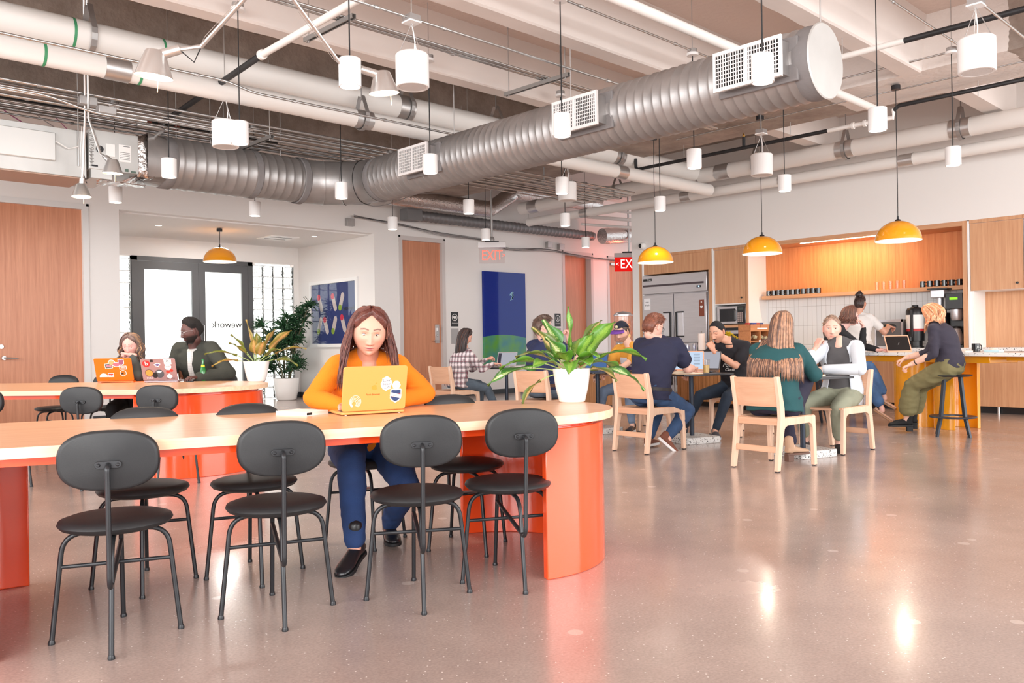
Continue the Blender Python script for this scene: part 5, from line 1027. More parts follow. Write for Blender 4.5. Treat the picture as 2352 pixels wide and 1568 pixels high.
# ================================================================== CAFE TABLES
BTOP = mat('black_laminate_top', (44, 44, 47), 0.3)
def cafe(loc, rz, label):
    t = thing('cafe_table', label, 'table', loc, rz, 'square black cafe tables')
    MB().prism(rrect(0.66, 0.66, 0.03, 4), 0.725, 0.745).build('table_top', BTOP, t, bevel=0.003)
    MB().prism(rrect(0.44, 0.44, 0.03, 4), 0.0, 0.07).build('stone_base', terrazzo('grey_terrazzo', (214, 212, 210), ((60, 58, 58), (130, 120, 112)), 46, 0.4, 0.3), t, bevel=0.006)
    MB().cyl((0, 0, 0.07), (0, 0, 0.725), 0.025, n=20).build('column', mat('blue_black_steel', (44, 50, 62), 0.35, 0.5), t)
    MB().bx(-0.12, 0.12, -0.12, 0.12, 0.717, 0.725).build('mounting_plate', BLACKM, t, smooth=False); return t
ct = cafe((7.62, 5.22, 0), radians(-19), 'square black cafe table between the navy tee man and the black tee man')
dup(ct, (7.38, 3.82, 0), radians(-19), 'square black cafe table between the teal woman and the pale-shirt woman')
dup(ct, (7.70, 6.62, 0), radians(-10), 'square black cafe table behind the potted plant, between polo and cap')
dup(ct, (8.42, 9.0, 0), radians(0), 'square black cafe table in front of the plaid-shirt woman')
# ================================================================== BAR STOOLS
STL = mat('slate_black_stool', (52, 58, 68), 0.4, 0.2)
def stool(loc, rz, label):
    t = thing('bar_stool', label, 'stool', loc, rz, 'black bar stools')
    MB().lathe([(0, 0.655), (0.17, 0.655), (0.195, 0.665), (0.205, 0.675), (0.17, 0.672), (0, 0.668)], n=36).build('seat', STL, t)
    for k in range(4):
        a = radians(45+90*k); MB().tube([(0.11*cos(a), 0.11*sin(a), 0.66), (0.165*cos(a), 0.165*sin(a), 0.22), (0.225*cos(a), 0.225*sin(a), 0.0)], [0.022, 0.021, 0.017], n=4).build('leg', STL, t, smooth=False)
    MB().lathe([(0.15, 0.205), (0.235, 0.205), (0.24, 0.212), (0.235, 0.222), (0.15, 0.222), (0.15, 0.205)], n=36, cap=False).build('foot_ring', STL, t); return t
st = stool((9.84, 3.33, 0), radians(20), 'black bar stool under the ginger-haired woman'); dup(st, (10.15, 5.12, 0), radians(40), 'black bar stool under the woman in the black cardigan')
# ================================================================== PLANTS
POTW = mat('white_glazed_pot', (244, 242, 240), 0.22, coat=0.5); SOIL = mat('dark_soil', (44, 36, 32), 0.95, bump=1.0, bscale=50)
def leaf_mat(name, base, edge, vein, thr=0.5, sc=14, rough=0.35):
    m, n, l, b = nt(name); tc = n.new('ShaderNodeTexCoord'); at = n.new('ShaderNodeAttribute'); at.attribute_name = 'leafuv'
    sp = n.new('ShaderNodeSeparateXYZ'); l.new(at.outputs['Vector'], sp.inputs[0])
    mp = n.new('ShaderNodeMapping'); mp.inputs['Scale'].default_value = (3, 14, 1); mp.inputs['Rotation'].default_value = (0, 0, 0.5); l.new(at.outputs['Vector'], mp.inputs[0])
    nz = n.new('ShaderNodeTexNoise'); nz.inputs['Scale'].default_value = 2.2; nz.inputs['Detail'].default_value = 3; l.new(mp.outputs[0], nz.inputs[0])
    ab = n.new('ShaderNodeMath'); ab.operation = 'ABSOLUTE'; l.new(sp.outputs[0], ab.inputs[0])
    ad = n.new('ShaderNodeMath'); ad.operation = 'MULTIPLY_ADD'; l.new(nz.outputs['Fac'], ad.inputs[0]); ad.inputs[1].default_value = 1.1; l.new(ab.outputs[0], ad.inputs[2])
    r = n.new('ShaderNodeValToRGB'); r.color_ramp.elements[0].position = thr; r.color_ramp.elements[1].position = thr+0.45; r.color_ramp.elements[0].color = (*s2l(base), 1); r.color_ramp.elements[1].color = (*s2l(edge), 1)
    e = r.color_ramp.elements.new(thr+0.12); e.color = (*s2l(vein), 1)
    l.new(ad.outputs[0], r.inputs[0]); l.new(r.outputs[0], b.inputs['Base Color']); b.inputs['Roughness'].default_value = rough; b.inputs['Subsurface Weight'].default_value = 0.0
    return m
def leaf(mb, uv, p0, d0, L, W, droop, roll=0.0, fold=0.25, stem=0.3, tipw=1.0):
    # a pointed blade following a drooping curve, with a petiole
    p = V3(p0); d = V3(d0).normalized(); pts = [p.copy()]; dirs = [d.copy()]; N = 14
    for i in range(N+4):
        st_ = (L*(1+stem))/(N+4); d = (d+V3((0, 0, -1))*droop*st_*(0.3+1.4*i/(N+4))).normalized(); p = p+d*st_; pts.append(p.copy()); dirs.append(d.copy())
    k0 = int((N+4)*stem/(1+stem)); sd = dirs[k0].cross(V3((0, 0, 1)))
    if sd.length < 0.05: sd = V3((cos(roll), sin(roll), 0))
    sd.normalize(); base = len(mb.v); rows = []
    for i in range(k0, len(pts)):
        t = (i-k0)/(len(pts)-1-k0); w_ = W*(sin(pi*min(1, t**0.75))**0.85)*(1-0.25*t)+0.0015
        s = sd*cos(roll)+dirs[i].cross(sd)*sin(roll); s.normalize(); nrm = s.cross(dirs[i]).normalized()
        row = []
        for q in (-1, -0.5, 0, 0.5, 1):
            wv = 0.012*sin(t*9+q*2)*abs(q); row.append(len(mb.v)); mb.v.append(tuple(pts[i]+s*w_*q+nrm*(fold*w_*(abs(q))+wv))); uv.append((q, t, 0))
        rows.append(row)
    for a, b in zip(rows[:-1], rows[1:]):
        for j in range(4): mb.f.append((a[j], a[j+1], b[j+1], b[j])); mb.m.append(0)
    return pts[:k0+1]
def leaf_obj(name, mb, uv, m, parent):
    o = mb.build(name, m, parent, angle=180); at = o.data.attributes.new('leafuv', 'FLOAT_VECTOR', 'POINT')
    for i, u in enumerate(uv): at.data[i].vector = u
    md = o.modifiers.new('s', 'SOLIDIFY'); md.thickness = 0.0012; return o
def potted(loc, label, pot_r, pot_h, leaves, mats_, seed, tilt=0):
    t = thing('potted_plant', label, 'plant', loc)
    MB().lathe([(0, 0.0), (pot_r*0.62, 0.0), (pot_r*0.70, 0.01), (pot_r*0.86, pot_h*0.45), (pot_r*0.985, pot_h*0.93), (pot_r, pot_h), (pot_r*0.955, pot_h), (pot_r*0.93, pot_h*0.9), (0, pot_h*0.88)], n=48).build('pot', POTW, t, angle=50)
    mb = MB(); mb.lathe([(0, pot_h*0.93), (pot_r*0.6, pot_h*0.92), (pot_r*0.935, pot_h*0.9), (pot_r*0.935, pot_h*0.86)], n=24); mb.build('soil', SOIL, t)
    random.seed(seed); sm = MB()
    for i, (az, el, L, W, dr, ro, mi) in enumerate(leaves):
        a = radians(az); e = radians(el); d = V3((cos(a)*cos(e), sin(a)*cos(e), sin(e))); mb = MB(); uv = []
        st_ = leaf(mb, uv, V3((cos(a)*pot_r*0.15*random.random(), sin(a)*pot_r*0.15*random.random(), pot_h*0.85)), d, L, W*1.45, dr, radians(ro), stem=0.75)
        leaf_obj('leaf', mb, uv, mats_[mi], t); sm.tube(st_, 0.0035, n=6)
    sm.build('stems', mat('pale_green_stem', (170, 188, 120), 0.5), t); return t
LV1 = leaf_mat('variegated_leaf_cream', (214, 222, 176), (66, 120, 50), (168, 196, 110), 0.62); LV2 = leaf_mat('green_leaf', (120, 160, 56), (84, 132, 40), (140, 176, 70), 0.6); LV3 = leaf_mat('variegated_leaf_tan', (206, 180, 128), (92, 110, 50), (176, 164, 96), 0.7)
# azimuth measured from +x; camera looks along azimuth 46 degrees, so -44 is picture-right and 136 picture-left
plant1 = potted((3.50, 3.20, 0.76), 'big variegated leafy plant in white pot on the front table', 0.108, 0.19,
 [(136, 28, 0.24, 0.034, 2.6, 10, 1), (140, 16, 0.28, 0.038, 2.2, -15, 0), (150, 5, 0.26, 0.032, 6.5, 20, 2), (132, 42, 0.20, 0.034, 3.6, 5, 2), (110, 64, 0.20, 0.050, 0.4, 60, 0), (118, 56, 0.20, 0.036, 1.2, 50, 2),
  (60, 84, 0.22, 0.014, 0.0, 30, 1), (-30, 66, 0.20, 0.038, 1.6, -60, 2), (-38, 54, 0.22, 0.052, 0.9, -50, 1), (-44, 38, 0.26, 0.030, 3.0, -10, 1), (-40, 16, 0.26, 0.036, 3.2, 15, 0), (-60, 22, 0.16, 0.034, 5.5, -20, 2),
  (-90, 50, 0.14, 0.050, 5.5, 0, 1), (-110, 42, 0.13, 0.044, 6.0, 10, 1), (-140, 40, 0.17, 0.036, 6.5, 0, 1), (178, 34, 0.18, 0.034, 4.0, -10, 1), (200, 48, 0.15, 0.04, 4.0, 10, 1), (30, 50, 0.2, 0.04, 2.4, 0, 1), (80, 40, 0.2, 0.036, 3, 0, 0), (-10, 30, 0.22, 0.04, 4, 0, 1), (-70, 66, 0.15, 0.034, 2.0, -30, 1), (160, 60, 0.15, 0.04, 2.0, 20, 0)], [LV1, LV2, LV3], 5)
LR1 = leaf_mat('rusty_orange_leaf', (222, 158, 92), (150, 130, 60), (214, 168, 110), 0.55); LR2 = leaf_mat('rusty_green_leaf', (214, 170, 100), (110, 120, 50), (180, 150, 80), 0.4)
plant2 = potted((3.83, 7.70, 0.76), 'rusty orange leafy plant in white pot on the rear table', 0.125, 0.20,
 [(118, 78, 0.26, 0.042, 0.3, 40, 0), (136, 55, 0.22, 0.045, 0.8, 20, 1), (140, 30, 0.30, 0.03, 1.6, 0, 1), (150, 20, 0.24, 0.03, 2.4, 0, 0), (-40, 52, 0.27, 0.042, 1.0, -30, 0), (-44, 34, 0.3, 0.034, 1.6, 0, 0), (-50, 20, 0.25, 0.045, 2.4, 10, 1), (-90, 60, 0.16, 0.045, 1.4, 0, 0), (-130, 66, 0.16, 0.04, 1.2, 0, 0), (60, 60, 0.22, 0.04, 1, 0, 1), (180, 50, 0.2, 0.035, 2, 0, 1), (-20, 66, 0.22, 0.04, 0.7, -30, 0), (-70, 40, 0.2, 0.035, 2.2, 0, 1)], [LR1, LR2], 8)
# tall corner plant
tp_ = thing('corner_plant', 'tall dark green bushy plant in a big white pot in the recess corner', 'plant', (8.42, 15.62, 0))
MB().lathe([(0, 0), (0.17, 0), (0.20, 0.02), (0.24, 0.22), (0.262, 0.43), (0.265, 0.45), (0.25, 0.45), (0.24, 0.40), (0, 0.40)], n=44).build('pot', POTW, tp_, angle=50); mb = MB(); random.seed(2)
mb.lathe([(0, 0.45), (0.12, 0.44), (0.24, 0.43), (0.245, 0.40)], n=24); mb.build('soil', SOIL, tp_)
mb = MB(); fm = MB(); uv = []; random.seed(11); heads = []
for i, (az, L, ln) in enumerate(((10, 1.15, 0.10), (80, 1.05, 0.14), (150, 1.10, 0.30), (200, 0.85, 0.30), (250, 1.25, 0.12), (320, 1.5, 0.30), (340, 1.35, 0.15), (30, 0.9, 0.2), (280, 0.35, 0.2), (130, 0.4, 0.3))):
    a = radians(az); b0 = V3((0.08*cos(a), 0.08*sin(a), 0.42)); p1 = b0+V3((ln*cos(a)*0.3, ln*sin(a)*0.3, L*0.5)); p2 = b0+V3((ln*cos(a)*1.3, ln*sin(a)*1.3, L)); mb.tube(bez(b0, p1, p2, 8), [0.013]*5+[0.011]*4, n=7); heads.append(p2)
    for k in range(5): heads.append(p1.lerp(p2, 0.1+0.2*k)+V3((random.uniform(-.10, .10), random.uniform(-.10, .10), random.uniform(-.08, .08))))
mb.build('stems', mat('brown_green_stem', (104, 98, 70), 0.7), tp_)
for hpt in heads:
    for k in range(20):
        a = random.uniform(0, 6.28); e = radians(random.uniform(-10, 75)); leaf(fm, uv, hpt, (cos(a)*cos(e), sin(a)*cos(e), sin(e)), random.uniform(0.15, 0.26), random.uniform(0.012, 0.019), random.uniform(2, 6), 0, 0.2, 0.03)
leaf_obj('foliage', fm, uv, leaf_mat('dark_green_leaf', (44, 86, 48), (30, 66, 38), (52, 100, 56), 0.5, rough=0.4), tp_)
# ================================================================== PICTURES AND SIGNS
pf = thing('framed_poster', 'white framed navy poster of capsules on the grey recess wall', 'poster', (9.11, 14.87, 1.07))
Wd, Ht = 1.83, 1.38
m = MB().bx(-0.045, -0.0, -Wd/2, Wd/2, 0, 0.07).bx(-0.045, 0, -Wd/2, Wd/2, Ht-0.07, Ht).bx(-0.045, 0, -Wd/2, -Wd/2+0.07, 0.07, Ht-0.07).bx(-0.045, 0, Wd/2-0.07, Wd/2, 0.07, Ht-0.07); m.build('frame', WHITE2, pf, smooth=False)
MB().bx(-0.012, -0.008, -Wd/2+0.07, Wd/2-0.07, 0.07, Ht-0.07).build('print', mat('poster_navy', (44, 58, 116), 0.6), pf, smooth=False)
def capsule(cy, cz, L, ang, r, x, m, name, a0=0, frac=1.0):
    pts = []
    for i in range(13): a = radians(-90+180*i/12); pts.append((L/2+r*cos(a), r*sin(a)))
    for i in range(13): a = radians(90+180*i/12); pts.append((-L/2+r*cos(a), r*sin(a)))
    F = frame((x, cy, cz), (0, -1, 0), (0, 0, 1)) @ Matrix.Rotation(radians(ang), 4, 'Z'); return MB().prism(pts, 0, 0.001, F).build(name, m, pf, smooth=False)
BEI = mat('poster_beige', (214, 202, 192), 0.6); PRD = mat('poster_red', (214, 48, 76), 0.6); PGR = mat('poster_green', (148, 180, 60), 0.6)
for (cy, cz, ang, c) in ((-0.02, 0.92, -68, PRD), (0.52, 0.92, -68, PRD), (0.30, 0.45, -68, PRD), (-0.02, 0.45, 68, PGR), (0.55, 0.45, 68, PGR), (-0.36, 0.48, -68, PRD), (-0.30, 0.92, 68, PGR)):
    capsule(cy, cz, 0.26, ang, 0.062, -0.013, BEI, 'capsule'); s = 1 if c is PRD else -1; a = radians(ang)
    dy = -0.13*cos(a)*(-1 if c is PRD else -1); ey_ = cy+0.13*cos(a)*1; ez_ = cz-0.13*sin(a)*1
    if c is PRD: ey_, ez_ = cy+0.13*cos(a), cz-0.13*sin(a)
    else: ey_, ez_ = cy+0.13*cos(a), cz-0.13*sin(a)
    MB().prism(circ(0.064, 20), 0, 0.001, frame((-0.0145, ey_, ez_), (0, -1, 0), (0, 0, 1))).build('capsule_tip', c, pf, smooth=False)
text('wework', 0.13, 'poster_lettering', mat('black_vinyl', (40, 40, 42), 0.5), pf, frame((-0.016, -0.58, 0.78), (0, -1, 0), (0, 0, 1)), 0.0006)
MB().bx(-0.03, -0.028, -Wd/2+0.07, Wd/2-0.07, 0.07, Ht-0.07).build('glazing', glass('poster_glazing', (248, 248, 250), 0.02, 0.3), pf, smooth=False)
bp_ = thing('blue_picture', 'tall glossy blue picture with a green hill, leaning on the back wall', 'picture', (12.47, 13.36, 0.62))
def bluemat():
    m, n, l, b = nt('blue_and_green_print'); tc = n.new('ShaderNodeTexCoord'); sp = n.new('ShaderNodeSeparateXYZ'); l.new(tc.outputs['Object'], sp.inputs[0])
    x2 = n.new('ShaderNodeMath'); x2.operation = 'POWER'; ax = n.new('ShaderNodeMath'); ax.operation = 'ADD'; ax.inputs[1].default_value = 0.1; l.new(sp.outputs[0], ax.inputs[0]); l.new(ax.outputs[0], x2.inputs[0]); x2.inputs[1].default_value = 2
    hz = n.new('ShaderNodeMath'); hz.operation = 'MULTIPLY_ADD'; l.new(x2.outputs[0], hz.inputs[0]); hz.inputs[1].default_value = 0.14; l.new(sp.outputs[2], hz.inputs[2])
    lt_ = n.new('ShaderNodeMath'); lt_.operation = 'LESS_THAN'; l.new(hz.outputs[0], lt_.inputs[0]); lt_.inputs[1].default_value = 0.66
    nz = n.new('ShaderNodeTexNoise'); nz.inputs['Scale'].default_value = 3; l.new(tc.outputs['Object'], nz.inputs[0])
    g = n.new('ShaderNodeValToRGB'); g.color_ramp.elements[0].position = 0.35; g.color_ramp.elements[1].position = 0.65; g.color_ramp.elements[0].color = (*s2l((60, 130, 130)), 1); g.color_ramp.elements[1].color = (*s2l((92, 156, 60)), 1); l.new(nz.outputs['Fac'], g.inputs[0])
    mx = n.new('ShaderNodeMix'); mx.data_type = 'RGBA'; l.new(lt_.outputs[0], mx.inputs[0]); mx.inputs[6].default_value = (*s2l((0, 40, 134)), 1); l.new(g.outputs[0], mx.inputs[7]); l.new(mx.outputs[2], b.inputs['Base Color'])
    b.inputs['Roughness'].default_value = 0.05; b.inputs['Specular IOR Level'].default_value = 0.4; return m
MB().bx(-0.62, 0.62, -0.03, 0.03, 0, 2.03).build('panel', bluemat(), bp_, smooth=False)
random.seed(6); mb = MB()
for i in range(9): mb.box((0, 0, 0), (0.02, 0.004, 0.09), Matrix.Translation((0.20+random.uniform(-0.045, 0.045), -0.031, 1.52+random.uniform(-0.07, 0.07))) @ Matrix.Rotation(random.uniform(-0.2, 0.9), 4, 'Y'))
mb.build('pale_figure_mark', mat('pale_cyan', (150, 200, 224), 0.4), bp_, smooth=False)
def room_sign(loc, label, word, kind):
    t = thing('room_sign', label, 'sign', loc); MB().bx(-0.10, 0.10, -0.006, 0, 0, 0.30).build('plate', mat('sign_charcoal', (46, 48, 50), 0.5), t, smooth=False)
    MB().lathe([(0.062, -0.008), (0.074, -0.008), (0.074, -0.006), (0.062, -0.006), (0.062, -0.008)], (0, 0, 0.19), axis='y', n=32, cap=False).build('ring_mark', WHITE2, t)
    F = frame((0, -0.008, 0.185), (1, 0, 0), (0, 0, 1))
    if kind: MB().prism([(0.0026*16*math.sin(a)**3, 0.0026*(13*cos(a)-5*cos(2*a)-2*cos(3*a)-cos(4*a))) for a in [2*pi*i/30 for i in range(30)]], 0, 0.001, F).build('heart_mark', WHITE2, t)
    else: MB().prism([(-0.022, -0.03), (-0.006, -0.03), (-0.012, 0.035), (-0.018, 0.035)], 0, 0.001, F).prism([(0.006, -0.03), (0.022, -0.03), (0.018, 0.035), (0.012, 0.035)], 0, 0.001, F).build('bottle_mark', WHITE2, t)
    text(word, 0.036, 'sign_lettering', WHITE2, t, frame((0, -0.008, 0.065), (1, 0, 0), (0, 0, 1)), 0.0006); MB().bx(-0.10, 0.10, -0.006, 0, -0.36, -0.04).build('insert_plate', mat('sign_grey', (170, 168, 168), 0.5), t, smooth=False); return t
room_sign((11.08, 13.4, 1.46), 'charcoal room sign with a heart badge right of the narrow door', 'STORAGE', True)
room_sign((14.20, 13.4, 1.47), 'charcoal room sign with two bottles left of the recessed oak door', 'KITCHEN', False)
t = thing('notice_panel', 'tall taupe panel mounted on the wall beside the polo man', 'panel', (13.55, 13.38, 0.95)); MB().bx(-0.16, 0.16, -0.02, 0.02, 0, 0.68).build('panel_board', mat('taupe', (186, 172, 162), 0.6), t, smooth=False); MB().bx(0.12, 0.15, -0.026, -0.02, 0.02, 0.66).build('edge_strip', WHITE2, t, smooth=False)
t = thing('card_reader', 'small black wall card reader with a red light', 'card reader', (14.05, 13.38, 1.20)); MB().bx(-0.06, 0.06, -0.02, 0.02, 0, 0.10).build('reader_body', BLACKM, t, bevel=0.004); MB().bx(-0.03, 0.03, -0.023, -0.02, 0.085, 0.095).build('red_light', emitter('reader_red', (255, 50, 20), 2), t, smooth=False)
# ================================================================== LAPTOPS, PAPERS, DRINKS
KEYS = mat('dark_keys', (50, 50, 54), 0.6)
def laptop(loc, rz, label, w, d, lidm, basem, open_deg=105, screen=None, th=0.012):
    # local: user sits on +y side; lid hinged at y=-d/2 ... the outside of the lid faces -y
    t = thing('laptop', label, 'laptop', loc, rz)
    MB().prism(rrect(w, d, 0.014, 4), 0.004, 0.004+th).build('base', basem, t, bevel=0.003)
    for sx in (-1, 1): MB().cyl((sx*w*0.42, -d*0.42, 0), (sx*w*0.42, -d*0.42, 0.005), 0.006, n=10).build('rubber_foot', WHITE2, t)
    MB().bx(-w*0.44, w*0.44, -d*0.32, d*0.08, 0.004+th, 0.0045+th).build('keyboard', KEYS, t, smooth=False); MB().bx(-w*0.16, w*0.16, d*0.14, d*0.42, 0.004+th, 0.0045+th).build('trackpad', basem, t, smooth=False)
    a = radians(open_deg-90); up = V3((0, -sin(a), cos(a))); nr = V3((0, -cos(a), -sin(a)))   # nr points outwards, away from the user
    o = V3((0, -d/2+0.004, 0.008+th)); F = Matrix(((1, up.x, nr.x, o.x), (0, up.y, nr.y, o.y), (0, up.z, nr.z, o.z), (0, 0, 0, 1)))
    # F maps (x across, y up the lid, z outwards); lid outline 0..d in y
    pts = rrect(w, d*0.99, 0.014, 5, 0, d*0.495); lid = MB().prism(pts, -0.003, 0.004, F).build('lid', lidm, t, bevel=0.002)
    if screen is not None: MB().prism(rrect(w*0.93, d*0.86, 0.004, 2, 0, d*0.51), -0.0042, -0.003, F).build('screen', screen, lid, smooth=False)
    return t, lid, F
def sticker(lid, F, x, y, pts, m, name='sticker', z=0.0045, ang=0, mirror=True):
    G = F @ Matrix.Translation((x, y, z)) @ Matrix.Rotation(radians(ang), 4, 'Z'); return MB().prism(pts, 0, 0.0004, G).build(name, m, lid, smooth=False)
def sticktext(lid, F, x, y, body, size, m, z=0.0052, ang=0, shear=0, sx=1.0):
    G = F @ Matrix.Translation((x, y, z)) @ Matrix.Rotation(radians(ang), 4, 'Z')
    return text(body, size, 'sticker_lettering', m, lid, G, 0.0002, shear=shear, sx=sx)
SW = mat('sticker_white', (248, 246, 246), 0.5); SN = mat('sticker_navy', (44, 66, 110), 0.5); SP = mat('sticker_pink', (240, 130, 150), 0.5); SR = mat('sticker_red', (200, 60, 50), 0.5); SG = mat('sticker_grey', (80, 84, 92), 0.5); SO = mat('sticker_tan', (206, 170, 120), 0.5); SB = mat('sticker_black', (30, 30, 34), 0.5)
OLID = mat('peach_orange_plastic', (238, 158, 84), 0.38, coat=0.2)
# viewer-side coordinates: x grows to picture right, y up the lid
FACE = T1A
l1, lid1, F1 = laptop(t1(1.10, 4.12, 0.76), T1A+radians(3), 'orange-cased laptop with stickers in front of the woman in the orange top', 0.325, 0.226, OLID, OLID, 103, mat('lit_screen', (180, 186, 196), 0.3))
blob_ = lambda w, h, n=14, j=0.12, sd=1: [((w/2)*cos(2*pi*i/n)*(1+j*sin(i*2.3+sd)), (h/2)*sin(2*pi*i/n)*(1+j*cos(i*3.1+sd))) for i in range(n)]
sticker(lid1, F1, 0.056, 0.135, blob_(0.056, 0.072, 16, 0.10), SW)
for i, (s_, yy) in enumerate((('Love', 0.152), ('your', 0.134), ('Life', 0.116))): sticktext(lid1, F1, 0.056+0.002*i, yy, s_, 0.021, SG, shear=0.3)
sticker(lid1, F1, 0.108, 0.125, blob_(0.042, 0.044, 16, 0.12, 2), SW)
for i, (s_, yy) in enumerate((('the', 0.139), ('future', 0.130), ('is', 0.122), ('female', 0.113))): sticktext(lid1, F1, 0.108, yy, s_, 0.010, SP, shear=0.2)
shield = [(-0.029, 0.030), (-0.02, 0.034), (0, 0.031), (0.02, 0.034), (0.029, 0.030), (0.029, -0.015), (0.018, -0.028), (0, -0.038), (-0.018, -0.028), (-0.029, -0.015)]
sticker(lid1, F1, 0.108, 0.073, shield, SW); sticker(lid1, F1, 0.108, 0.073, [(x*0.84, y*0.84) for x, y in shield], SN, z=0.0049); sticker(lid1, F1, 0.108, 0.073, rrect(0.060, 0.018, 0.002, 2), SW, z=0.0053, ang=-14); sticktext(lid1, F1, 0.108, 0.073, 'LONDON', 0.012, SR, z=0.0058, ang=14)
MK = mat('darker_orange_mark', (240, 150, 60), 0.4)
ap = [(0.013*(cos(a)*(1.0+0.10*cos(2*a))), 0.0145*(sin(a)*(0.92+0.08*cos(2*a)))-0.0025*(abs(cos(a))**8)) for a in [2*pi*i/30 for i in range(30)]]
ap = [(x-(0.006*max(0, 1-abs(y-0.002)/0.007) if x > 0.006 else 0), y) for x, y in [(-x, y) for x, y in ap]]
sticker(lid1, F1, -0.003, 0.117, [(x, y) for x, y in ap], MK, 'lid_logo'); sticker(lid1, F1, 0.001, 0.136, [(0, -0.004), (0.005, 0.0), (0.006, 0.006), (0.001, 0.003)], MK, 'lid_logo')
sticktext(lid1, F1, -0.010, 0.082, 'Paola Jimenez', 0.013, mat('pen_orange', (196, 84, 20), 0.5), z=0.0046, shear=0.1)
for k in range(5):
    r_ = 0.012+0.0045*k; pts = []
    for i in range(25): a = radians(-60+300*i/24); pts.append(F1 @ V3((-0.103+0.003*k*0.5+r_*cos(a)*0.95, 0.040+r_*sin(a)*1.05+0.002*k, 0.0047)))
    MB().tube(pts, 0.0008, n=4).build('line_sticker', SW, lid1)
# notebook and pen
nb = thing('notebook', 'closed white notebook lying left of the orange laptop', 'notebook', t1(0.80, 4.23, 0.76), T1A+radians(35))
MB().bx(-0.075, 0.075, -0.105, 0.105, 0.003, 0.016).build('pages', mat('page_cream', (246, 238, 226), 0.8), nb, smooth=False); MB().prism(rrect(0.156, 0.216, 0.008, 3), 0.016, 0.019).prism(rrect(0.156, 0.216, 0.008, 3), 0.0, 0.003).build('cover', mat('cover_white', (248, 240, 234), 0.6), nb, smooth=False); MB().bx(-0.076, -0.04, -0.106, -0.104, 0.004, 0.015).build('elastic_band', BLACKM, nb, smooth=False)
pn = thing('pen', 'black pen lying between the notebook and the orange laptop', 'pen', t1(0.925, 4.19, 0.765), T1A+radians(-10)); MB().tube([(-0.06, 0, 0), (0.05, 0, 0), (0.062, 0, 0)], [0.0045, 0.0045, 0.001], n=8).build('barrel', BLACKM, pn); MB().bx(-0.06, -0.03, -0.002, 0.002, 0.004, 0.007).build('clip', BLACKM, pn)
# laptops on rear table: user beyond, lid towards camera
ORL = mat('bright_orange_plastic', (250, 112, 14), 0.4, coat=0.2); SIV = mat('mauve_silver_lid', (176, 150, 156), 0.35, 0.5)
l2, lid2, F2 = laptop((2.98, 9.02, 0.76), radians(-36), 'bright orange laptop covered in stickers on the rear table', 0.36, 0.25, ORL, ORL, 112, mat('lit_screen', (180, 186, 196), 0.3))
def multi(lid, F, lst):
    for (x, y, pts, m, z, ang) in lst: sticker(lid, F, x, y, pts, m, z=z, ang=ang)
E_ = lambda a, b: [(a*cos(2*pi*i/20), b*sin(2*pi*i/20)) for i in range(20)]
multi(lid2, F2, [(-0.045, 0.165, rrect(0.075, 0.055, 0.006), SW, 0.0045, 6), (-0.045, 0.165, rrect(0.066, 0.046, 0.005), mat('sticker_slate', (92, 100, 96), 0.5), 0.005, 6), (-0.055, 0.165, E_(0.015, 0.012), SP, 0.0055, 0), (-0.030, 0.163, E_(0.013, 0.011), SP, 0.0055, 0),
 (-0.012, 0.200, E_(0.034, 0.034), SW, 0.0046, 0), (-0.012, 0.200, E_(0.028, 0.028), SO, 0.0051, 0), (0.030, 0.180, E_(0.040, 0.026), SW, 0.0047, 0), (0.030, 0.180, E_(0.034, 0.020), mat('sticker_mauve', (190, 110, 130), 0.5), 0.0052, 0),
 (0.078, 0.205, shield, SW, 0.0048, 0), (0.078, 0.205, [(x*0.8, y*0.8) for x, y in shield], mat('sticker_violet', (150, 90, 120), 0.5), 0.0053, 0), (0.090, 0.145, rrect(0.07, 0.04, 0.003), SW, 0.0046, 0), (0.090, 0.145, rrect(0.06, 0.028, 0.003), mat('sticker_coral', (226, 130, 100), 0.5), 0.0051, 0),
 (0.085, 0.085, E_(0.032, 0.032), SW, 0.0046, 0), (0.085, 0.085, E_(0.027, 0.027), mat('sticker_sunset', (180, 110, 30), 0.5), 0.0051, 0), (0.078, 0.080, rrect(0.02, 0.014, 0.003), SB, 0.0056, 0), (-0.105, 0.045, [(0.04*cos(a), 0.04*sin(a)) for a in [pi*i/16 for i in range(17)]], SW, 0.0046, 0),
 (-0.035, 0.065, rrect(0.055, 0.042, 0.004), SW, 0.0046, 0), (-0.035, 0.072, rrect(0.045, 0.018, 0.002), SR, 0.0051, 0)])
sticktext(lid2, F2, -0.035, 0.060, 'Us', 0.024, SG, z=0.0056); sticktext(lid2, F2, 0.090, 0.145, 'data', 0.02, SW, z=0.0056)
l3, lid3, F3 = laptop((3.28, 8.60, 0.76), radians(-40), 'silver laptop covered in stickers on the rear table', 0.34, 0.24, SIV, SIV, 112, mat('lit_screen', (180, 186, 196), 0.3))
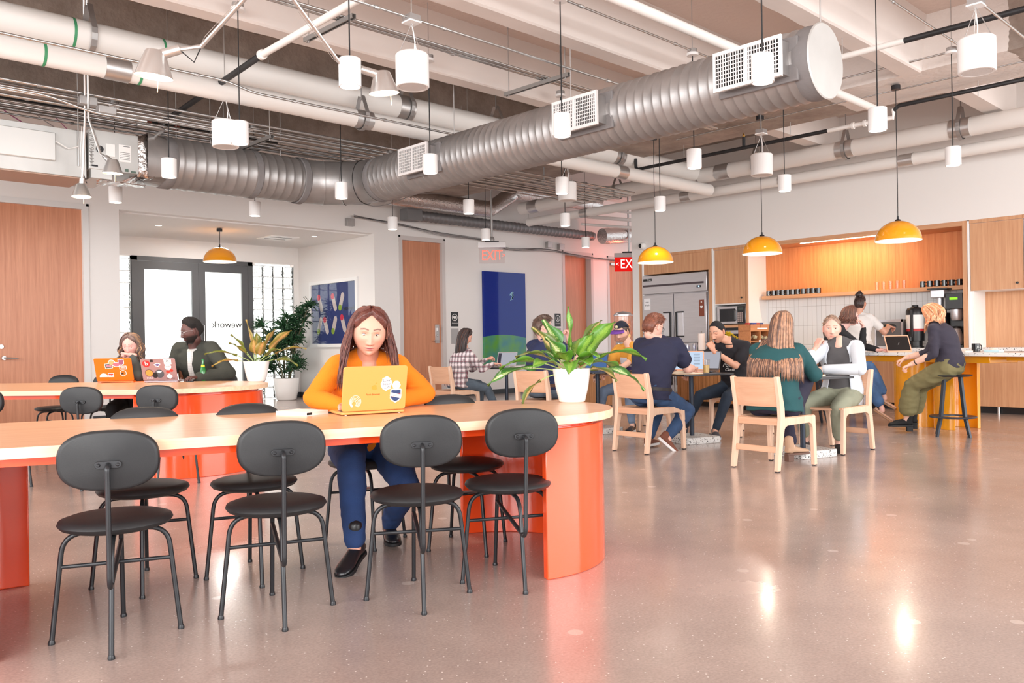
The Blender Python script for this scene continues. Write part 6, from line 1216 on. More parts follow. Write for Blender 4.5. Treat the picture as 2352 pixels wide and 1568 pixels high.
multi(lid3, F3, [(-0.115, 0.185, E_(0.038, 0.036), mat('sticker_crimson', (196, 48, 50), 0.5), 0.0046, 0), (-0.06, 0.215, rrect(0.028, 0.026, 0.004), SB, 0.0046, 0), (-0.01, 0.170, [(-0.034, 0.006), (0, 0.022), (0.034, 0.012), (0.01, -0.02), (-0.018, -0.012)], SW, 0.0046, 0), (-0.01, 0.170, [(-0.024, 0.004), (0, 0.014), (0.024, 0.008), (0.008, -0.012), (-0.012, -0.008)], mat('sticker_indigo', (96, 84, 140), 0.5), 0.0051, 0),
 (0.095, 0.205, rrect(0.072, 0.058, 0.004), SW, 0.0046, 0), (0.090, 0.145, [(-0.034, 0), (-0.018, 0.034), (0.022, 0.034), (0.036, 0.004), (0.018, -0.030), (-0.02, -0.026)], SW, 0.0047, 0), (-0.10, 0.085, E_(0.040, 0.038), SB, 0.0046, 0), (-0.10, 0.085, E_(0.036, 0.034), mat('sticker_amber', (244, 150, 70), 0.5), 0.0051, 0),
 (0.0, 0.075, E_(0.045, 0.045), SG, 0.0045, 0), (-0.045, 0.06, E_(0.026, 0.03), SB, 0.0050, 0), (0.085, 0.095, E_(0.018, 0.015), SR, 0.0052, 0), (0.12, 0.108, E_(0.018, 0.015), SR, 0.0052, 0), (0.095, 0.045, rrect(0.045, 0.045, 0.006), SW, 0.0046, 45), (0.0, 0.085, [(-0.028, 0.012), (0, -0.004), (0.028, 0.014), (0.01, 0.018), (0, 0.026), (-0.01, 0.018)], SW, 0.0055, 0)])
sticktext(lid3, F3, -0.115, 0.185, 'b', 0.06, SW, z=0.0052); sticktext(lid3, F3, 0.095, 0.222, 'CRAFTED IN', 0.010, SG); sticktext(lid3, F3, 0.095, 0.196, 'CALIFORNIA', 0.011, SG); sticktext(lid3, F3, 0.095, 0.184, 'BOARD', 0.011, SP); sticktext(lid3, F3, 0.09, 0.15, 'YETI', 0.022, SB, z=0.0053); sticktext(lid3, F3, 0.105, 0.022, 'ZOO YORK', 0.015, SB); sticktext(lid3, F3, -0.10, 0.028, 'RVRC', 0.024, SW)
mb = MB().ell((0, 0, 0), (0.013, 0.007, 0.0006), nu=12, nv=4); bear = mb
G = F3 @ Matrix.Translation((0.095, 0.209, 0.0054)); MB().prism([(0.014, 0.002), (0.010, 0.007), (-0.004, 0.008), (-0.012, 0.006), (-0.017, 0.001), (-0.012, -0.002), (-0.012, -0.006), (-0.007, -0.006), (-0.006, -0.001), (0.004, -0.001), (0.006, -0.006), (0.011, -0.006)], 0, 0.0004, G).build('bear_sticker', SB, lid3, smooth=False)
bt = thing('green_bottle', 'green glass bottle in front of the man in the dark fleece', 'bottle', (3.60, 8.42, 0.76)); lt(bt, 'bottle_glass', [(0, 0), (0.030, 0), (0.033, 0.006), (0.033, 0.07), (0.030, 0.11), (0.020, 0.145), (0.012, 0.18), (0.012, 0.215), (0, 0.215)], mat('green_glass', (24, 120, 50), 0.08, coat=0.6)); lt(bt, 'label', [(0.0335, 0.022), (0.034, 0.022), (0.034, 0.055), (0.0335, 0.055)], mat('lime_label', (200, 214, 60), 0.5), cap=False); lt(bt, 'neck_label', [(0.021, 0.145), (0.017, 0.165)], mat('yellow_label', (226, 210, 60), 0.5), cap=False); lt(bt, 'cap', [(0.0125, 0.21), (0.014, 0.214), (0.013, 0.225), (0, 0.226)], mat('cap_green', (30, 130, 70), 0.4))
cp = thing('iced_coffee_cup', 'clear cup of iced coffee with a straw between the two rear laptop users', 'cup', (3.62, 9.02, 0.76)); lt(cp, 'coffee', [(0, 0.002), (0.030, 0.002), (0.040, 0.12), (0, 0.12)], mat('milky_coffee', (188, 130, 100), 0.4)); lt(cp, 'cup_wall', [(0.032, 0), (0.045, 0.16), (0.043, 0.16), (0.031, 0.002)], GLS, cap=False); MB().tube([(0, 0, 0.02), (-0.02, 0.01, 0.21)], 0.003, n=6).build('straw', mat('straw_green', (70, 120, 90), 0.5), cp)
ph = thing('phone', 'dark phone lying beside the silver laptop', 'phone', (3.42, 8.32, 0.76), radians(-20)); MB().prism(rrect(0.07, 0.145, 0.01, 4), 0, 0.009).build('phone_body', BLK, ph, bevel=0.002); MB().prism(rrect(0.064, 0.135, 0.008, 4), 0.009, 0.0095).build('phone_screen', mat('phone_glass', (60, 60, 70), 0.1), ph)
nn = thing('notepad', 'small orange notepad beside the bright orange laptop', 'notepad', (3.13, 8.84, 0.76), radians(-30)); MB().prism(rrect(0.1, 0.14, 0.006, 3), 0, 0.008).build('notepad_cover', ORL, nn, smooth=False)
# cafe table items
SCRL = emitter('lit_screen_pale_blue', (196, 214, 236), 0.75); SCRM = emitter('lit_screen_grey', (186, 186, 196), 0.6)
SILV = mat('silver_aluminium', (206, 202, 202), 0.35, 0.6); ROSE = mat('rose_gold_aluminium', (236, 180, 150), 0.35, 0.4)
def open_laptop(loc, rz, label, w=0.30, d=0.21, m=SILV, scr=None, deg=108):
    # user on -y side; lid at +y, screen facing -y
    t = thing('laptop', label, 'laptop', loc, rz); MB().prism(rrect(w, d, 0.012, 4), 0.0, 0.013).build('base', m, t, bevel=0.003); MB().bx(-w*0.44, w*0.44, -d*0.1, d*0.32, 0.013, 0.0137).build('keyboard', KEYS, t, smooth=False)
    a = radians(deg-90); up = V3((0, sin(a), cos(a))); nr = V3((0, -cos(a), sin(a))); o = V3((0, d/2-0.004, 0.012)); F = Matrix(((1, up.x, nr.x, o.x), (0, up.y, nr.y, o.y), (0, up.z, nr.z, o.z), (0, 0, 0, 1)))
    lid = MB().prism(rrect(w, d*0.99, 0.012, 4, 0, d*0.495), -0.003, 0.003, F).build('lid', m, t, bevel=0.002); MB().prism(rrect(w*0.92, d*0.84, 0.003, 2, 0, d*0.51), 0.003, 0.0034, F).build('screen', scr, lid, smooth=False); return t, lid, F
_, ld, F = open_laptop((8.40, 9.05, 0.745), radians(-68), 'open silver laptop in front of the plaid-shirt woman', 0.32, 0.22, SILV, SCRM)
MB().prism(rrect(0.05, 0.175, 0.002, 2, -0.120, 0.112), 0.0036, 0.0038, F).build('screen_sidebar', mat('dark_ui', (50, 50, 70), 0.5), ld, smooth=False)
_, ld, F = open_laptop((7.74, 5.34, 0.745), radians(-58), 'open laptop with a pale blue page on the navy tee man\'s table', 0.34, 0.235, ROSE, SCRL)
for i in range(4): MB().prism(rrect(0.07, 0.02, 0.002, 2, 0.09, 0.19-0.036*i), 0.0036, 0.0038, F).build('screen_text_block', mat('ui_blue_grey', (150, 172, 196), 0.5), ld, smooth=False)
_, ld, F = laptop((7.92, 5.28, 0.745), radians(100), 'grey laptop with its back to us belonging to the man in the black tee', 0.32, 0.22, mat('space_grey', (108, 106, 108), 0.35, 0.5), mat('space_grey', (108, 106, 108), 0.35, 0.5), 108, SCRM)
_, ld, F = open_laptop((7.72, 6.72, 0.745), radians(-75), 'open dark laptop behind the plant leaves', 0.30, 0.21, mat('space_grey', (108, 106, 108), 0.35, 0.5), emitter('dark_blue_screen', (80, 110, 160), 0.7))
tb_ = thing('tablet', 'rose gold tablet propped up on the bar with a black screen', 'tablet', barp(1.00, 0.14), radians(-36)); a = radians(22); F = Matrix(((1, 0, 0, 0), (0, sin(a), -cos(a), 0), (0, cos(a), sin(a), 0.0), (0, 0, 0, 1)))
MB().prism(rrect(0.33, 0.225, 0.012, 4, 0, 0.115), -0.006, 0, F).build('tablet_frame', ROSE, tb_, bevel=0.002); MB().prism(rrect(0.30, 0.19, 0.003, 2, 0, 0.118), 0, 0.0006, F).build('tablet_screen', mat('black_screen', (18, 18, 20), 0.08), tb_, smooth=False); MB().tube([(0, 0.02, 0.12), (0, 0.11, 0.003)], 0.004, n=6).build('kickstand', ALU, tb_); MB().prism(rrect(0.33, 0.12, 0.01, 3, 0, 0.08), 0, 0.004).build('keyboard_base', ROSE, tb_)
ob = thing('open_book', 'open book with cream pages on the navy tee man\'s table', 'book', (7.36, 5.12, 0.745), radians(-30))
mb = MB(); rs = []
for i in range(13):
    x = -0.15+0.3*i/12; h = 0.008+0.022*math.exp(-((abs(x)-0.035)/0.05)**2)*(1 if x < 0 else 0.7); rs.append([V3((x, -0.11, 0.003)), V3((x, 0.11, 0.003)), V3((x, 0.11, h)), V3((x, -0.11, h))])
mb.rings(rs); mb.build('pages', mat('page_cream2', (250, 234, 208), 0.8), ob, angle=60); MB().bx(-0.155, 0.155, -0.115, 0.115, 0, 0.003).build('cover', mat('tan_cover', (196, 150, 110), 0.6), ob, smooth=False)
def drink(loc, label, h=0.15, liq=(196, 170, 110)):
    t = tumbler(loc, label, None, h, 0.038); MB().lathe([(0, 0.011), (0.031, 0.011), (0.034, h*0.62), (0, h*0.62)], n=20).build('drink', mat('pale_drink_%d' % liq[0], liq, 0.15), t); return t
drink((7.52, 4.96, 0.745), 'pint glass half full of pale drink beside the open book'); drink(tuple(barp(1.62, 0.30)), 'clear glass on the bar beside the cardigan woman', 0.14, (220, 224, 226))
mg = mug(tuple(barp(0.20, 0.44)), radians(60), 'black mug standing alone on the bar right of the ginger woman', None); mg.scale = (1.1, 1.1, 1.05)
t = thing('book', 'thin pale book lying on the bar beside the black mug', 'book', barp(0.24, 0.22), BRZ+0.1); MB().bx(-0.11, 0.11, -0.075, 0.075, 0, 0.016).build('book_block', mat('pale_book', (232, 220, 214), 0.6), t, smooth=False); MB().bx(-0.112, 0.112, -0.077, 0.077, 0.016, 0.019).build('book_cover', mat('orange_white_cover', (246, 226, 206), 0.5), t, smooth=False)
t = thing('tissue_packet', 'pale blue packet lying on the bar at the right', 'packet', barp(-0.12, 0.30), BRZ+0.1); MB().bx(-0.09, 0.09, -0.05, 0.05, 0, 0.03).build('packet_body', mat('pale_blue_packet', (190, 222, 232), 0.5), t, bevel=0.008); MB().ell((0.0, 0, 0.035), (0.05, 0.03, 0.015)).build('tissue', mat('peach_tissue', (250, 222, 206), 0.8), t)
def flask(loc, label, m1_, r=0.034, h=0.19):
    t = thing('flask', label, 'bottle', loc); lt(t, 'flask_body', [(0, 0), (r, 0), (r, h*0.85), (r*0.9, h*0.9), (0, h*0.9)], m1_); lt(t, 'flask_lid', [(r*0.85, h*0.9), (r*0.85, h), (0, h)], mat('lid_grey', (90, 90, 92), 0.4)); return t
flask((8.66, 8.80, 0.745), 'leaf green drinks can by the open silver laptop', mat('leaf_green_can', (110, 176, 96), 0.35, 0.2), 0.036, 0.17); flask((8.78, 8.86, 0.745), 'mint green flask beside the leaf green can', mat('mint_flask', (158, 220, 196), 0.35), 0.036, 0.185)
t = thing('papers', 'loose tan papers on the plaid-shirt woman\'s table', 'paper', (8.50, 8.80, 0.745), 0.4); MB().bx(-0.12, 0.12, -0.08, 0.08, 0, 0.004).build('paper_sheet', mat('tan_paper', (226, 190, 160), 0.8), t, smooth=False); MB().box((0.05, 0.02, 0.006), (0.15, 0.1, 0.003), Matrix.Rotation(0.5, 4, 'Z')).build('paper_sheet', WHITE2, t, smooth=False)
t = thing('open_notebook', 'open notebook on the table of the pale-shirt woman', 'notebook', (7.42, 3.72, 0.745), 0.3); MB().bx(-0.14, 0.14, -0.09, 0.09, 0, 0.010).build('pages', mat('page_cream2', (250, 234, 208), 0.8), t, bevel=0.003); MB().bx(-0.145, 0.145, -0.095, 0.095, -0.0, 0.002).build('cover', mat('dark_cover', (60, 56, 60), 0.6), t, smooth=False)
t = thing('phone', 'dark phone at the edge of the pale-shirt woman\'s table', 'phone', (7.62, 3.64, 0.745), 0.9); MB().prism(rrect(0.07, 0.145, 0.01, 4), 0, 0.009).build('phone_body', BLK, t, bevel=0.002)
# ================================================================== PEOPLE
def temp_obj(mb):
    me = bpy.data.meshes.new('tmp'); me.from_pydata([tuple(p) for p in mb.v], [], mb.f); o = bpy.data.objects.new('tmp', me); COL.objects.link(o); return o
def fuse(mb, voxel, smooth=4, fac=0.5):
    o = temp_obj(mb); r = o.modifiers.new('r', 'REMESH'); r.mode = 'VOXEL'; r.voxel_size = voxel
    if smooth: s = o.modifiers.new('s', 'SMOOTH'); s.iterations = smooth; s.factor = fac
    dg = bpy.context.evaluated_depsgraph_get(); dg.update(); e = o.evaluated_get(dg); me = e.to_mesh()
    vs = [tuple(v.co) for v in me.vertices]; fs = [tuple(p.vertices) for p in me.polygons]; e.to_mesh_clear(); m0 = o.data; bpy.data.objects.remove(o); bpy.data.meshes.remove(m0); return vs, fs
def wrinkle(vs, fs, amp, freq, seed=0, axis=None):
    me = bpy.data.meshes.new('w'); me.from_pydata(vs, [], fs); me.update(); out = []
    off = V3((seed*3.1, seed*1.7, 0))
    for v in me.vertices:
        p = v.co; q = V3((p.x*freq, p.y*freq, p.z*freq*1.7))+off
        n1 = noise.noise(q); n2 = noise.noise(q*2.3); rd = 1-abs(n1)*2.2
        out.append(tuple(p+v.normal*(amp*(rd*0.8+n2*0.5-0.3))))
    bpy.data.meshes.remove(me); return out
def ik(a, c, l1, l2, hint):
    a, c, hint = V3(a), V3(c), V3(hint); d = c-a; L = d.length; mx = (l1+l2)*0.995
    if L > mx: c = a+d*(mx/L); d = c-a; L = mx
    x = (l1*l1-l2*l2+L*L)/(2*L); h = math.sqrt(max(0, l1*l1-x*x)); n = hint-d*(hint.dot(d)/d.length_squared)
    n = n.normalized() if n.length > 1e-6 else V3((0, 0, 1)); return a+d.normalized()*x+n*h, c
def g2(x, z, cx, cz, sx, sz): return math.exp(-((x-cx)/sx)**2-((z-cz)/sz)**2)
def head_surface(s, t, P):
    # s: longitude (0 = face front, + towards person's right), t: latitude; returns point in head space
    c = cos(t); st = sin(t); front = (cos(s)+1)/2; low = 1.0 if st < 0 else 0.0; lf = front*low
    ey = 1-(0.58*lf); ex = 1-0.30*low; z = 0.117*st
    jw = P.get('jaw', 0.36); tt = max(0.0, (-z-0.012)/0.105); W = P.get('fw', 0.073)*(1-jw*tt**1.5)
    x = W*sin(s)*c**ex
    Y = 0.088 if cos(s) > 0 else 0.100; y = Y*cos(s)*c**ey
    if cos(s) < 0: y *= (1-0.55*tt)
    elif tt > 0: y *= (1-0.10*tt)
    f = max(0.0, cos(s))**0.7; ax_ = abs(x)
    if f > 0:
        d = 0.0
        nz_t = min(1, max(0, (0.022-z)/0.054)); na = (0.003+0.021*nz_t**1.3) if z > -0.034 else 0.024*math.exp(-((z+0.034)/0.008)**2); d += na*math.exp(-(x/(0.0075+0.006*nz_t))**2)*(1 if z < 0.03 else 0)
        d += 0.0065*g2(ax_, z, 0.013, -0.035, 0.006, 0.007)
        d -= 0.0095*g2(ax_, z, 0.031, 0.010, 0.017, 0.012); d += 0.0045*g2(ax_, z, 0.030, 0.032, 0.022, 0.008); d += 0.004*g2(ax_, z, 0.044, -0.018, 0.018, 0.018)
        lp = P.get('lips', 1.0)
        d += lp*0.006*g2(x, z, 0, -0.0575, 0.019, 0.0045)+lp*0.0075*g2(x, z, 0, -0.0685, 0.016, 0.0055)-0.004*g2(x, z, 0, -0.063, 0.020, 0.0022)-0.004*g2(x, z, 0, -0.080, 0.02, 0.006)
        d += 0.006*g2(x, z, 0, -0.100, 0.020, 0.014)
        y += d*f
    return V3((x, y, z))
def head_mesh(P, ns, nt):
    vs = []; cols = []; base = V3(P['skin']); lip = V3(P.get('lipc', (base.x*0.92, base.y*0.62, base.z*0.60))); beard = P.get('beard'); blush = V3((base.x, base.y*0.84, base.z*0.82))
    for i in range(nt+1):
        t = -pi/2+pi*i/nt; t = max(-pi/2+0.015, min(pi/2-0.015, t))
        for j in range(ns):
            q = -pi+2*pi*j/ns; s = q-0.48*sin(q); p = head_surface(s, t, P); vs.append(p); x, z = p.x, p.z; fr = p.y > 0.03
            c = base.copy()
            if fr:
                k = g2(abs(x), z, 0.042, -0.028, 0.018, 0.018)*0.5+g2(x, z, 0, -0.032, 0.012, 0.01)*0.35; c = c.lerp(blush, k)
                m_ = min(1, 1.6*g2(x, z, 0, -0.063, 0.0225, 0.0085)**1.6); c = c.lerp(lip, m_); c = c.lerp(c*0.45, min(1, 1.3*g2(x, z, 0, -0.0632, 0.021, 0.0016)))
                c = c.lerp(c*0.35, 0.9*g2(abs(x), z, 0.007, -0.0405, 0.0035, 0.0025))
                eb = abs(x); zz = 0.034+0.007*min(1, eb/0.03)-0.006*max(0, (eb-0.035)/0.02); k = max(0, 1-abs(z-zz)/0.0048)*(1 if 0.012 < eb < 0.052 else 0); c = c.lerp(V3(P['brow']), min(1, k*1.6)*P.get('browk', 0.85))
            if beard and z < -0.028 and p.y > -0.03:
                k = min(1, (-z-0.028)/0.02)*beard[1]; mouth = g2(x, z, 0, -0.063, 0.021, 0.008); nose_ = g2(x, z, 0, -0.035, 0.012, 0.009); k *= 1-min(1, 1.4*mouth)-0*nose_
                if z > -0.045 and abs(x) < 0.04: k *= 0.4
                k *= min(1, max(0, (abs(x)-0.0)/0.02)) if z > -0.05 else 1
                c = c.lerp(V3(beard[0]), max(0, k))
            if P.get('stache') and fr: c = c.lerp(V3(P['stache']), min(1, 1.5*g2(x, z, 0, -0.0495, 0.022, 0.005)))
            cols.append(tuple(c))
    fs = []
    for i in range(nt):
        for j in range(ns): k = (j+1) % ns; fs.append((i*ns+j, i*ns+k, (i+1)*ns+k, (i+1)*ns+j))
    fs.append(tuple(range(ns-1, -1, -1))); fs.append(tuple(nt*ns+j for j in range(ns))); return vs, fs, cols
def ears(mb, P):
    for s in (-1, 1):
        M = Matrix.Rotation(s*radians(-18), 4, 'Z'); mb.ell((s*(P.get('fw', 0.073)+0.003), -0.010, 0.000), (0.007, 0.018, 0.031), M, 14, 10); mb.ell((s*(P.get('fw', 0.073)+0.004), -0.004, -0.024), (0.006, 0.009, 0.012), None, 10, 8)
SKINM = None
def skin_mat():
    global SKINM
    if SKINM: return SKINM
    m, n, l, b = nt('skin'); a = n.new('ShaderNodeAttribute'); a.attribute_name = 'skincol'; l.new(a.outputs['Color'], b.inputs['Base Color']); b.inputs['Roughness'].default_value = 0.5
    b.inputs['Subsurface Weight'].default_value = 0.12; b.inputs['Subsurface Radius'].default_value = (0.02, 0.008, 0.004); b.inputs['Subsurface Scale'].default_value = 0.4
    tc = n.new('ShaderNodeTexCoord'); nz = n.new('ShaderNodeTexNoise'); nz.inputs['Scale'].default_value = 160; l.new(tc.outputs['Object'], nz.inputs[0]); bp = n.new('ShaderNodeBump'); bp.inputs['Strength'].default_value = 0.08; bp.inputs['Distance'].default_value = 0.004; l.new(nz.outputs['Fac'], bp.inputs['Height']); l.new(bp.outputs[0], b.inputs['Normal'])
    SKINM = m; return m
def cloth(name, col, kind='plain', rough=0.85, **k):
    if name in MATS: return MATS[name]
    if kind == 'plain': return mat(name, col, rough, bump=0.25, bscale=240, var=0.06, vscale=5, sheen=0.0)
    if kind == 'denim':
        m = mat(name, col, 0.85, bump=0.35, bscale=300, var=0.22, vscale=7); return m
    if kind == 'plaid':
        m, n, l, b = nt(name); tc = n.new('ShaderNodeTexCoord'); sp = n.new('ShaderNodeSeparateXYZ'); l.new(tc.outputs['Object'], sp.inputs[0]); cur = None
        def band(out, period, width, phase):
            a = n.new('ShaderNodeMath'); a.operation = 'ADD'; l.new(out, a.inputs[0]); a.inputs[1].default_value = phase+50*period; md = n.new('ShaderNodeMath'); md.operation = 'MODULO'; l.new(a.outputs[0], md.inputs[0]); md.inputs[1].default_value = period
            lt_ = n.new('ShaderNodeMath'); lt_.operation = 'LESS_THAN'; l.new(md.outputs[0], lt_.inputs[0]); lt_.inputs[1].default_value = width; return lt_.outputs[0]
        xy = n.new('ShaderNodeMath'); xy.operation = 'ADD'; l.new(sp.outputs[0], xy.inputs[0]); l.new(sp.outputs[1], xy.inputs[1]); base = (*s2l(k.get('c0', (226, 212, 216))), 1); prev = None
        for (o, pd, w_, ph, cc, f) in ((xy.outputs[0], 0.075, 0.034, 0, k.get('c1', (70, 68, 72)), 0.62), (sp.outputs[2], 0.075, 0.034, 0, k.get('c1', (70, 68, 72)), 0.62), (xy.outputs[0], 0.075, 0.004, 0.055, k.get('c2', (150, 50, 80)), 0.8), (sp.outputs[2], 0.075, 0.004, 0.055, k.get('c2', (150, 50, 80)), 0.8), (xy.outputs[0], 0.075, 0.003, 0.017, (240, 236, 238), 0.8), (sp.outputs[2], 0.075, 0.003, 0.017, (240, 236, 238), 0.8)):
            bb = band(o, k.get('period', pd) if k.get('period') else pd, w_*(k.get('period', pd)/pd if k.get('period') else 1), ph); mu = n.new('ShaderNodeMath'); mu.operation = 'MULTIPLY'; l.new(bb, mu.inputs[0]); mu.inputs[1].default_value = f
            mx = n.new('ShaderNodeMix'); mx.data_type = 'RGBA'; l.new(mu.outputs[0], mx.inputs[0]); mx.inputs[7].default_value = (*s2l(cc), 1)
            if prev is None: mx.inputs[6].default_value = base
            else: l.new(prev, mx.inputs[6])
            prev = mx.outputs[2]
        l.new(prev, b.inputs['Base Color']); b.inputs['Roughness'].default_value = 0.9; MATS[name] = m; return m
    if kind == 'stripe':
        m, n, l, b = nt(name); tc = n.new('ShaderNodeTexCoord'); sp = n.new('ShaderNodeSeparateXYZ'); l.new(tc.outputs['Object'], sp.inputs[0]); w_ = n.new('ShaderNodeMath'); w_.operation = 'MULTIPLY'; xy = n.new('ShaderNodeMath'); xy.operation = 'ADD'; l.new(sp.outputs[0], xy.inputs[0]); l.new(sp.outputs[2], xy.inputs[1]); l.new(xy.outputs[0], w_.inputs[0]); w_.inputs[1].default_value = 420
        sn_ = n.new('ShaderNodeMath'); sn_.operation = 'SINE'; l.new(w_.outputs[0], sn_.inputs[0]); r = n.new('ShaderNodeValToRGB'); r.color_ramp.elements[0].color = (*s2l(k['c0']), 1); r.color_ramp.elements[1].color = (*s2l(k['c1']), 1); l.new(sn_.outputs[0], r.inputs[0]); l.new(r.outputs[0], b.inputs['Base Color']); b.inputs['Roughness'].default_value = 0.9; MATS[name] = m; return m
def hairmat(name, col): return mat(name, col, 0.42, spec=0.6, var=0.35, vscale=30, bump=0.3, bscale=120)
def hand_mesh(mb, wrist, d, palm, side, curl=0.5, spread=1.0, scale=1.0, point=0.0):
    # d: direction of the fingers, palm: palm normal, side=+1 when the thumb is on the cross(d,palm) side
    d = V3(d).normalized(); palm = V3(palm); palm = (palm-d*palm.dot(d)).normalized(); t = d.cross(palm)*side; w_ = V3(wrist); S = scale
    for k in range(4):
        a = w_+d*0.004; q = (k-1.5)*0.0195*S; mb.cap2(a-t*q*0.55, 0.0155*S, w_+d*0.088*S-t*q, 0.0125*S, 10)
    L = (0.072, 0.080, 0.074, 0.058)
    for k in range(4):
        q = (1.5-k)*0.0205*S; p = w_+d*(0.088-0.004*abs(k-1.3))*S+t*q; dd = (d+t*(1.5-k)*0.05*spread).normalized(); pk = palm.copy(); r = (0.0088, 0.0090, 0.0086, 0.0076)[k]*S; cu = curl*(1+0.12*k)
        for m_, fr_ in enumerate((0.42, 0.32, 0.26)):
            ang = cu*(0.9, 1.15, 0.7)[m_]; dd, pk = (dd*cos(ang)+pk*sin(ang)).normalized(), (pk*cos(ang)-dd*sin(ang)).normalized()
            nxt = p+dd*L[k]*fr_*S; mb.cap2(p, r, nxt, r*0.93, 9); p = nxt; r *= 0.93
    # thumb
    p = w_+d*0.022*S+t*0.024*S; dd = (d*0.62+t*0.75+palm*0.25).normalized()
    for m_, (ln, r) in enumerate(((0.036, 0.0135), (0.030, 0.0105), (0.025, 0.0095))):
        nxt = p+dd*ln*S; mb.cap2(p, r*S, nxt, r*0.9*S, 9); p = nxt; dd = (dd+(d*0.35-t*0.25)*(0.6+curl*0.5)+palm*curl*0.35).normalized()
def shoe(t, ankle, toe_dir, m_up, m_sole, kind='sneaker', S=1.0, pitch=0.0, name='shoe'):
    # ankle: joint position ~0.09 above sole; toe_dir horizontal; pitch>0 lifts the heel
    f = V3((toe_dir[0], toe_dir[1], 0)).normalized(); sd = V3((f.y, -f.x, 0)); up = V3((0, 0, 1))
    f2 = (f*cos(pitch)-up*sin(pitch)); u2 = (up*cos(pitch)+f*sin(pitch)); A = V3(ankle); O = A-u2*0.085*S   # sole point under the ankle
    T = lambda x, y, z: O+sd*x*S+f2*y*S+u2*z*S
    mb = MB(); h = {'sneaker': 0.11, 'boot': 0.20, 'heelboot': 0.17, 'flat': 0.06, 'sandal': 0.04}[kind]
    rs = []
    for (y, w_, z0, z1) in ((-0.068, 0.022, 0.02, 0.05), (-0.06, 0.031, 0.012, 0.075), (-0.03, 0.036, 0.01, 0.085), (0.02, 0.037, 0.01, 0.082), (0.07, 0.042, 0.01, 0.068), (0.12, 0.048, 0.01, 0.056), (0.16, 0.044, 0.01, 0.048), (0.185, 0.030, 0.012, 0.040), (0.196, 0.012, 0.018, 0.03)):
        if kind == 'flat': z1 = min(z1, 0.045) if y > -0.05 else z1*0.8
        zc = (z0+z1)/2; hh = (z1-z0)/2; rs.append([T(w_*cos(a), y, zc+hh*sin(a)*(1.0 if sin(a) > 0 else 0.8)) for a in [2*pi*i/16 for i in range(16)]])
    mb.rings(rs)
    if kind in ('sneaker', 'boot', 'heelboot'): mb.cap2(T(0, -0.022, 0.05), 0.040*S, T(0, -0.03, h-0.03), 0.042*S, 14)
    vs, fs = fuse(mb, 0.006*S, 3); o = MB().add(vs, fs).build(name, m_up, t, angle=180)
    out = [(0.0+w_*0.0+s_*w_, y) for s_, lst in ((1, ((-0.07, 0.02), (-0.05, 0.034), (0.0, 0.036), (0.06, 0.042), (0.12, 0.050), (0.165, 0.044), (0.19, 0.028))), (-1, ((0.2, 0.0), (0.19, 0.028), (0.165, 0.044), (0.12, 0.050), (0.06, 0.038), (0.0, 0.034), (-0.05, 0.034), (-0.07, 0.02)))) for y, w_ in lst]
    M = Matrix(((sd.x*S, f2.x*S, u2.x*S, O.x), (sd.y*S, f2.y*S, u2.y*S, O.y), (sd.z*S, f2.z*S, u2.z*S, O.z), (0, 0, 0, 1)))
    sl = MB().prism(out, 0.0, 0.018 if kind != 'sneaker' else 0.026, M)
    if kind == 'heelboot': sl.prism([(x*0.8, y) for x, y in ((-0.035, -0.065), (0.035, -0.065), (0.035, 0.0), (-0.035, 0.0))], -0.055, 0.01, M)
    sl.build('shoe_sole', m_sole, o, bevel=0.003*S, angle=60); return o
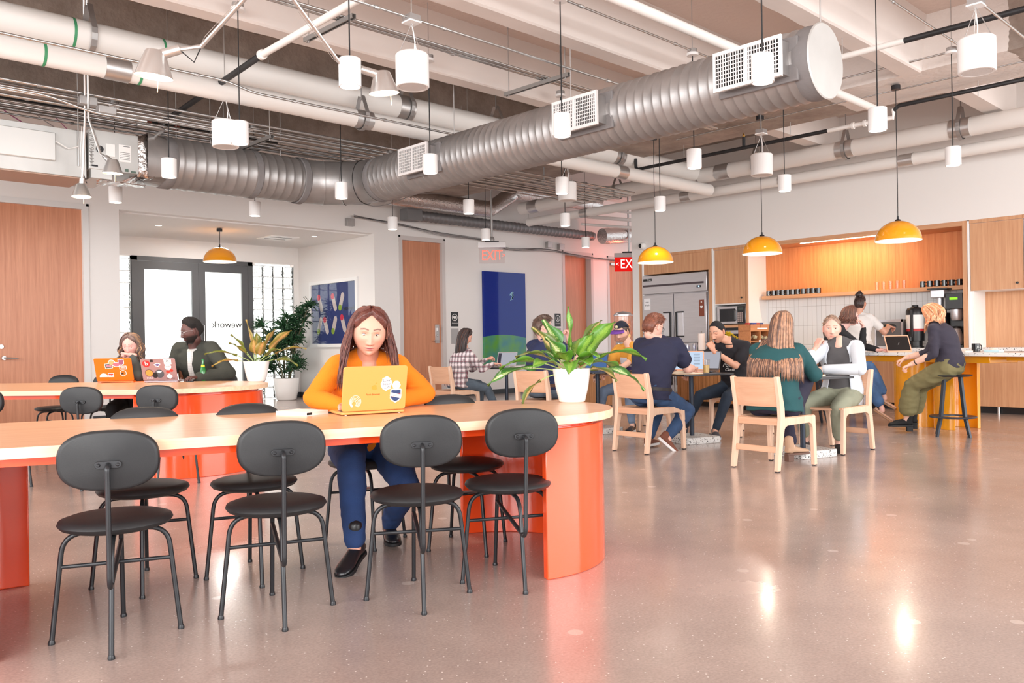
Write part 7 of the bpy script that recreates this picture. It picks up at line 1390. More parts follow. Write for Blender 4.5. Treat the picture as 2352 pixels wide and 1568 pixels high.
def person(label, loc, face, P):
    t = thing('person', label, 'person', (loc[0], loc[1], 0), radians(face-90)); R = Matrix.Rotation(-radians(face-90), 4, 'Z')
    def w2l(p): q = R @ (V3((p[0], p[1], 0))-V3((loc[0], loc[1], 0))); return V3((q.x, q.y, p[2]))
    def d2l(d): return (R @ V3((d[0], d[1], d[2] if len(d) > 2 else 0)))
    X = V3((1, 0, 0)); hz = P.get('hz', 0.53); W = P.get('w', 1.0); D = P.get('d', 1.0); L = P.get('L', 0.50); lean = radians(P.get('lean', 8)); sl = radians(P.get('side', 0)); tw = radians(P.get('twist', 0))
    H = V3((0, P.get('hy', 0), hz)); N = H+V3((sin(sl)*L, sin(lean)*L, cos(lean)*L)); mid = (H+N)/2+V3((0, -P.get('slouch', 0.03), 0.0)); sp = bez(H, mid*2-(H+N)/2, N, 10)
    def sdv(k): a = tw*k; return V3((cos(a), sin(a), 0))
    prof = P.get('prof') or ([(0.155, .125), (.160, .130), (.145, .118), (.130, .105), (.132, .105), (.145, .112), (.155, .120), (.160, .118), (.150, .100), (.105, .075), (.060, .058)] if P.get('sex') == 'f' else [(.150, .120), (.152, .122), (.145, .118), (.142, .112), (.148, .115), (.160, .120), (.172, .125), (.178, .120), (.165, .100), (.115, .078), (.065, .062)])
    tor = []
    for i, p in enumerate(sp):
        tg = (sp[min(10, i+1)]-sp[max(0, i-1)]).normalized(); s_ = sdv(i/10); fr_ = s_.cross(tg)*-1; tor.append((p, s_, tg.cross(s_), prof[i][0]*W, prof[i][1]*D))
    sw = P.get('sw', 0.150 if P.get('sex') == 'f' else 0.172); shc = sp[9].lerp(sp[10], 0.15); sd = sdv(0.85); sh = {s: shc+sd*s*sw+V3((0, 0.0, -0.028)) for s in (-1, 1)}
    for s, dz in P.get('shz', {}).items(): sh[s] = sh[s]+V3(dz)
    la, lf = P.get('arm', (0.285, 0.245)); lt_, ls = P.get('leg', (0.43, 0.41))
    arms = {}; legs = {}
    for s, key in ((1, 'R'), (-1, 'L')):
        hd = P['hand'+key]; tgt = w2l(hd[0]); hint = V3(hd[1]) if len(hd) > 1 else V3((s*0.5, -0.3, -1)); el, wr = ik(sh[s], tgt, la, lf, hint)
        if P.get('elb'+key): el, wr = w2l(P['elb'+key]), tgt
        arms[s] = (sh[s], el, wr)
        ft = P['foot'+key]; an = w2l((ft[0][0], ft[0][1], ft[0][2] if len(ft[0]) > 2 else 0.095)); hp = H+V3((s*0.085*W, 0.02, -0.01)); hint = V3(ft[1]) if len(ft) > 1 and ft[1] else V3((s*0.1, 1, 1)); kn, an = ik(hp, an, lt_, ls, hint); legs[s] = (hp, kn, an)
    # ---- head
    hp_ = P.get('head', (0, 0, 0)); hyaw, hpit, hrol = [radians(a) for a in hp_[:3]]; off = V3(hp_[3]) if len(hp_) > 3 else V3((0, 0.035, 0.0))
    nk = N+V3((0, 0, 0.0)); hc = nk+off+V3((0, 0.045*sin(lean+hpit), 0.155)); hs = P.get('hs', 1.0)
    if P.get('headat'): hc = w2l(P['headat'])
    MH = Matrix.Translation(hc) @ Matrix.Rotation(-hyaw, 4, 'Z') @ Matrix.Rotation(-hpit, 4, 'X') @ Matrix.Rotation(hrol, 4, 'Y') @ Matrix.Scale(hs, 4)
    sk = s2l(P['skin']); HP = dict(skin=sk, brow=s2l(P.get('browc', (70, 50, 40)))); HP.update(P.get('face', {}))
    # ---- body, one continuous skin
    b = MB(); b.loft([(p, s_*w_*0.88, f_*d_*0.88) for p, s_, f_, w_, d_ in tor[:10]], 20)
    nb = MH @ V3((0, -0.022, -0.075)); b.cap2(N+V3((0, -0.01, -0.03)), 0.058*P.get('nw', 1), nb, 0.050*P.get('nw', 1), 14)
    b.cap2(N+V3((0, -0.005, -0.06)), 0.062, N+V3((0, 0, -0.01)), 0.050, 14)
    for s in (-1, 1):
        a, e, w_ = arms[s]; ar = P.get('ar', 1.0); b.cap2(shc, 0.045, a, 0.042*ar, 12); b.cap2(N+V3((0, -0.005, 0.005)), 0.040, a.lerp(shc, 0.3), 0.034*ar, 12); b.cap2(a, 0.047*ar, e, 0.037*ar, 12); b.cap2(e, 0.038*ar, e.lerp(w_, 0.35), 0.039*ar, 12); b.cap2(e.lerp(w_, 0.35), 0.038*ar, w_, 0.025*ar, 12)
        h, k, n_ = legs[s]; lr = P.get('lr', 1.0); b.cap2(h, 0.078*lr, k, 0.052*lr, 12); b.cap2(k, 0.050*lr, k.lerp(n_, 0.35), 0.050*lr, 12); b.cap2(k.lerp(n_, 0.35), 0.048*lr, n_, 0.030, 12); b.cap2(n_, 0.032, n_+V3((0, 0.0, -0.03)), 0.035, 10)
    vs, fs = fuse(b, P.get('vox', 0.009), 4); nbody = len(vs); cols = [sk]*nbody
    hm = MB()
    for s, key in ((1, 'R'), (-1, 'L')):
        a, e, w_ = arms[s]; hd = P['hand'+key]; dr = d2l(hd[2]) if len(hd) > 2 and hd[2] is not None else (w_-e); pl = d2l(hd[3]) if len(hd) > 3 and hd[3] is not None else V3((0, 0, -1)); cu = hd[4] if len(hd) > 4 else 0.45
        drn = V3(dr).normalized(); pln = (V3(pl)-drn*V3(pl).dot(drn)).normalized()
        # the right hand's thumb: for palm down, fingers forward, thumb points to the left (-x)
        sgn = s
        hand_mesh(hm, w_+drn*0.012, dr, pl, sgn, cu, 1.0, P.get('handS', 1.0)); hm.cap2(w_-drn*0.02, 0.026*P.get('ar', 1), w_+drn*0.03, 0.022, 12)
    v2, f2 = fuse(hm, 0.0042, 2, 0.4); o_ = len(vs); vs = vs+v2; fs = fs+[tuple(i+o_ for i in f) for f in f2]; cols += [tuple(c*x for c, x in zip(sk, (1.0, 0.93, 0.92)))]*len(v2)
    ns, ntt = P.get('res', (84, 80)); v3, f3, c3 = head_mesh(HP, ns, ntt); em = MB(); ears(em, HP); o_ = len(vs); vs = vs+[tuple(MH @ p) for p in v3]; fs = fs+[tuple(i+o_ for i in f) for f in f3]; cols += c3
    ev, ef = fuse(em, 0.004, 2); o_ = len(vs); vs = vs+[tuple(MH @ V3(p)) for p in ev]; fs = fs+[tuple(i+o_ for i in f) for f in ef]; cols += [tuple(c*x for c, x in zip(sk, (1.0, 0.88, 0.86)))]*len(ev)
    body = MB().add(vs, fs).build('body', skin_mat(), t, angle=180); ca = body.data.color_attributes.new('skincol', 'FLOAT_COLOR', 'POINT')
    for i, c in enumerate(cols): ca.data[i].color = (*c, 1)
    # ---- eyes
    if P.get('eyes', True):
        lidf = P.get('lid', 0.3)
        for s in (-1, 1):
            cx = s*0.031; ys = head_surface(math.asin(min(0.95, 0.031/0.070)), 0.09, HP).y; c = V3((cx, ys-0.0065, 0.0095)); e = MB(); e.ell(c, 0.0112, nu=16, nv=12); e.v = [tuple(MH @ V3(p)) for p in e.v]; eye = e.build('eye', mat('eye_white', (232, 226, 222), 0.2), t)
            g = radians(P.get('gaze', 0)); gd = V3((sin(radians(P.get('gazex', 0))), cos(g), sin(g))).normalized(); ir = MB(); x_, y_, z_ = basis(gd)
            ir.prism([(0.0052*cos(a), 0.0052*sin(a)) for a in [2*pi*i/16 for i in range(16)]], 0.0102, 0.0113, Matrix(((x_.x, y_.x, z_.x, c.x), (x_.y, y_.y, z_.y, c.y), (x_.z, y_.z, z_.z, c.z), (0, 0, 0, 1)))); ir.v = [tuple(MH @ V3(p)) for p in ir.v]; ir.build('iris', mat('iris_brown', P.get('iris', (56, 36, 24)), 0.1), eye)
            ld = MB(); rows = []
            for i in range(9):
                la_ = radians(88)-(radians(88)-radians(58-100*lidf))*i/8; rows.append([c+V3((0.0128*cos(la_)*sin(q), 0.0128*cos(la_)*cos(q), 0.0122*sin(la_))) for q in [radians(-88+176*j/14) for j in range(15)]])
            ld.rings(rows, closed=False); lr_ = [c+V3((0.0126*cos(radians(-38))*sin(q), 0.0126*cos(radians(-38))*cos(q), 0.0122*sin(radians(-38-12*cos(q))))) for q in [radians(-80+160*j/14) for j in range(15)]]
            ld.v = [tuple(MH @ V3(p)) for p in ld.v]; ld.build('eyelid', mat('lid_%d_%d' % (P['skin'][0], P['skin'][1]), tuple(int(a*f_) for a, f_ in zip(P['skin'], (0.97, 0.90, 0.88))), 0.5), eye, angle=180)
            ls_ = MB().tube([MH @ (p+(p-c).normalized()*0.0006) for p in rows[-1]], 0.0011*hs, n=5); ls_.build('eyelashes', mat('lash_dark', (40, 28, 24), 0.6), eye)
    # ---- garments
    top = P['top']; ease = top.get('ease', 0.012); g = MB(); n0 = top.get('from', 0)
    lo_ = [(tor[0][0]+V3((0, 0, -top['down'])), tor[0][1]*(tor[0][3]+ease+0.012), tor[0][2]*(tor[0][4]+ease+0.012))] if top.get('down') else []
    g.loft(lo_+[(p, s_*(w_+ease), f_*(d_+ease)) for p, s_, f_, w_, d_ in tor[n0:top.get('to', 10)]], 28)
    if P.get('sex') == 'f' and P.get('bust', 1):
        for s in (-1, 1): c, s_, f_ = tor[6][0], tor[6][1], tor[6][2]; g.ell(c+s_*s*0.072*W+f_*0.085*D+V3((0, 0, -0.01)), (0.070, 0.062, 0.068))
    if top.get('belly'): c, s_, f_ = tor[2][0], tor[2][1], tor[2][2]; g.ell(c+f_*0.04, (0.15*W, 0.12*D, 0.12))
    for s in (-1, 1):
        a, e, w_ = arms[s]; r0 = top.get('ar', 1.0)*(0.060 if P.get('sex') == 'f' else 0.067); g.cap2(shc+V3((0, 0, -0.005))+sd*s*0.04, 0.062, a, r0, 16); g.cap2(N+V3((0, -0.008, -0.012))+sd*s*0.02, 0.050, a.lerp(shc, 0.2)+V3((0, 0, 0.004)), 0.050, 14)
        if top['sleeve'] == 'long': g.cap2(a, r0, e, r0*0.84, 16); w3 = e.lerp(w_, 0.93); g.cap2(e, r0*0.83, w3, r0*top.get('cuff', 0.60), 16)
        elif top['sleeve'] == 'mid': g.cap2(a, r0, e, r0*0.84, 16); g.cap2(e, r0*0.83, e.lerp(w_, 0.35), r0*0.76, 16)
        else: g.cap2(a, r0, a.lerp(e, 0.62), r0*1.02, 16)
    vs, fs = fuse(g, P.get('cvox', 0.011), 5); vs = wrinkle(vs, fs, top.get('fold', 0.006), top.get('ffreq', 7), len(label)); tg = MB().add(vs, fs).build(top.get('name', 'shirt'), top['mat'], t, angle=180)
    if top.get('collar'):
        cb_ = MB(); rs = []
        for i in range(21):
            a = radians(-150+300*i/20); r_ = 0.066; p = N+V3((r_*sin(a), -r_*cos(a)*0.95-0.0, -0.012-0.03*(1-cos(a))/2)); up_ = V3((sin(a)*0.2, -cos(a)*0.2, 1)).normalized(); o2 = V3((sin(a), -cos(a), 0)); rs.append([p, p+up_*0.036-o2*0.006, p+up_*0.036, p+o2*0.022+up_*0.004, p+o2*0.016])
        cb_.rings(rs); cb_.build('collar', top.get('collarmat', top['mat']), tg, angle=180)
    if P.get('neckline'): MB().tube([N+V3((0.062*sin(a)*1.15, -0.064*cos(a), -0.028-0.022*(1-cos(a))/2)) for a in [2*pi*i/24 for i in range(25)]], 0.006, n=6).build('neckband', top['mat'], tg)
    bot = P['bottom']; g = MB(); e2 = bot.get('ease', 0.010); lr = bot.get('lr', 1.0)*P.get('lr', 1.0)
    g.loft([(tor[0][0]+V3((0, 0, -0.075)), X*0.11*W, V3((0, 0.10*D, 0))), (tor[0][0]+V3((0, 0, -0.04)), X*0.155*W, V3((0, 0.125*D, 0))), (tor[0][0], tor[0][1]*(tor[0][3]+e2), tor[0][2]*(tor[0][4]+e2)), (tor[1][0], tor[1][1]*(tor[1][3]+e2), tor[1][2]*(tor[1][4]+e2)), (tor[2][0], tor[2][1]*(tor[2][3]+e2*0.5), tor[2][2]*(tor[2][4]+e2*0.5))], 28)
    for s in (-1, 1):
        h, k, n_ = legs[s]; fl = bot.get('flare', 1.0); g.cap2(h, 0.090*lr, h.lerp(k, 0.5), 0.080*lr, 16); g.cap2(h.lerp(k, 0.5), 0.080*lr, k, 0.062*lr, 16); g.cap2(k, 0.062*lr, k.lerp(n_, 0.35), 0.060*lr*(1+(fl-1)*0.4), 16); g.cap2(k.lerp(n_, 0.35), 0.059*lr*(1+(fl-1)*0.4), k.lerp(n_, bot.get('len', 0.9)), 0.045*lr*fl, 16)
    vs, fs = fuse(g, P.get('cvox', 0.011), 5); vs = wrinkle(vs, fs, bot.get('fold', 0.005), 8, len(label)+3); MB().add(vs, fs).build(bot.get('name', 'trousers'), bot['mat'], t, angle=180)
    if P.get('belt'): MB().loft([(tor[1][0]+V3((0, 0, dz)), tor[1][1]*(tor[1][3]+0.016), tor[1][2]*(tor[1][4]+0.016)) for dz in (-0.02, 0.015)], 30).build('belt', mat('belt_%d' % P['belt'][0], P['belt'], 0.5), t)
    for s, key in ((1, 'R'), (-1, 'L')):
        ft = P['foot'+key]; td = d2l(ft[2]) if len(ft) > 2 and ft[2] else (0, 1, 0); pit = radians(ft[3]) if len(ft) > 3 else 0; sh_ = P['shoes']
        if sh_: shoe(t, legs[s][2], td, sh_[1], sh_[2], sh_[0], P.get('shS', 1.0), pit)
    # ---- hair
    HR = P['hair']; HR['body'] = (tor, sh, N); hair(t, MH, HP, HR, hs)
    if P.get('glasses'):
        gm = mat('glasses_%d' % P['glasses'][0], P['glasses'], 0.3, 0.2); mb = MB()
        for s in (-1, 1):
            mb.tube([MH @ V3((s*0.031+0.021*cos(a), 0.092-0.004*abs(cos(a)), 0.008+0.0165*sin(a))) for a in [2*pi*i/20 for i in range(21)]], 0.0017*hs, n=6); mb.tube([MH @ V3((s*0.052, 0.086, 0.012)), MH @ V3((s*0.074, 0.05, 0.014)), MH @ V3((s*0.078, -0.005, 0.010))], 0.0017*hs, n=6)
        mb.tube([MH @ V3((-0.011, 0.096, 0.010)), MH @ V3((0, 0.099, 0.013)), MH @ V3((0.011, 0.096, 0.010))], 0.0016*hs, n=6); mb.build('glasses', gm, t)
    t['_x'] = 0; del t['_x']
    return t, dict(MH=MH, N=N, arms=arms, legs=legs, tor=tor, sh=sh, w2l=w2l, top=tg, d2l=d2l)
def hairline(az, style):
    # az: degrees from the face front; returns the lowest latitude (deg) that hair covers
    a = abs(az); f = style.get('fore', 42); tp = style.get('temple', 18); er = style.get('ear', 8); bk = style.get('back', -38)
    if a < 62: return f+(tp-f)*(a/62)**style.get('hp', 2.2)
    if a < 82: return tp+(er-tp)*((a-62)/20)
    if a < 108: return er
    if a < 130: return er+(bk-er)*((a-108)/22)
    return bk
def push_out(q, body, ex):
    tor, sh, N = body
    for k in range(9, 0, -1):
        a, b = tor[k], tor[k+1] if k < 10 else tor[k]
        if a[0].z <= q.z <= b[0].z:
            f = (q.z-a[0].z)/max(1e-4, b[0].z-a[0].z); c = a[0].lerp(b[0], f); w_ = (a[3]*(1-f)+b[3]*f)+0.022+ex; d_ = (a[4]*(1-f)+b[4]*f)+0.026+ex; r = q-c; x = r.dot(a[1]); y = r.y-a[1].y*x; m_ = math.sqrt((x/w_)**2+(y/d_)**2)
            if 0.02 < m_ < 1: q = V3((c.x+(q.x-c.x)/m_, c.y+(q.y-c.y)/m_, q.z))
            break
    for s in (-1, 1):
        for c, R_ in ((sh[s], 0.082+ex), (sh[s]*0.5+N*0.5, 0.075+ex)):
            r = q-c
            if 1e-4 < r.length < R_: q = c+r*(R_/r.length)
    return q
def hair(t, MH, HP, st, hs):
    hm = st['mat']; th = st.get('thick', 0.014); NS, NR = 96, 26; mb = MB(); vs = []; random.seed(st.get('seed', 3)); rgh = st.get('rough', 0.003)
    def cappt(azr, k, lat0):
        lat = radians(88)-(radians(88)-lat0)*k; s = azr; p = head_surface(s, lat, dict(HP, lips=0)); c = V3((0, -0.005, 0.0)); d = V3((p.x, p.y*0.9, p.z*0.9+0.01)).normalized()
        ed = min(1, (1-k)*4.5+0.12); tpk = th*(st.get('crown', 1.0) if k < 0.5 else 1.0); rr = noise.noise(V3((azr*9, k*2.2, st.get('seed', 3))))*rgh+noise.noise(V3((azr*26, k*3, 4)))*rgh*0.6
        q = p+d*(tpk*ed+rr*ed)
        if st.get('part') and cos(azr) > 0.15: q = q-V3((0, 0, 0.006))*math.exp(-(q.x-st.get('partx', 0.0))**2/0.00003)*1.0
        return q
    fl = st.get('flip', 1)
    for j in range(NS):
        azr = -pi+2*pi*j/NS; lat0 = radians(hairline(math.degrees(azr), st)+noise.noise(V3((j*0.35, 1, 2)))*st.get('jag', 3))
        for k in range(NR+1): vs.append(MH @ cappt(azr, k/NR, lat0))
    fs = []
    for j in range(NS):
        j2 = (j+1) % NS
        for k in range(NR): fs.append((j*(NR+1)+k, j2*(NR+1)+k, j2*(NR+1)+k+1, j*(NR+1)+k+1))
    mb.add(vs, fs); mb.add([vs[j*(NR+1)] for j in range(NS)], [tuple(range(NS))])
    hm2 = st.get('mat2', hm)
    ho = mb.build('hair', [hm], t, angle=180)
    # strands
    sm = MB(); DN = V3((0, 0, -1)); base = st.get('strands', 0)
    for i in range(base):
        sm.mi = 0 if random.random() > st.get('mix', 0.35) else 1
        a0, a1 = st.get('az', (60, 180)); az = random.uniform(a0, a1); sg = random.choice((-1, 1)) if not st.get('oneside') else st['oneside']; azr = radians(az)*sg
        lend = st.get('latend', 0); L = st['len']*(1+random.uniform(-0.14, 0.08)); pts = []; lift = random.uniform(0.3, 1.15)*th
        px_ = st.get('partx', 0.0)
        for k in range(8):
            lat = radians(86-(86-lend)*k/7); s = azr*(0.25+0.75*min(1, k/3)) if st.get('part') else azr; p = head_surface(s, lat, dict(HP, lips=0)); d = V3((p.x, p.y*0.9, p.z*0.9+0.01)).normalized(); pts.append(MH @ (p+d*(lift+0.003)))
        q = pts[-1].copy(); hcw = MH @ V3((0, -0.01, 0)); out = V3((q.x-hcw.x, q.y-hcw.y, 0)).normalized(); n_ = 9; dd = (pts[-1]-pts[-2]).normalized(); wv = random.uniform(0, 6.28)
        for k in range(n_):
            f = k/n_; flare = st.get('flare', 0.15); dd = (dd*0.55+DN*0.45+out*flare*0.10*(1-f)+V3(st.get('drift', (0, 0, 0)))*0.08).normalized(); stp = L/n_
            cu = st.get('curl', 0.0); q = q+dd*stp+out*cu*0.012*sin(f*9+wv)+out.cross(DN)*cu*0.010*cos(f*8+wv)
            if st.get('body') is not None: q = push_out(q, st['body'], lift*0.35)
            pts.append(q.copy())
        w_ = random.uniform(0.6, 1.25)*st.get('sw', 0.0055); rad = [w_*0.7]*2+[w_]*(len(pts)-6)+[w_*0.9, w_*0.7, w_*0.4, w_*0.12]; sm.tube(pts, rad[:len(pts)], n=5, flat=0.55)
    for i in range(st.get('tufts', 0)):
        sm.mi = 0 if random.random() > 0.35 else 1
        azr = random.uniform(-pi, pi); lat0 = hairline(math.degrees(azr), st); lat = radians(random.uniform(lat0+4, 88)); p = head_surface(azr, lat, dict(HP, lips=0)); d = V3((p.x, p.y*0.9, p.z*0.9+0.02)).normalized(); tl = st.get('tuft', 0.022)*random.uniform(0.6, 1.2); cmb = V3(st.get('comb', (0, 0.6, 0.2)))+V3((random.uniform(-.3, .3), random.uniform(-.3, .3), random.uniform(-.2, .2)))
        cmb = cmb-d*cmb.dot(d)*0.7; p0 = p+d*(th*0.75); p1 = p0+(d*0.35+cmb*0.8).normalized()*tl*0.6; p2 = p1+(cmb*1.0+d*0.0).normalized()*tl*0.6; w_ = st.get('tw', 0.0032); sm.tube([MH @ p0, MH @ p1, MH @ p2], [w_, w_*0.8, w_*0.15], n=4, flat=0.7)
    if sm.v: sm.build('hair_strands', [hm, hm2], ho, angle=180)
    return ho
# ---- cast ----------------------------------------------------------
DEN = cloth('dark_denim', (36, 62, 110), 'denim'); DEN2 = cloth('mid_denim', (74, 110, 158), 'denim'); DEN3 = cloth('ink_denim', (34, 46, 62), 'denim'); DENG = cloth('grey_denim', (84, 98, 112), 'denim'); DENL = cloth('pale_denim', (120, 138, 164), 'denim')
SHB = mat('black_shoe_leather', (28, 28, 32), 0.35, coat=0.2); SHS = mat('black_sole', (24, 24, 26), 0.6); SOLEW = mat('white_sole', (232, 230, 230), 0.6)
RT = (-43.5); # picture-right as a world heading
# 1 woman in the orange top
HR1 = hairmat('auburn_hair', (92, 46, 38)); HR1b = hairmat('auburn_hair_light', (132, 78, 62))
w1, i1 = person('woman in an orange long-sleeved top looking down at an orange-cased laptop', (2.64, 4.02), -114, dict(sex='f', hz=0.545, hy=0.02, L=0.545, lean=19, slouch=0.02, w=1.2, d=1.15, sw=0.158, skin=(222, 164, 142), res=(132, 120), vox=0.008, cvox=0.009, nw=1.1,
    head=(6, 18, -4), headat=(2.505, 3.74, 1.168), hs=1.03, face=dict(jaw=0.36, fw=0.086, lipc=s2l((190, 104, 102))), browc=(84, 52, 42), browk=0.9, lid=0.30, gaze=-20, ar=1.1, elbR=tuple(t1(0.90, 4.44, 0.825)), elbL=tuple(t1(1.53, 4.46, 0.825)),
    handR=(tuple(t1(1.02, 4.27, 0.79)), (0.42, -0.25, -0.7), (-0.1, -0.2, 0), (0, 0, -1), 0.5), handL=(tuple(t1(1.22, 4.27, 0.79)), (-0.45, -0.2, -0.7), (-0.4, -0.3, 0), (0, 0, -1), 0.5),
    footR=((2.26, 3.53, 0.12), (0.1, 1, 0.9), (-0.75, -0.45), 16), footL=((2.70, 3.86, 0.10), (-0.1, 1, 0.8), (-0.45, -0.85), 0), lr=1.12,
    top=dict(name='orange_top', mat=cloth('orange_jersey', (236, 128, 14)), sleeve='long', fold=0.005, ar=1.10), bottom=dict(name='jeans', mat=DEN, len=0.94, lr=1.05), shoes=('boot', SHB, SHS), shS=0.98,
    hair=dict(mat=HR1, mat2=HR1b, mix=0.3, thick=0.022, fore=62, temple=14, ear=20, back=-60, hp=1.3, part=True, partx=0.004, strands=1000, az=(66, 178), latend=6, len=0.31, sw=0.0038, curl=0.35, flare=1.2, drift=(0.1, 0.2, 0), seed=5)))
lan = MB().bx(-0.032, 0.032, -0.001, 0.001, -0.045, 0.045).build('id_badge', mat('brown_badge', (120, 84, 60), 0.4), w1, smooth=False); lan.location = (0.02, 0.25, 0.62); lan.rotation_euler = (0.5, 0.4, 0)
# 2 woman in grey with chin on fist
HR2 = hairmat('ash_brown_hair', (112, 92, 86)); HR2b = hairmat('blonde_ends', (170, 132, 100)); CHG = cloth('charcoal_cardigan', (74, 76, 74))
w2, i2 = person('woman in a charcoal cardigan with her fist at her mouth behind the orange laptop', (3.24, 9.34), -136, dict(sex='f', hz=0.545, L=0.50, lean=22, w=1.12, d=1.1, skin=(226, 176, 166), head=(-4, 22, 0), headat=(3.13, 9.12, 1.14), hs=1.0, face=dict(jaw=0.34, fw=0.082), browc=(120, 96, 86), lid=0.85,
    handR=((3.02, 9.17, 0.80), (0.2, -0.5, -0.8), (-0.5, -0.4, 0), (0, 0, -1), 0.4), handL=((3.10, 8.985, 1.035), (-0.35, 0.35, -0.9), (-0.9, 0.7, 0.25), (-0.3, 0.2, -0.8), 1.25), footR=((3.0, 9.0), None, (-0.7, -0.7)), footL=((3.25, 8.8), None, (-0.7, -0.7)),
    top=dict(name='cardigan', mat=CHG, sleeve='long', fold=0.007), bottom=dict(name='black_trousers', mat=cloth('black_cloth', (30, 30, 32))), shoes=('sneaker', SHB, SHS),
    hair=dict(mat=HR2, mat2=HR2b, mix=0.28, thick=0.02, fore=58, temple=16, ear=16, back=-60, hp=1.5, part=True, partx=-0.012, strands=260, az=(64, 178), latend=2, len=0.15, sw=0.007, curl=1.1, flare=0.4, seed=9)))
MB().loft([(i2['tor'][k][0]+V3((0, 0.020, 0)), V3((0.065, 0, 0)), i2['tor'][k][2]*(i2['tor'][k][4]+0.014)) for k in (2, 4, 6, 8, 9)], 20).build('striped_blouse', cloth('striped_blouse', 0, 'stripe', c0=(150, 154, 150), c1=(214, 214, 212)), w2)
# 3 man in dark fleece
HR3 = mat('black_curly_hair', (32, 28, 28), 0.9, bump=1.0, bscale=160)
FLE = mat('dark_green_fleece', (66, 68, 62), 0.95, bump=0.7, bscale=220)
w3, i3 = person('man with glasses and beard in a dark green fleece jacket behind the silver laptop', (3.82, 8.92), -150, dict(hz=0.55, L=0.64, lean=14, w=1.3, d=1.3, sw=0.20, skin=(94, 62, 58), head=(34, 14, 0), headat=(3.62, 8.76, 1.275), hs=1.10, nw=1.25, face=dict(jaw=0.24, fw=0.077, lips=1.3, lipc=s2l((120, 76, 74)), beard=(s2l((30, 24, 24)), 1.0), stache=s2l((40, 30, 30))), browc=(28, 22, 22), lid=0.5, gaze=-20, iris=(30, 20, 16), ar=1.25,
    elbR=(3.52, 9.06, 0.84), elbL=(3.88, 8.42, 0.83), handR=((3.36, 8.72, 0.80), (0.3, -0.5, -0.8), (-0.5, -0.3, 0), (0, 0, -1), 0.5), handL=((3.56, 8.44, 0.80), (-0.3, -0.5, -0.8), (-0.6, -0.1, 0), (0, 0, -1), 0.5), footR=((3.45, 8.2), None, (-0.9, -0.2)), footL=((3.75, 8.0), None, (-0.3, -0.9)), lr=1.15,
    top=dict(name='fleece_jacket', mat=FLE, sleeve='long', fold=0.008, ffreq=5, ar=1.25, cuff=0.7, collar=True), bottom=dict(name='dark_trousers', mat=cloth('dark_grey_cloth', (48, 48, 50)), lr=1.1), shoes=('boot', SHB, SHS), glasses=(170, 164, 168),
    hair=dict(mat=HR3, thick=0.024, fore=50, temple=30, ear=14, back=-30, hp=3, rough=0.004, jag=1, crown=1.15)))
MB().loft([(i3['tor'][k][0]+V3((-0.01, 0.022, 0)), V3((0.060, 0, 0)), i3['tor'][k][2]*(i3['tor'][k][4]+0.018)) for k in (4, 6, 8, 9)], 20).build('checked_shirt', cloth('white_check', 0, 'plaid', c0=(236, 234, 232), c1=(236, 234, 232), c2=(150, 146, 146), period=0.026), w3)
# 4 woman in plaid shirt
HR4 = hairmat('dark_brown_hair', (48, 34, 34)); HR4b = hairmat('brown_ends', (110, 72, 56)); PLD = cloth('grey_pink_plaid', 0, 'plaid')
w4, i4 = person('woman in a grey and pink plaid shirt using an open silver laptop', (7.62, 9.20), -12, dict(sex='f', hz=0.545, L=0.50, lean=20, w=1.15, d=1.1, skin=(226, 172, 152), head=(8, 28, 0), headat=(7.76, 9.14, 1.20), hs=0.98, browc=(60, 40, 36),
    handR=((8.14, 8.98, 0.80), (0.3, -0.3, -1), (1, -0.3, 0), (0, 0, -1), 0.5), handL=((8.12, 9.12, 0.86), (-0.3, -0.3, -1), (1, -0.3, 0.4), (0, 0, -1), 0.7), footR=((8.22, 8.98), None, (0.9, -0.4)), footL=((8.10, 9.22), None, (0.9, -0.4)),
    top=dict(name='plaid_shirt', mat=PLD, sleeve='long', fold=0.009, ease=0.02, down=0.06, collar=True), bottom=dict(name='jeans', mat=DENG), shoes=('sneaker', SHB, SOLEW),
    hair=dict(mat=HR4, mat2=HR4b, mix=0.25, thick=0.016, fore=58, temple=16, ear=14, back=-60, hp=1.6, part=True, strands=320, az=(84, 180), latend=-6, len=0.34, sw=0.0058, curl=0.1, flare=0.1, drift=(0, -0.7, 0), seed=14)))
# 5 man in navy polo
NAV = cloth('navy_pique', (38, 46, 82)); HR5 = hairmat('mid_brown_hair', (92, 70, 60)); HR5b = hairmat('mid_brown_hair_light', (120, 94, 80))
w5, i5 = person('man in a navy polo and dark glasses with his hand at his mouth', (6.88, 6.77), 8, dict(hz=0.55, L=0.60, lean=11, w=1.22, d=1.2, sw=0.185, skin=(234, 184, 168), head=(38, 8, 0), headat=(6.98, 6.82, 1.275), hs=1.08, nw=1.1, face=dict(jaw=0.28, fw=0.076), browc=(90, 66, 56),
    handR=((7.20, 6.62, 1.13), (0.4, 0.1, -0.9), (-0.1, 0.25, 0.9), (-0.9, 0.3, 0.3), 1.1), handL=((7.42, 6.86, 0.80), (-0.5, -0.3, -0.8), (1, -0.2, 0), (0, 0, -1), 0.5), footR=((7.48, 6.62), None, (1, 0)), footL=((7.42, 6.92), None, (1, 0.1)), ar=1.15,
    top=dict(name='navy_polo', mat=NAV, sleeve='short', fold=0.008, collar=True, ar=1.1), bottom=dict(name='grey_jeans', mat=DENG), shoes=('sneaker', SHB, SOLEW), belt=(96, 60, 44), glasses=(40, 38, 40),
    hair=dict(mat=HR5, mat2=HR5b, thick=0.024, fore=46, temple=26, ear=10, back=-42, hp=3, rough=0.006, jag=5, tufts=650, tuft=0.034, comb=(0.1, 0.7, -0.5), seed=6)))
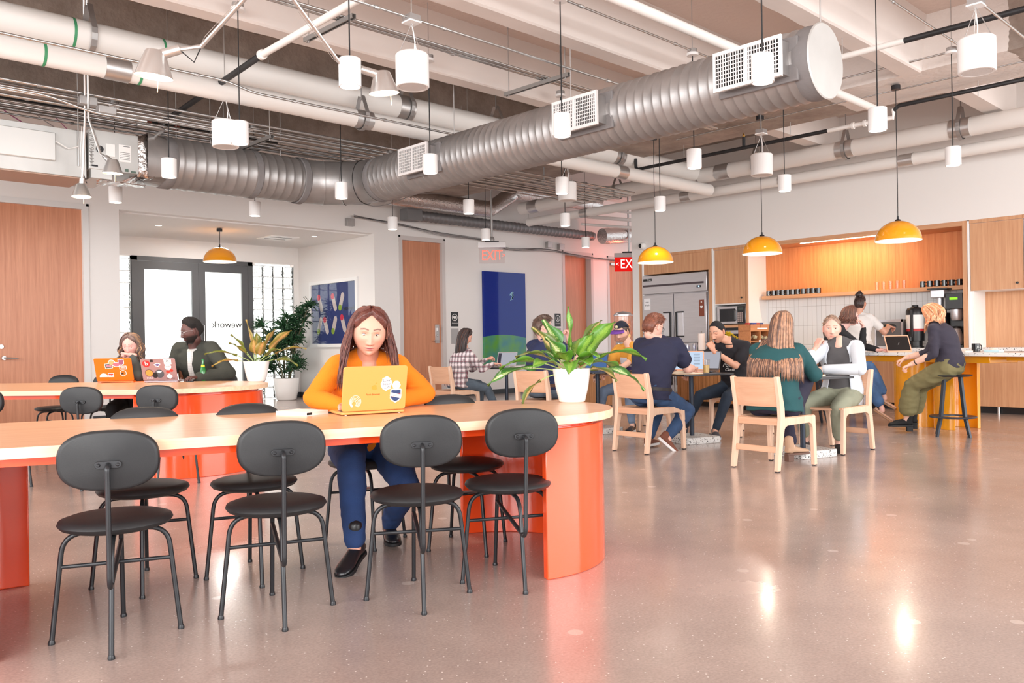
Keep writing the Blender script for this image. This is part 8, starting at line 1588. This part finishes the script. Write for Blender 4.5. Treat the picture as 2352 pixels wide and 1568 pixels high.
# 6 man with cap
YT = cloth('mustard_tee', (226, 160, 62)); HR6 = hairmat('short_dark_hair', (70, 52, 44))
w6, i6 = person('man in a mustard tee and purple-brimmed cap behind the potted plant', (8.34, 6.56), -174, dict(hz=0.55, L=0.53, lean=12, w=1.08, d=1.05, skin=(232, 184, 162), head=(2, 22, 0), headat=(8.16, 6.60, 1.215), hs=1.05, face=dict(jaw=0.28, fw=0.074, beard=(s2l((120, 88, 72)), 0.65), stache=s2l((150, 108, 90))), browc=(80, 60, 50), lid=0.7, gaze=-20,
    handR=((7.80, 6.78, 0.62), (0.2, -0.5, -0.8), (-0.6, -0.7, -0.1), (0, 0, -1), 0.9), handL=((7.72, 6.60, 0.60), (-0.2, -0.5, -0.8), (-0.5, 0.6, -0.1), (0, 0, -1), 0.9), footR=((7.78, 6.72), None, (-1, 0)), footL=((7.90, 6.26), None, (-1, -0.4)),
    top=dict(name='mustard_tee', mat=YT, sleeve='short', fold=0.007, down=0.03), neckline=True, bottom=dict(name='pale_jeans', mat=DENL), shoes=('sneaker', SHB, SOLEW), hair=dict(mat=HR6, thick=0.008, fore=50, temple=26, ear=4, back=-34, hp=3, rough=0.002)))
def wrist(i, s): a, e, w_ = i['arms'][s]; return a, e, w_
a, e, wv = wrist(i6, -1); dv = (wv-e).normalized(); o_ = MB(); o_.cyl(wv-dv*0.045, wv-dv*0.028, 0.032, n=20); o_.build('watch_band', mat('gold_watch', (190, 156, 120), 0.25, 0.8), w6); x_, y_, z_ = basis(dv)
o_ = MB().cyl(wv-dv*0.036+V3((0, 0, 0.028)), wv-dv*0.036+V3((0, 0, 0.042)), 0.019, n=20); o_.build('watch_face', BLK, w6)
CAP = mat('navy_cap', (26, 30, 48), 0.8, bump=0.2, bscale=200); M6 = i6['MH']; mb = MB(); rs = []
for k in range(12):
    lat = radians(88-(88-32)*k/11); ring = []
    for j in range(40):
        s = 2*pi*j/40; l2_ = lat if cos(s) > -0.2 else radians(88-(88-14)*k/11); p = head_surface(s-pi, l2_, dict(lips=0)) if False else head_surface(s, l2_, dict(lips=0)); d = V3((p.x, p.y, p.z*0.8)).normalized(); ring.append(M6 @ (p+d*0.016+V3((0, 0, 0.006))))
    rs.append(ring)
mb.rings(rs[::-1]); cap_ = mb.build('cap_crown', CAP, w6, angle=180)
mb = MB(); rs = []
for j in range(17):
    a = radians(-62+124*j/16); rs.append([M6 @ V3((0.082*sin(a)*r_, 0.012+0.080*cos(a)+(r_-1)*0.14*cos(a*0.9)**0.7*1.0+0.004, 0.066-(r_-1)*0.045*(1-0.3*abs(sin(a)))-0.014*abs(sin(a))+dz)) for r_, dz in ((1.0, 0), (1.25, 0), (1.5, -0.002), (1.5, -0.006), (1.25, -0.005), (1.0, -0.005))])
mb.rings(rs); mb.build('cap_brim', mat('purple_brim', (112, 62, 156), 0.7), cap_, angle=180)
pp = M6 @ (head_surface(radians(0), radians(48), dict(lips=0))+V3((0, 0.024, 0.01))); mb = MB().ell(pp, (0.020, 0.012, 0.020)); mb.build('cap_badge', mat('badge_gold', (200, 190, 150), 0.6), cap_)
mb = MB().ell(M6 @ (head_surface(radians(62), radians(26), dict(lips=0))*1.16), (0.006, 0.006, 0.006), None, 8, 6); mb.build('cap_logo', WHITE2, cap_)
def chest(i, k, dx, dz, extra=0.02):
    p, s_, f_, w_, d_ = i['tor'][k]; return p+f_*(d_+0.012+extra)+s_*dx+V3((0, 0, dz)), s_, f_
def chest_patch(t, i, w_, h, m, name, k=6, dx=0, dz=0, lift=0.012, n=10):
    mb = MB(); rows = []
    for r in range(n+1):
        kk = k+ (r/n-0.5)*h/0.055; k0 = int(max(0, min(9, kk))); fr_ = kk-k0; A = i['tor'][k0]; B = i['tor'][min(9, k0+1)]; p = A[0].lerp(B[0], fr_); s_ = A[1]; f_ = A[2].lerp(B[2], fr_).normalized(); W_ = A[3]*(1-fr_)+B[3]*fr_+0.012; D_ = A[4]*(1-fr_)+B[4]*fr_+0.012
        rows.append([p+s_*(x)+f_*(D_*math.sqrt(max(0.05, 1-(x/W_)**2))+lift) for x in [dx-w_/2+w_*q/8 for q in range(9)]])
    mb.rings(rows, closed=False); return mb.build(name, m, t, angle=180), rows
pt, rows = chest_patch(w6, i6, 0.17, 0.10, mat('print_pale_sky', (216, 214, 224), 0.8), 'shirt_print', 6.6); pt2, rows2 = chest_patch(w6, i6, 0.17, 0.10, mat('print_indigo', (66, 58, 104), 0.8), 'shirt_print', 5.0)
c_, s_, f_ = chest(i6, 6, 0, -0.02, 0.026); text('Nowhere', 0.046, 'shirt_lettering', WHITE2, w6, frame(c_, -s_, V3((0, 0, 1))), 0.001)
# 7 man in navy tee from behind
HR7 = hairmat('reddish_brown_hair', (122, 72, 54)); HR7b = hairmat('ginger_highlight', (176, 108, 78)); NAV2 = cloth('dark_navy_jersey', (38, 40, 66))
w7, i7 = person('man in a dark navy tee with reddish hair seen from behind', (6.76, 5.12), 10, dict(hz=0.555, L=0.62, lean=22, slouch=0.05, w=1.36, d=1.35, sw=0.195, skin=(232, 182, 164), head=(22, 20, 0), headat=(6.90, 5.17, 1.235), hs=1.08, nw=1.2, face=dict(jaw=0.26, fw=0.078), browc=(110, 70, 54), ar=1.3,
    handR=((7.36, 5.02, 0.81), (0.35, -0.3, -0.8), (0.9, 0.4, 0), (0, 0, -1), 0.5), handL=((7.32, 5.34, 0.81), (-0.2, -0.5, -0.8), (1, 0, 0), (0, 0, -1), 0.5), footR=((6.86, 4.98, 0.14), (0.2, 1, 0.6), (0.75, -0.65), 42), footL=((6.94, 5.28, 0.10), (0, 1, 0.6), (1, 0.2), 0), lr=1.15,
    top=dict(name='navy_tee', mat=NAV2, sleeve='short', fold=0.009, ffreq=6, ar=1.25, down=0.05), bottom=dict(name='jeans', mat=cloth('washed_denim', (56, 84, 124), 'denim'), lr=1.05), shoes=('sneaker', mat('brown_suede', (124, 76, 60), 0.85), SOLEW), belt=(40, 34, 36), glasses=(30, 30, 34),
    hair=dict(mat=HR7, mat2=HR7b, mix=0.45, thick=0.020, fore=46, temple=26, ear=10, back=-40, hp=3, rough=0.004, jag=3, crown=1.3, tufts=800, tuft=0.030, comb=(0.2, 0.7, 0.4), seed=7)))
# 8 man in black tee
HR8 = mat('black_buzz_hair', (30, 28, 32), 0.85, bump=0.7, bscale=260)
w8, i8 = person('man with moustache in a black tee, fist at his mouth, facing the camera side', (8.56, 5.26), -162, dict(hz=0.55, L=0.58, lean=20, w=1.02, d=1.0, skin=(212, 158, 132), head=(20, 26, 0), headat=(8.27, 5.30, 1.19), hs=1.06, face=dict(jaw=0.30, fw=0.074, stache=s2l((34, 26, 26)), beard=(s2l((120, 84, 70)), 0.3)), browc=(26, 20, 20), browk=1.0, lid=0.8, iris=(30, 20, 16),
    handR=((7.98, 5.52, 0.70), (0.5, -0.4, -0.7), (-0.8, -0.3, 0), (0, 0, -1), 0.9), elbL=(8.32, 5.10, 0.80), handL=((8.10, 5.24, 0.975), (-0.45, 0.1, -0.9), (-0.2, 0.35, 0.7), (0.4, 0.5, -0.4), 1.2), footR=((8.02, 5.60), None, (-0.9, -0.3)), footL=((7.98, 5.16), None, (-0.75, -0.6)),
    top=dict(name='black_tee', mat=cloth('black_jersey', (30, 28, 34)), sleeve='short', fold=0.007, down=0.03), neckline=True, bottom=dict(name='ink_jeans', mat=DEN3), shoes=('sneaker', mat('grey_trainer', (70, 70, 78), 0.7), mat('pale_grey_sole', (190, 200, 214), 0.5)),
    hair=dict(mat=HR8, thick=0.007, fore=52, temple=26, ear=8, back=-34, hp=4, rough=0.001, jag=1)))
for j, (s_t, sz) in enumerate((('Hot', 0.05), ('Potato', 0.06), ('Code', 0.05))):
    c_, s_, f_ = chest(i8, 6, 0, 0.045-0.052*j, 0.022); text(s_t, sz, 'shirt_lettering', WHITE2, w8, frame(c_, -s_, V3((0, 0, 1))), 0.001, shear=0.35)
# 9 woman in teal
HR9 = hairmat('brown_root_hair', (104, 76, 64)); HR9b = hairmat('blonde_streak_hair', (172, 128, 100)); TEAL = cloth('teal_crepe', (30, 78, 82)); LEG9 = cloth('navy_leggings', (38, 36, 56))
w9, i9 = person('woman in a teal blouse with very long streaked hair seen from behind', (6.58, 3.66), 16, dict(sex='f', hz=0.535, L=0.56, lean=18, slouch=0.03, w=1.38, d=1.3, sw=0.172, skin=(230, 180, 160), head=(14, 14, 0), headat=(6.74, 3.66, 1.205), hs=1.03, browc=(90, 64, 52), ar=1.2, bust=0,
    handR=((7.18, 3.56, 0.80), (0.4, -0.3, -0.8), (0.6, 0.8, 0), (0, 0, -1), 0.4), handL=((7.14, 3.92, 0.80), (-0.2, -0.5, -0.8), (1, 0, 0), (0, 0, -1), 0.4), footR=((7.18, 3.95, 0.50), (0.9, 0.8, 1.2), (0.5, 0.8), 0), footL=((6.98, 3.72, 0.14), (0, 1, 0.5), (0.95, -0.3), 0), lr=1.25, leg=(0.45, 0.43),
    top=dict(name='teal_blouse', mat=TEAL, sleeve='mid', fold=0.008, ffreq=5, ar=1.25, down=0.06, ease=0.016), bottom=dict(name='leggings', mat=LEG9, lr=1.0, fold=0.003), shoes=('heelboot', mat('tan_suede', (196, 160, 132), 0.9), mat('brown_heel', (110, 80, 68), 0.6)),
    hair=dict(mat=HR9, mat2=HR9b, mix=0.45, thick=0.020, fore=58, temple=16, ear=0, back=-70, hp=1.6, part=True, strands=620, az=(92, 180), latend=-4, len=0.46, sw=0.0062, curl=0.12, flare=0.5, drift=(0, -0.5, 0), seed=19)))
# 10 woman in pale shirt
HR10 = hairmat('light_brown_hair', (150, 118, 100)); HR10b = hairmat('fair_hair', (196, 162, 138)); PSH = cloth('pale_blue_grey_shirt', (214, 220, 228)); KHA = cloth('sage_trousers', (146, 148, 128))
w10, i10 = person('woman in an open pale shirt and sage trousers resting chin on hand', (8.10, 3.76), -168, dict(sex='f', hz=0.54, L=0.55, lean=10, w=1.12, d=1.1, skin=(232, 184, 166), head=(-14, 6, 0), headat=(8.05, 3.84, 1.19), hs=1.0, face=dict(jaw=0.33, fw=0.078), browc=(150, 116, 98), browk=0.7, lid=0.30, gaze=0, gazex=-24, iris=(90, 80, 70), res=(104, 96),
    elbR=(7.70, 3.98, 0.80), elbL=(7.82, 3.46, 0.80), handR=((7.86, 3.92, 1.00), (0.3, 0.5, -0.9), (0.35, -0.3, 0.85), (0.6, -0.2, -0.3), 0.9), handL=((7.64, 3.84, 0.80), (-0.35, -0.3, -0.8), (-0.2, 0.9, 0), (0, 0, -1), 0.4), footR=((7.80, 4.02, 0.09), None, (-0.95, -0.1)), footL=((7.86, 3.70, 0.085), None, (-0.75, -0.45), 8), lr=1.12,
    top=dict(name='grey_tank_top', mat=cloth('charcoal_tee', (84, 82, 84)), sleeve='short', fold=0.004), bottom=dict(name='sage_trousers', mat=KHA, len=0.80, lr=1.05), shoes=('sandal', mat('black_strap', (36, 34, 36), 0.6), mat('tan_sole', (170, 130, 100), 0.7)),
    hair=dict(mat=HR10, mat2=HR10b, mix=0.4, thick=0.012, fore=58, temple=24, ear=16, back=-44, hp=1.7, rough=0.004, jag=4, tufts=420, tuft=0.045, comb=(0, -1.2, 0.1), tw=0.003, seed=20)))
g = MB(); T_ = i10['tor']; n_ = 25
for side in (-1, 1):
    rows = []
    for k in range(0, 11):
        p, s_, f_, w_, d_ = T_[min(9, k)]; p = p if k < 10 else T_[9][0]+V3((0, 0, 0.02)); w_ += 0.026; d_ += 0.026
        rows.append([p+s_*side*w_*sin(a)+f_*d_*cos(a)+s_*side*(0.02 if a < 0.6 else 0)+V3((0, 0, -0.10 if k == 0 else 0)) for a in [radians(26+154*q/12) for q in range(13)]])
    g.rings(rows, closed=False)
for s in (-1, 1): a, e, wv = i10['arms'][s]; g.cap2(i10['sh'][s]*0.5+T_[9][0]*0.5, 0.06, a, 0.073, 14); g.cap2(a, 0.073, e, 0.060, 14); g.cap2(e, 0.058, e.lerp(wv, 0.72), 0.046, 14)
o10 = g.build('open_shirt', PSH, w10, angle=180); o10.modifiers.new('s', 'SOLIDIFY').thickness = 0.004
MB().ell(i10['MH'] @ V3((0, -0.115, 0.045)), (0.045, 0.04, 0.045)).build('hair_bun', HR10, w10)
# 11 woman in black cardigan at the bar
HR11 = hairmat('chestnut_bob', (92, 58, 48)); HR11b = hairmat('chestnut_light', (126, 84, 68)); BLC = cloth('black_knit', (30, 30, 34))
w11, i11 = person('woman in a black cardigan and blue jeans on a bar stool, chin on hand', (10.28, 4.92), -62, dict(sex='f', hz=0.76, L=0.50, lean=16, w=1.05, d=1.05, skin=(238, 192, 182), head=(-16, 6, 0), headat=(10.37, 4.70, 1.37), hs=1.0, browc=(90, 60, 50), face=dict(jaw=0.32),
    elbR=(10.46, 4.60, 0.97), handR=((10.47, 4.58, 1.22), (0.2, 0.3, -0.9), (-0.2, 0.25, 0.8), (-0.5, 0.6, -0.2), 0.9), handL=((10.58, 4.44, 0.94), (-0.2, 0.4, -0.8), (0.7, -0.6, 0), (0, 0, -1), 0.6), footR=((10.58, 4.38, 0.36), (0, 1, 0.8), (0.3, -0.95), 30), footL=((10.46, 4.36, 0.22), (0, 1, 0.8), (0.5, -0.8), 36),
    top=dict(name='black_cardigan', mat=BLC, sleeve='long', fold=0.007, down=0.06, ease=0.02), bottom=dict(name='blue_jeans', mat=DEN2, len=0.80, flare=1.35, lr=1.1), shoes=('flat', mat('nude_flat', (206, 168, 146), 0.5), mat('tan_sole', (170, 130, 100), 0.7)), glasses=(210, 170, 180),
    hair=dict(mat=HR11, mat2=HR11b, mix=0.4, thick=0.022, fore=56, temple=14, ear=10, back=-60, hp=1.6, part=True, strands=260, az=(74, 180), latend=0, len=0.10, sw=0.0065, curl=0.7, flare=0.1, seed=22)))
# 12 barista
HR12 = hairmat('dark_bun_hair', (52, 36, 34)); HR12b = hairmat('dark_bun_light', (92, 62, 54))
w12, i12 = person('person in a pale grey tee with a hair bun standing at the back counter', (12.22, 5.42), 22, dict(sex='f', hz=0.95, L=0.51, lean=2, w=1.15, d=1.1, sw=0.165, skin=(196, 146, 124), head=(16, 4, 0), hs=1.0, browc=(50, 36, 34), headat=(12.25, 5.40, 1.595), ar=1.2, leg=(0.44, 0.44),
    handR=((12.62, 5.14, 1.26), (0.35, -0.4, -0.8), (0.9, -0.2, -0.2), (0, 0, -1), 0.7), handL=((12.62, 5.58, 1.18), (-0.3, -0.4, -0.8), (1, 0, 0), (0, 0, -1), 0.6), footR=((12.2, 5.32), (0, 1, 0), (1, 0.3)), footL=((12.26, 5.55), (0, 1, 0), (1, 0.3)),
    top=dict(name='grey_tee', mat=cloth('pale_grey_jersey', (214, 210, 208)), sleeve='short', fold=0.007, down=0.06), bottom=dict(name='jeans', mat=DEN2), shoes=('sneaker', SHB, SOLEW), glasses=(50, 46, 48),
    hair=dict(mat=HR12, mat2=HR12b, thick=0.014, fore=52, temple=24, ear=16, back=-36, hp=2, rough=0.006, tufts=300, tuft=0.03, comb=(0, -0.4, 1.0), seed=23)))
mb = MB(); random.seed(31); bc_ = V3((0, -0.055, 0.135))
for i in range(60):
    a = random.uniform(0, 6.28); b_ = random.uniform(-0.9, 1.4); c = V3((cos(a)*cos(b_), sin(a)*cos(b_), sin(b_)))*random.uniform(0.030, 0.050); mb.tube([i12['MH'] @ (bc_+c+V3((random.uniform(-.012, .012), random.uniform(-.012, .012), random.uniform(-.012, .012)))) for q in range(5)], [0.006, 0.008, 0.008, 0.007, 0.003], n=5)
mb.ell(i12['MH'] @ bc_, (0.045, 0.045, 0.042)); mb.build('hair_bun', HR12, w12, angle=180)
# 13 ginger woman
HR13 = hairmat('ginger_hair', (214, 138, 96)); HR13b = hairmat('pale_ginger_hair', (240, 186, 146)); OLV = cloth('olive_corduroy', (122, 114, 78))
w13, i13 = person('ginger-haired woman in a dark top and olive wide trousers on a bar stool', (9.86, 3.36), 102, dict(sex='f', hz=0.755, L=0.53, lean=18, slouch=0.05, w=1.18, d=1.1, sw=0.16, skin=(232, 184, 164), head=(8, 38, 0), headat=(9.79, 3.50, 1.335), hs=1.0, browc=(180, 120, 90), ar=1.1, bust=0.0, lr=1.25, leg=(0.44, 0.43),
    handR=((9.80, 3.80, 0.86), (0.25, -0.5, -0.8), (-0.3, 0.6, -0.3), (0, 0, -1), 0.8), handL=((9.60, 3.66, 0.80), (-0.25, -0.5, -0.8), (-0.2, 0.6, -0.3), (0, 0, -1), 0.8), footR=((10.22, 3.92, 0.15), None, (-0.35, 0.9)), footL=((9.92, 3.86, 0.15), None, (-0.55, 0.8)),
    top=dict(name='dark_top', mat=cloth('charcoal_navy_jersey', (52, 48, 62)), sleeve='mid', fold=0.006), bottom=dict(name='wide_trousers', mat=OLV, len=0.66, flare=1.75, lr=1.05, fold=0.009), shoes=('heelboot', mat('black_suede', (28, 28, 30), 0.85), SHS),
    hair=dict(mat=HR13, mat2=HR13b, mix=0.5, thick=0.024, fore=56, temple=14, ear=4, back=-66, hp=1.6, part=True, strands=420, az=(60, 180), latend=2, len=0.17, sw=0.007, curl=0.55, flare=0.3, drift=(0, 0.5, 0), seed=25)))
a, e, wv = i13['arms'][-1]; dv = (wv-e).normalized(); MB().cyl(wv-dv*0.05, wv-dv*0.03, 0.030, n=18).build('watch_band', BLK, w13)
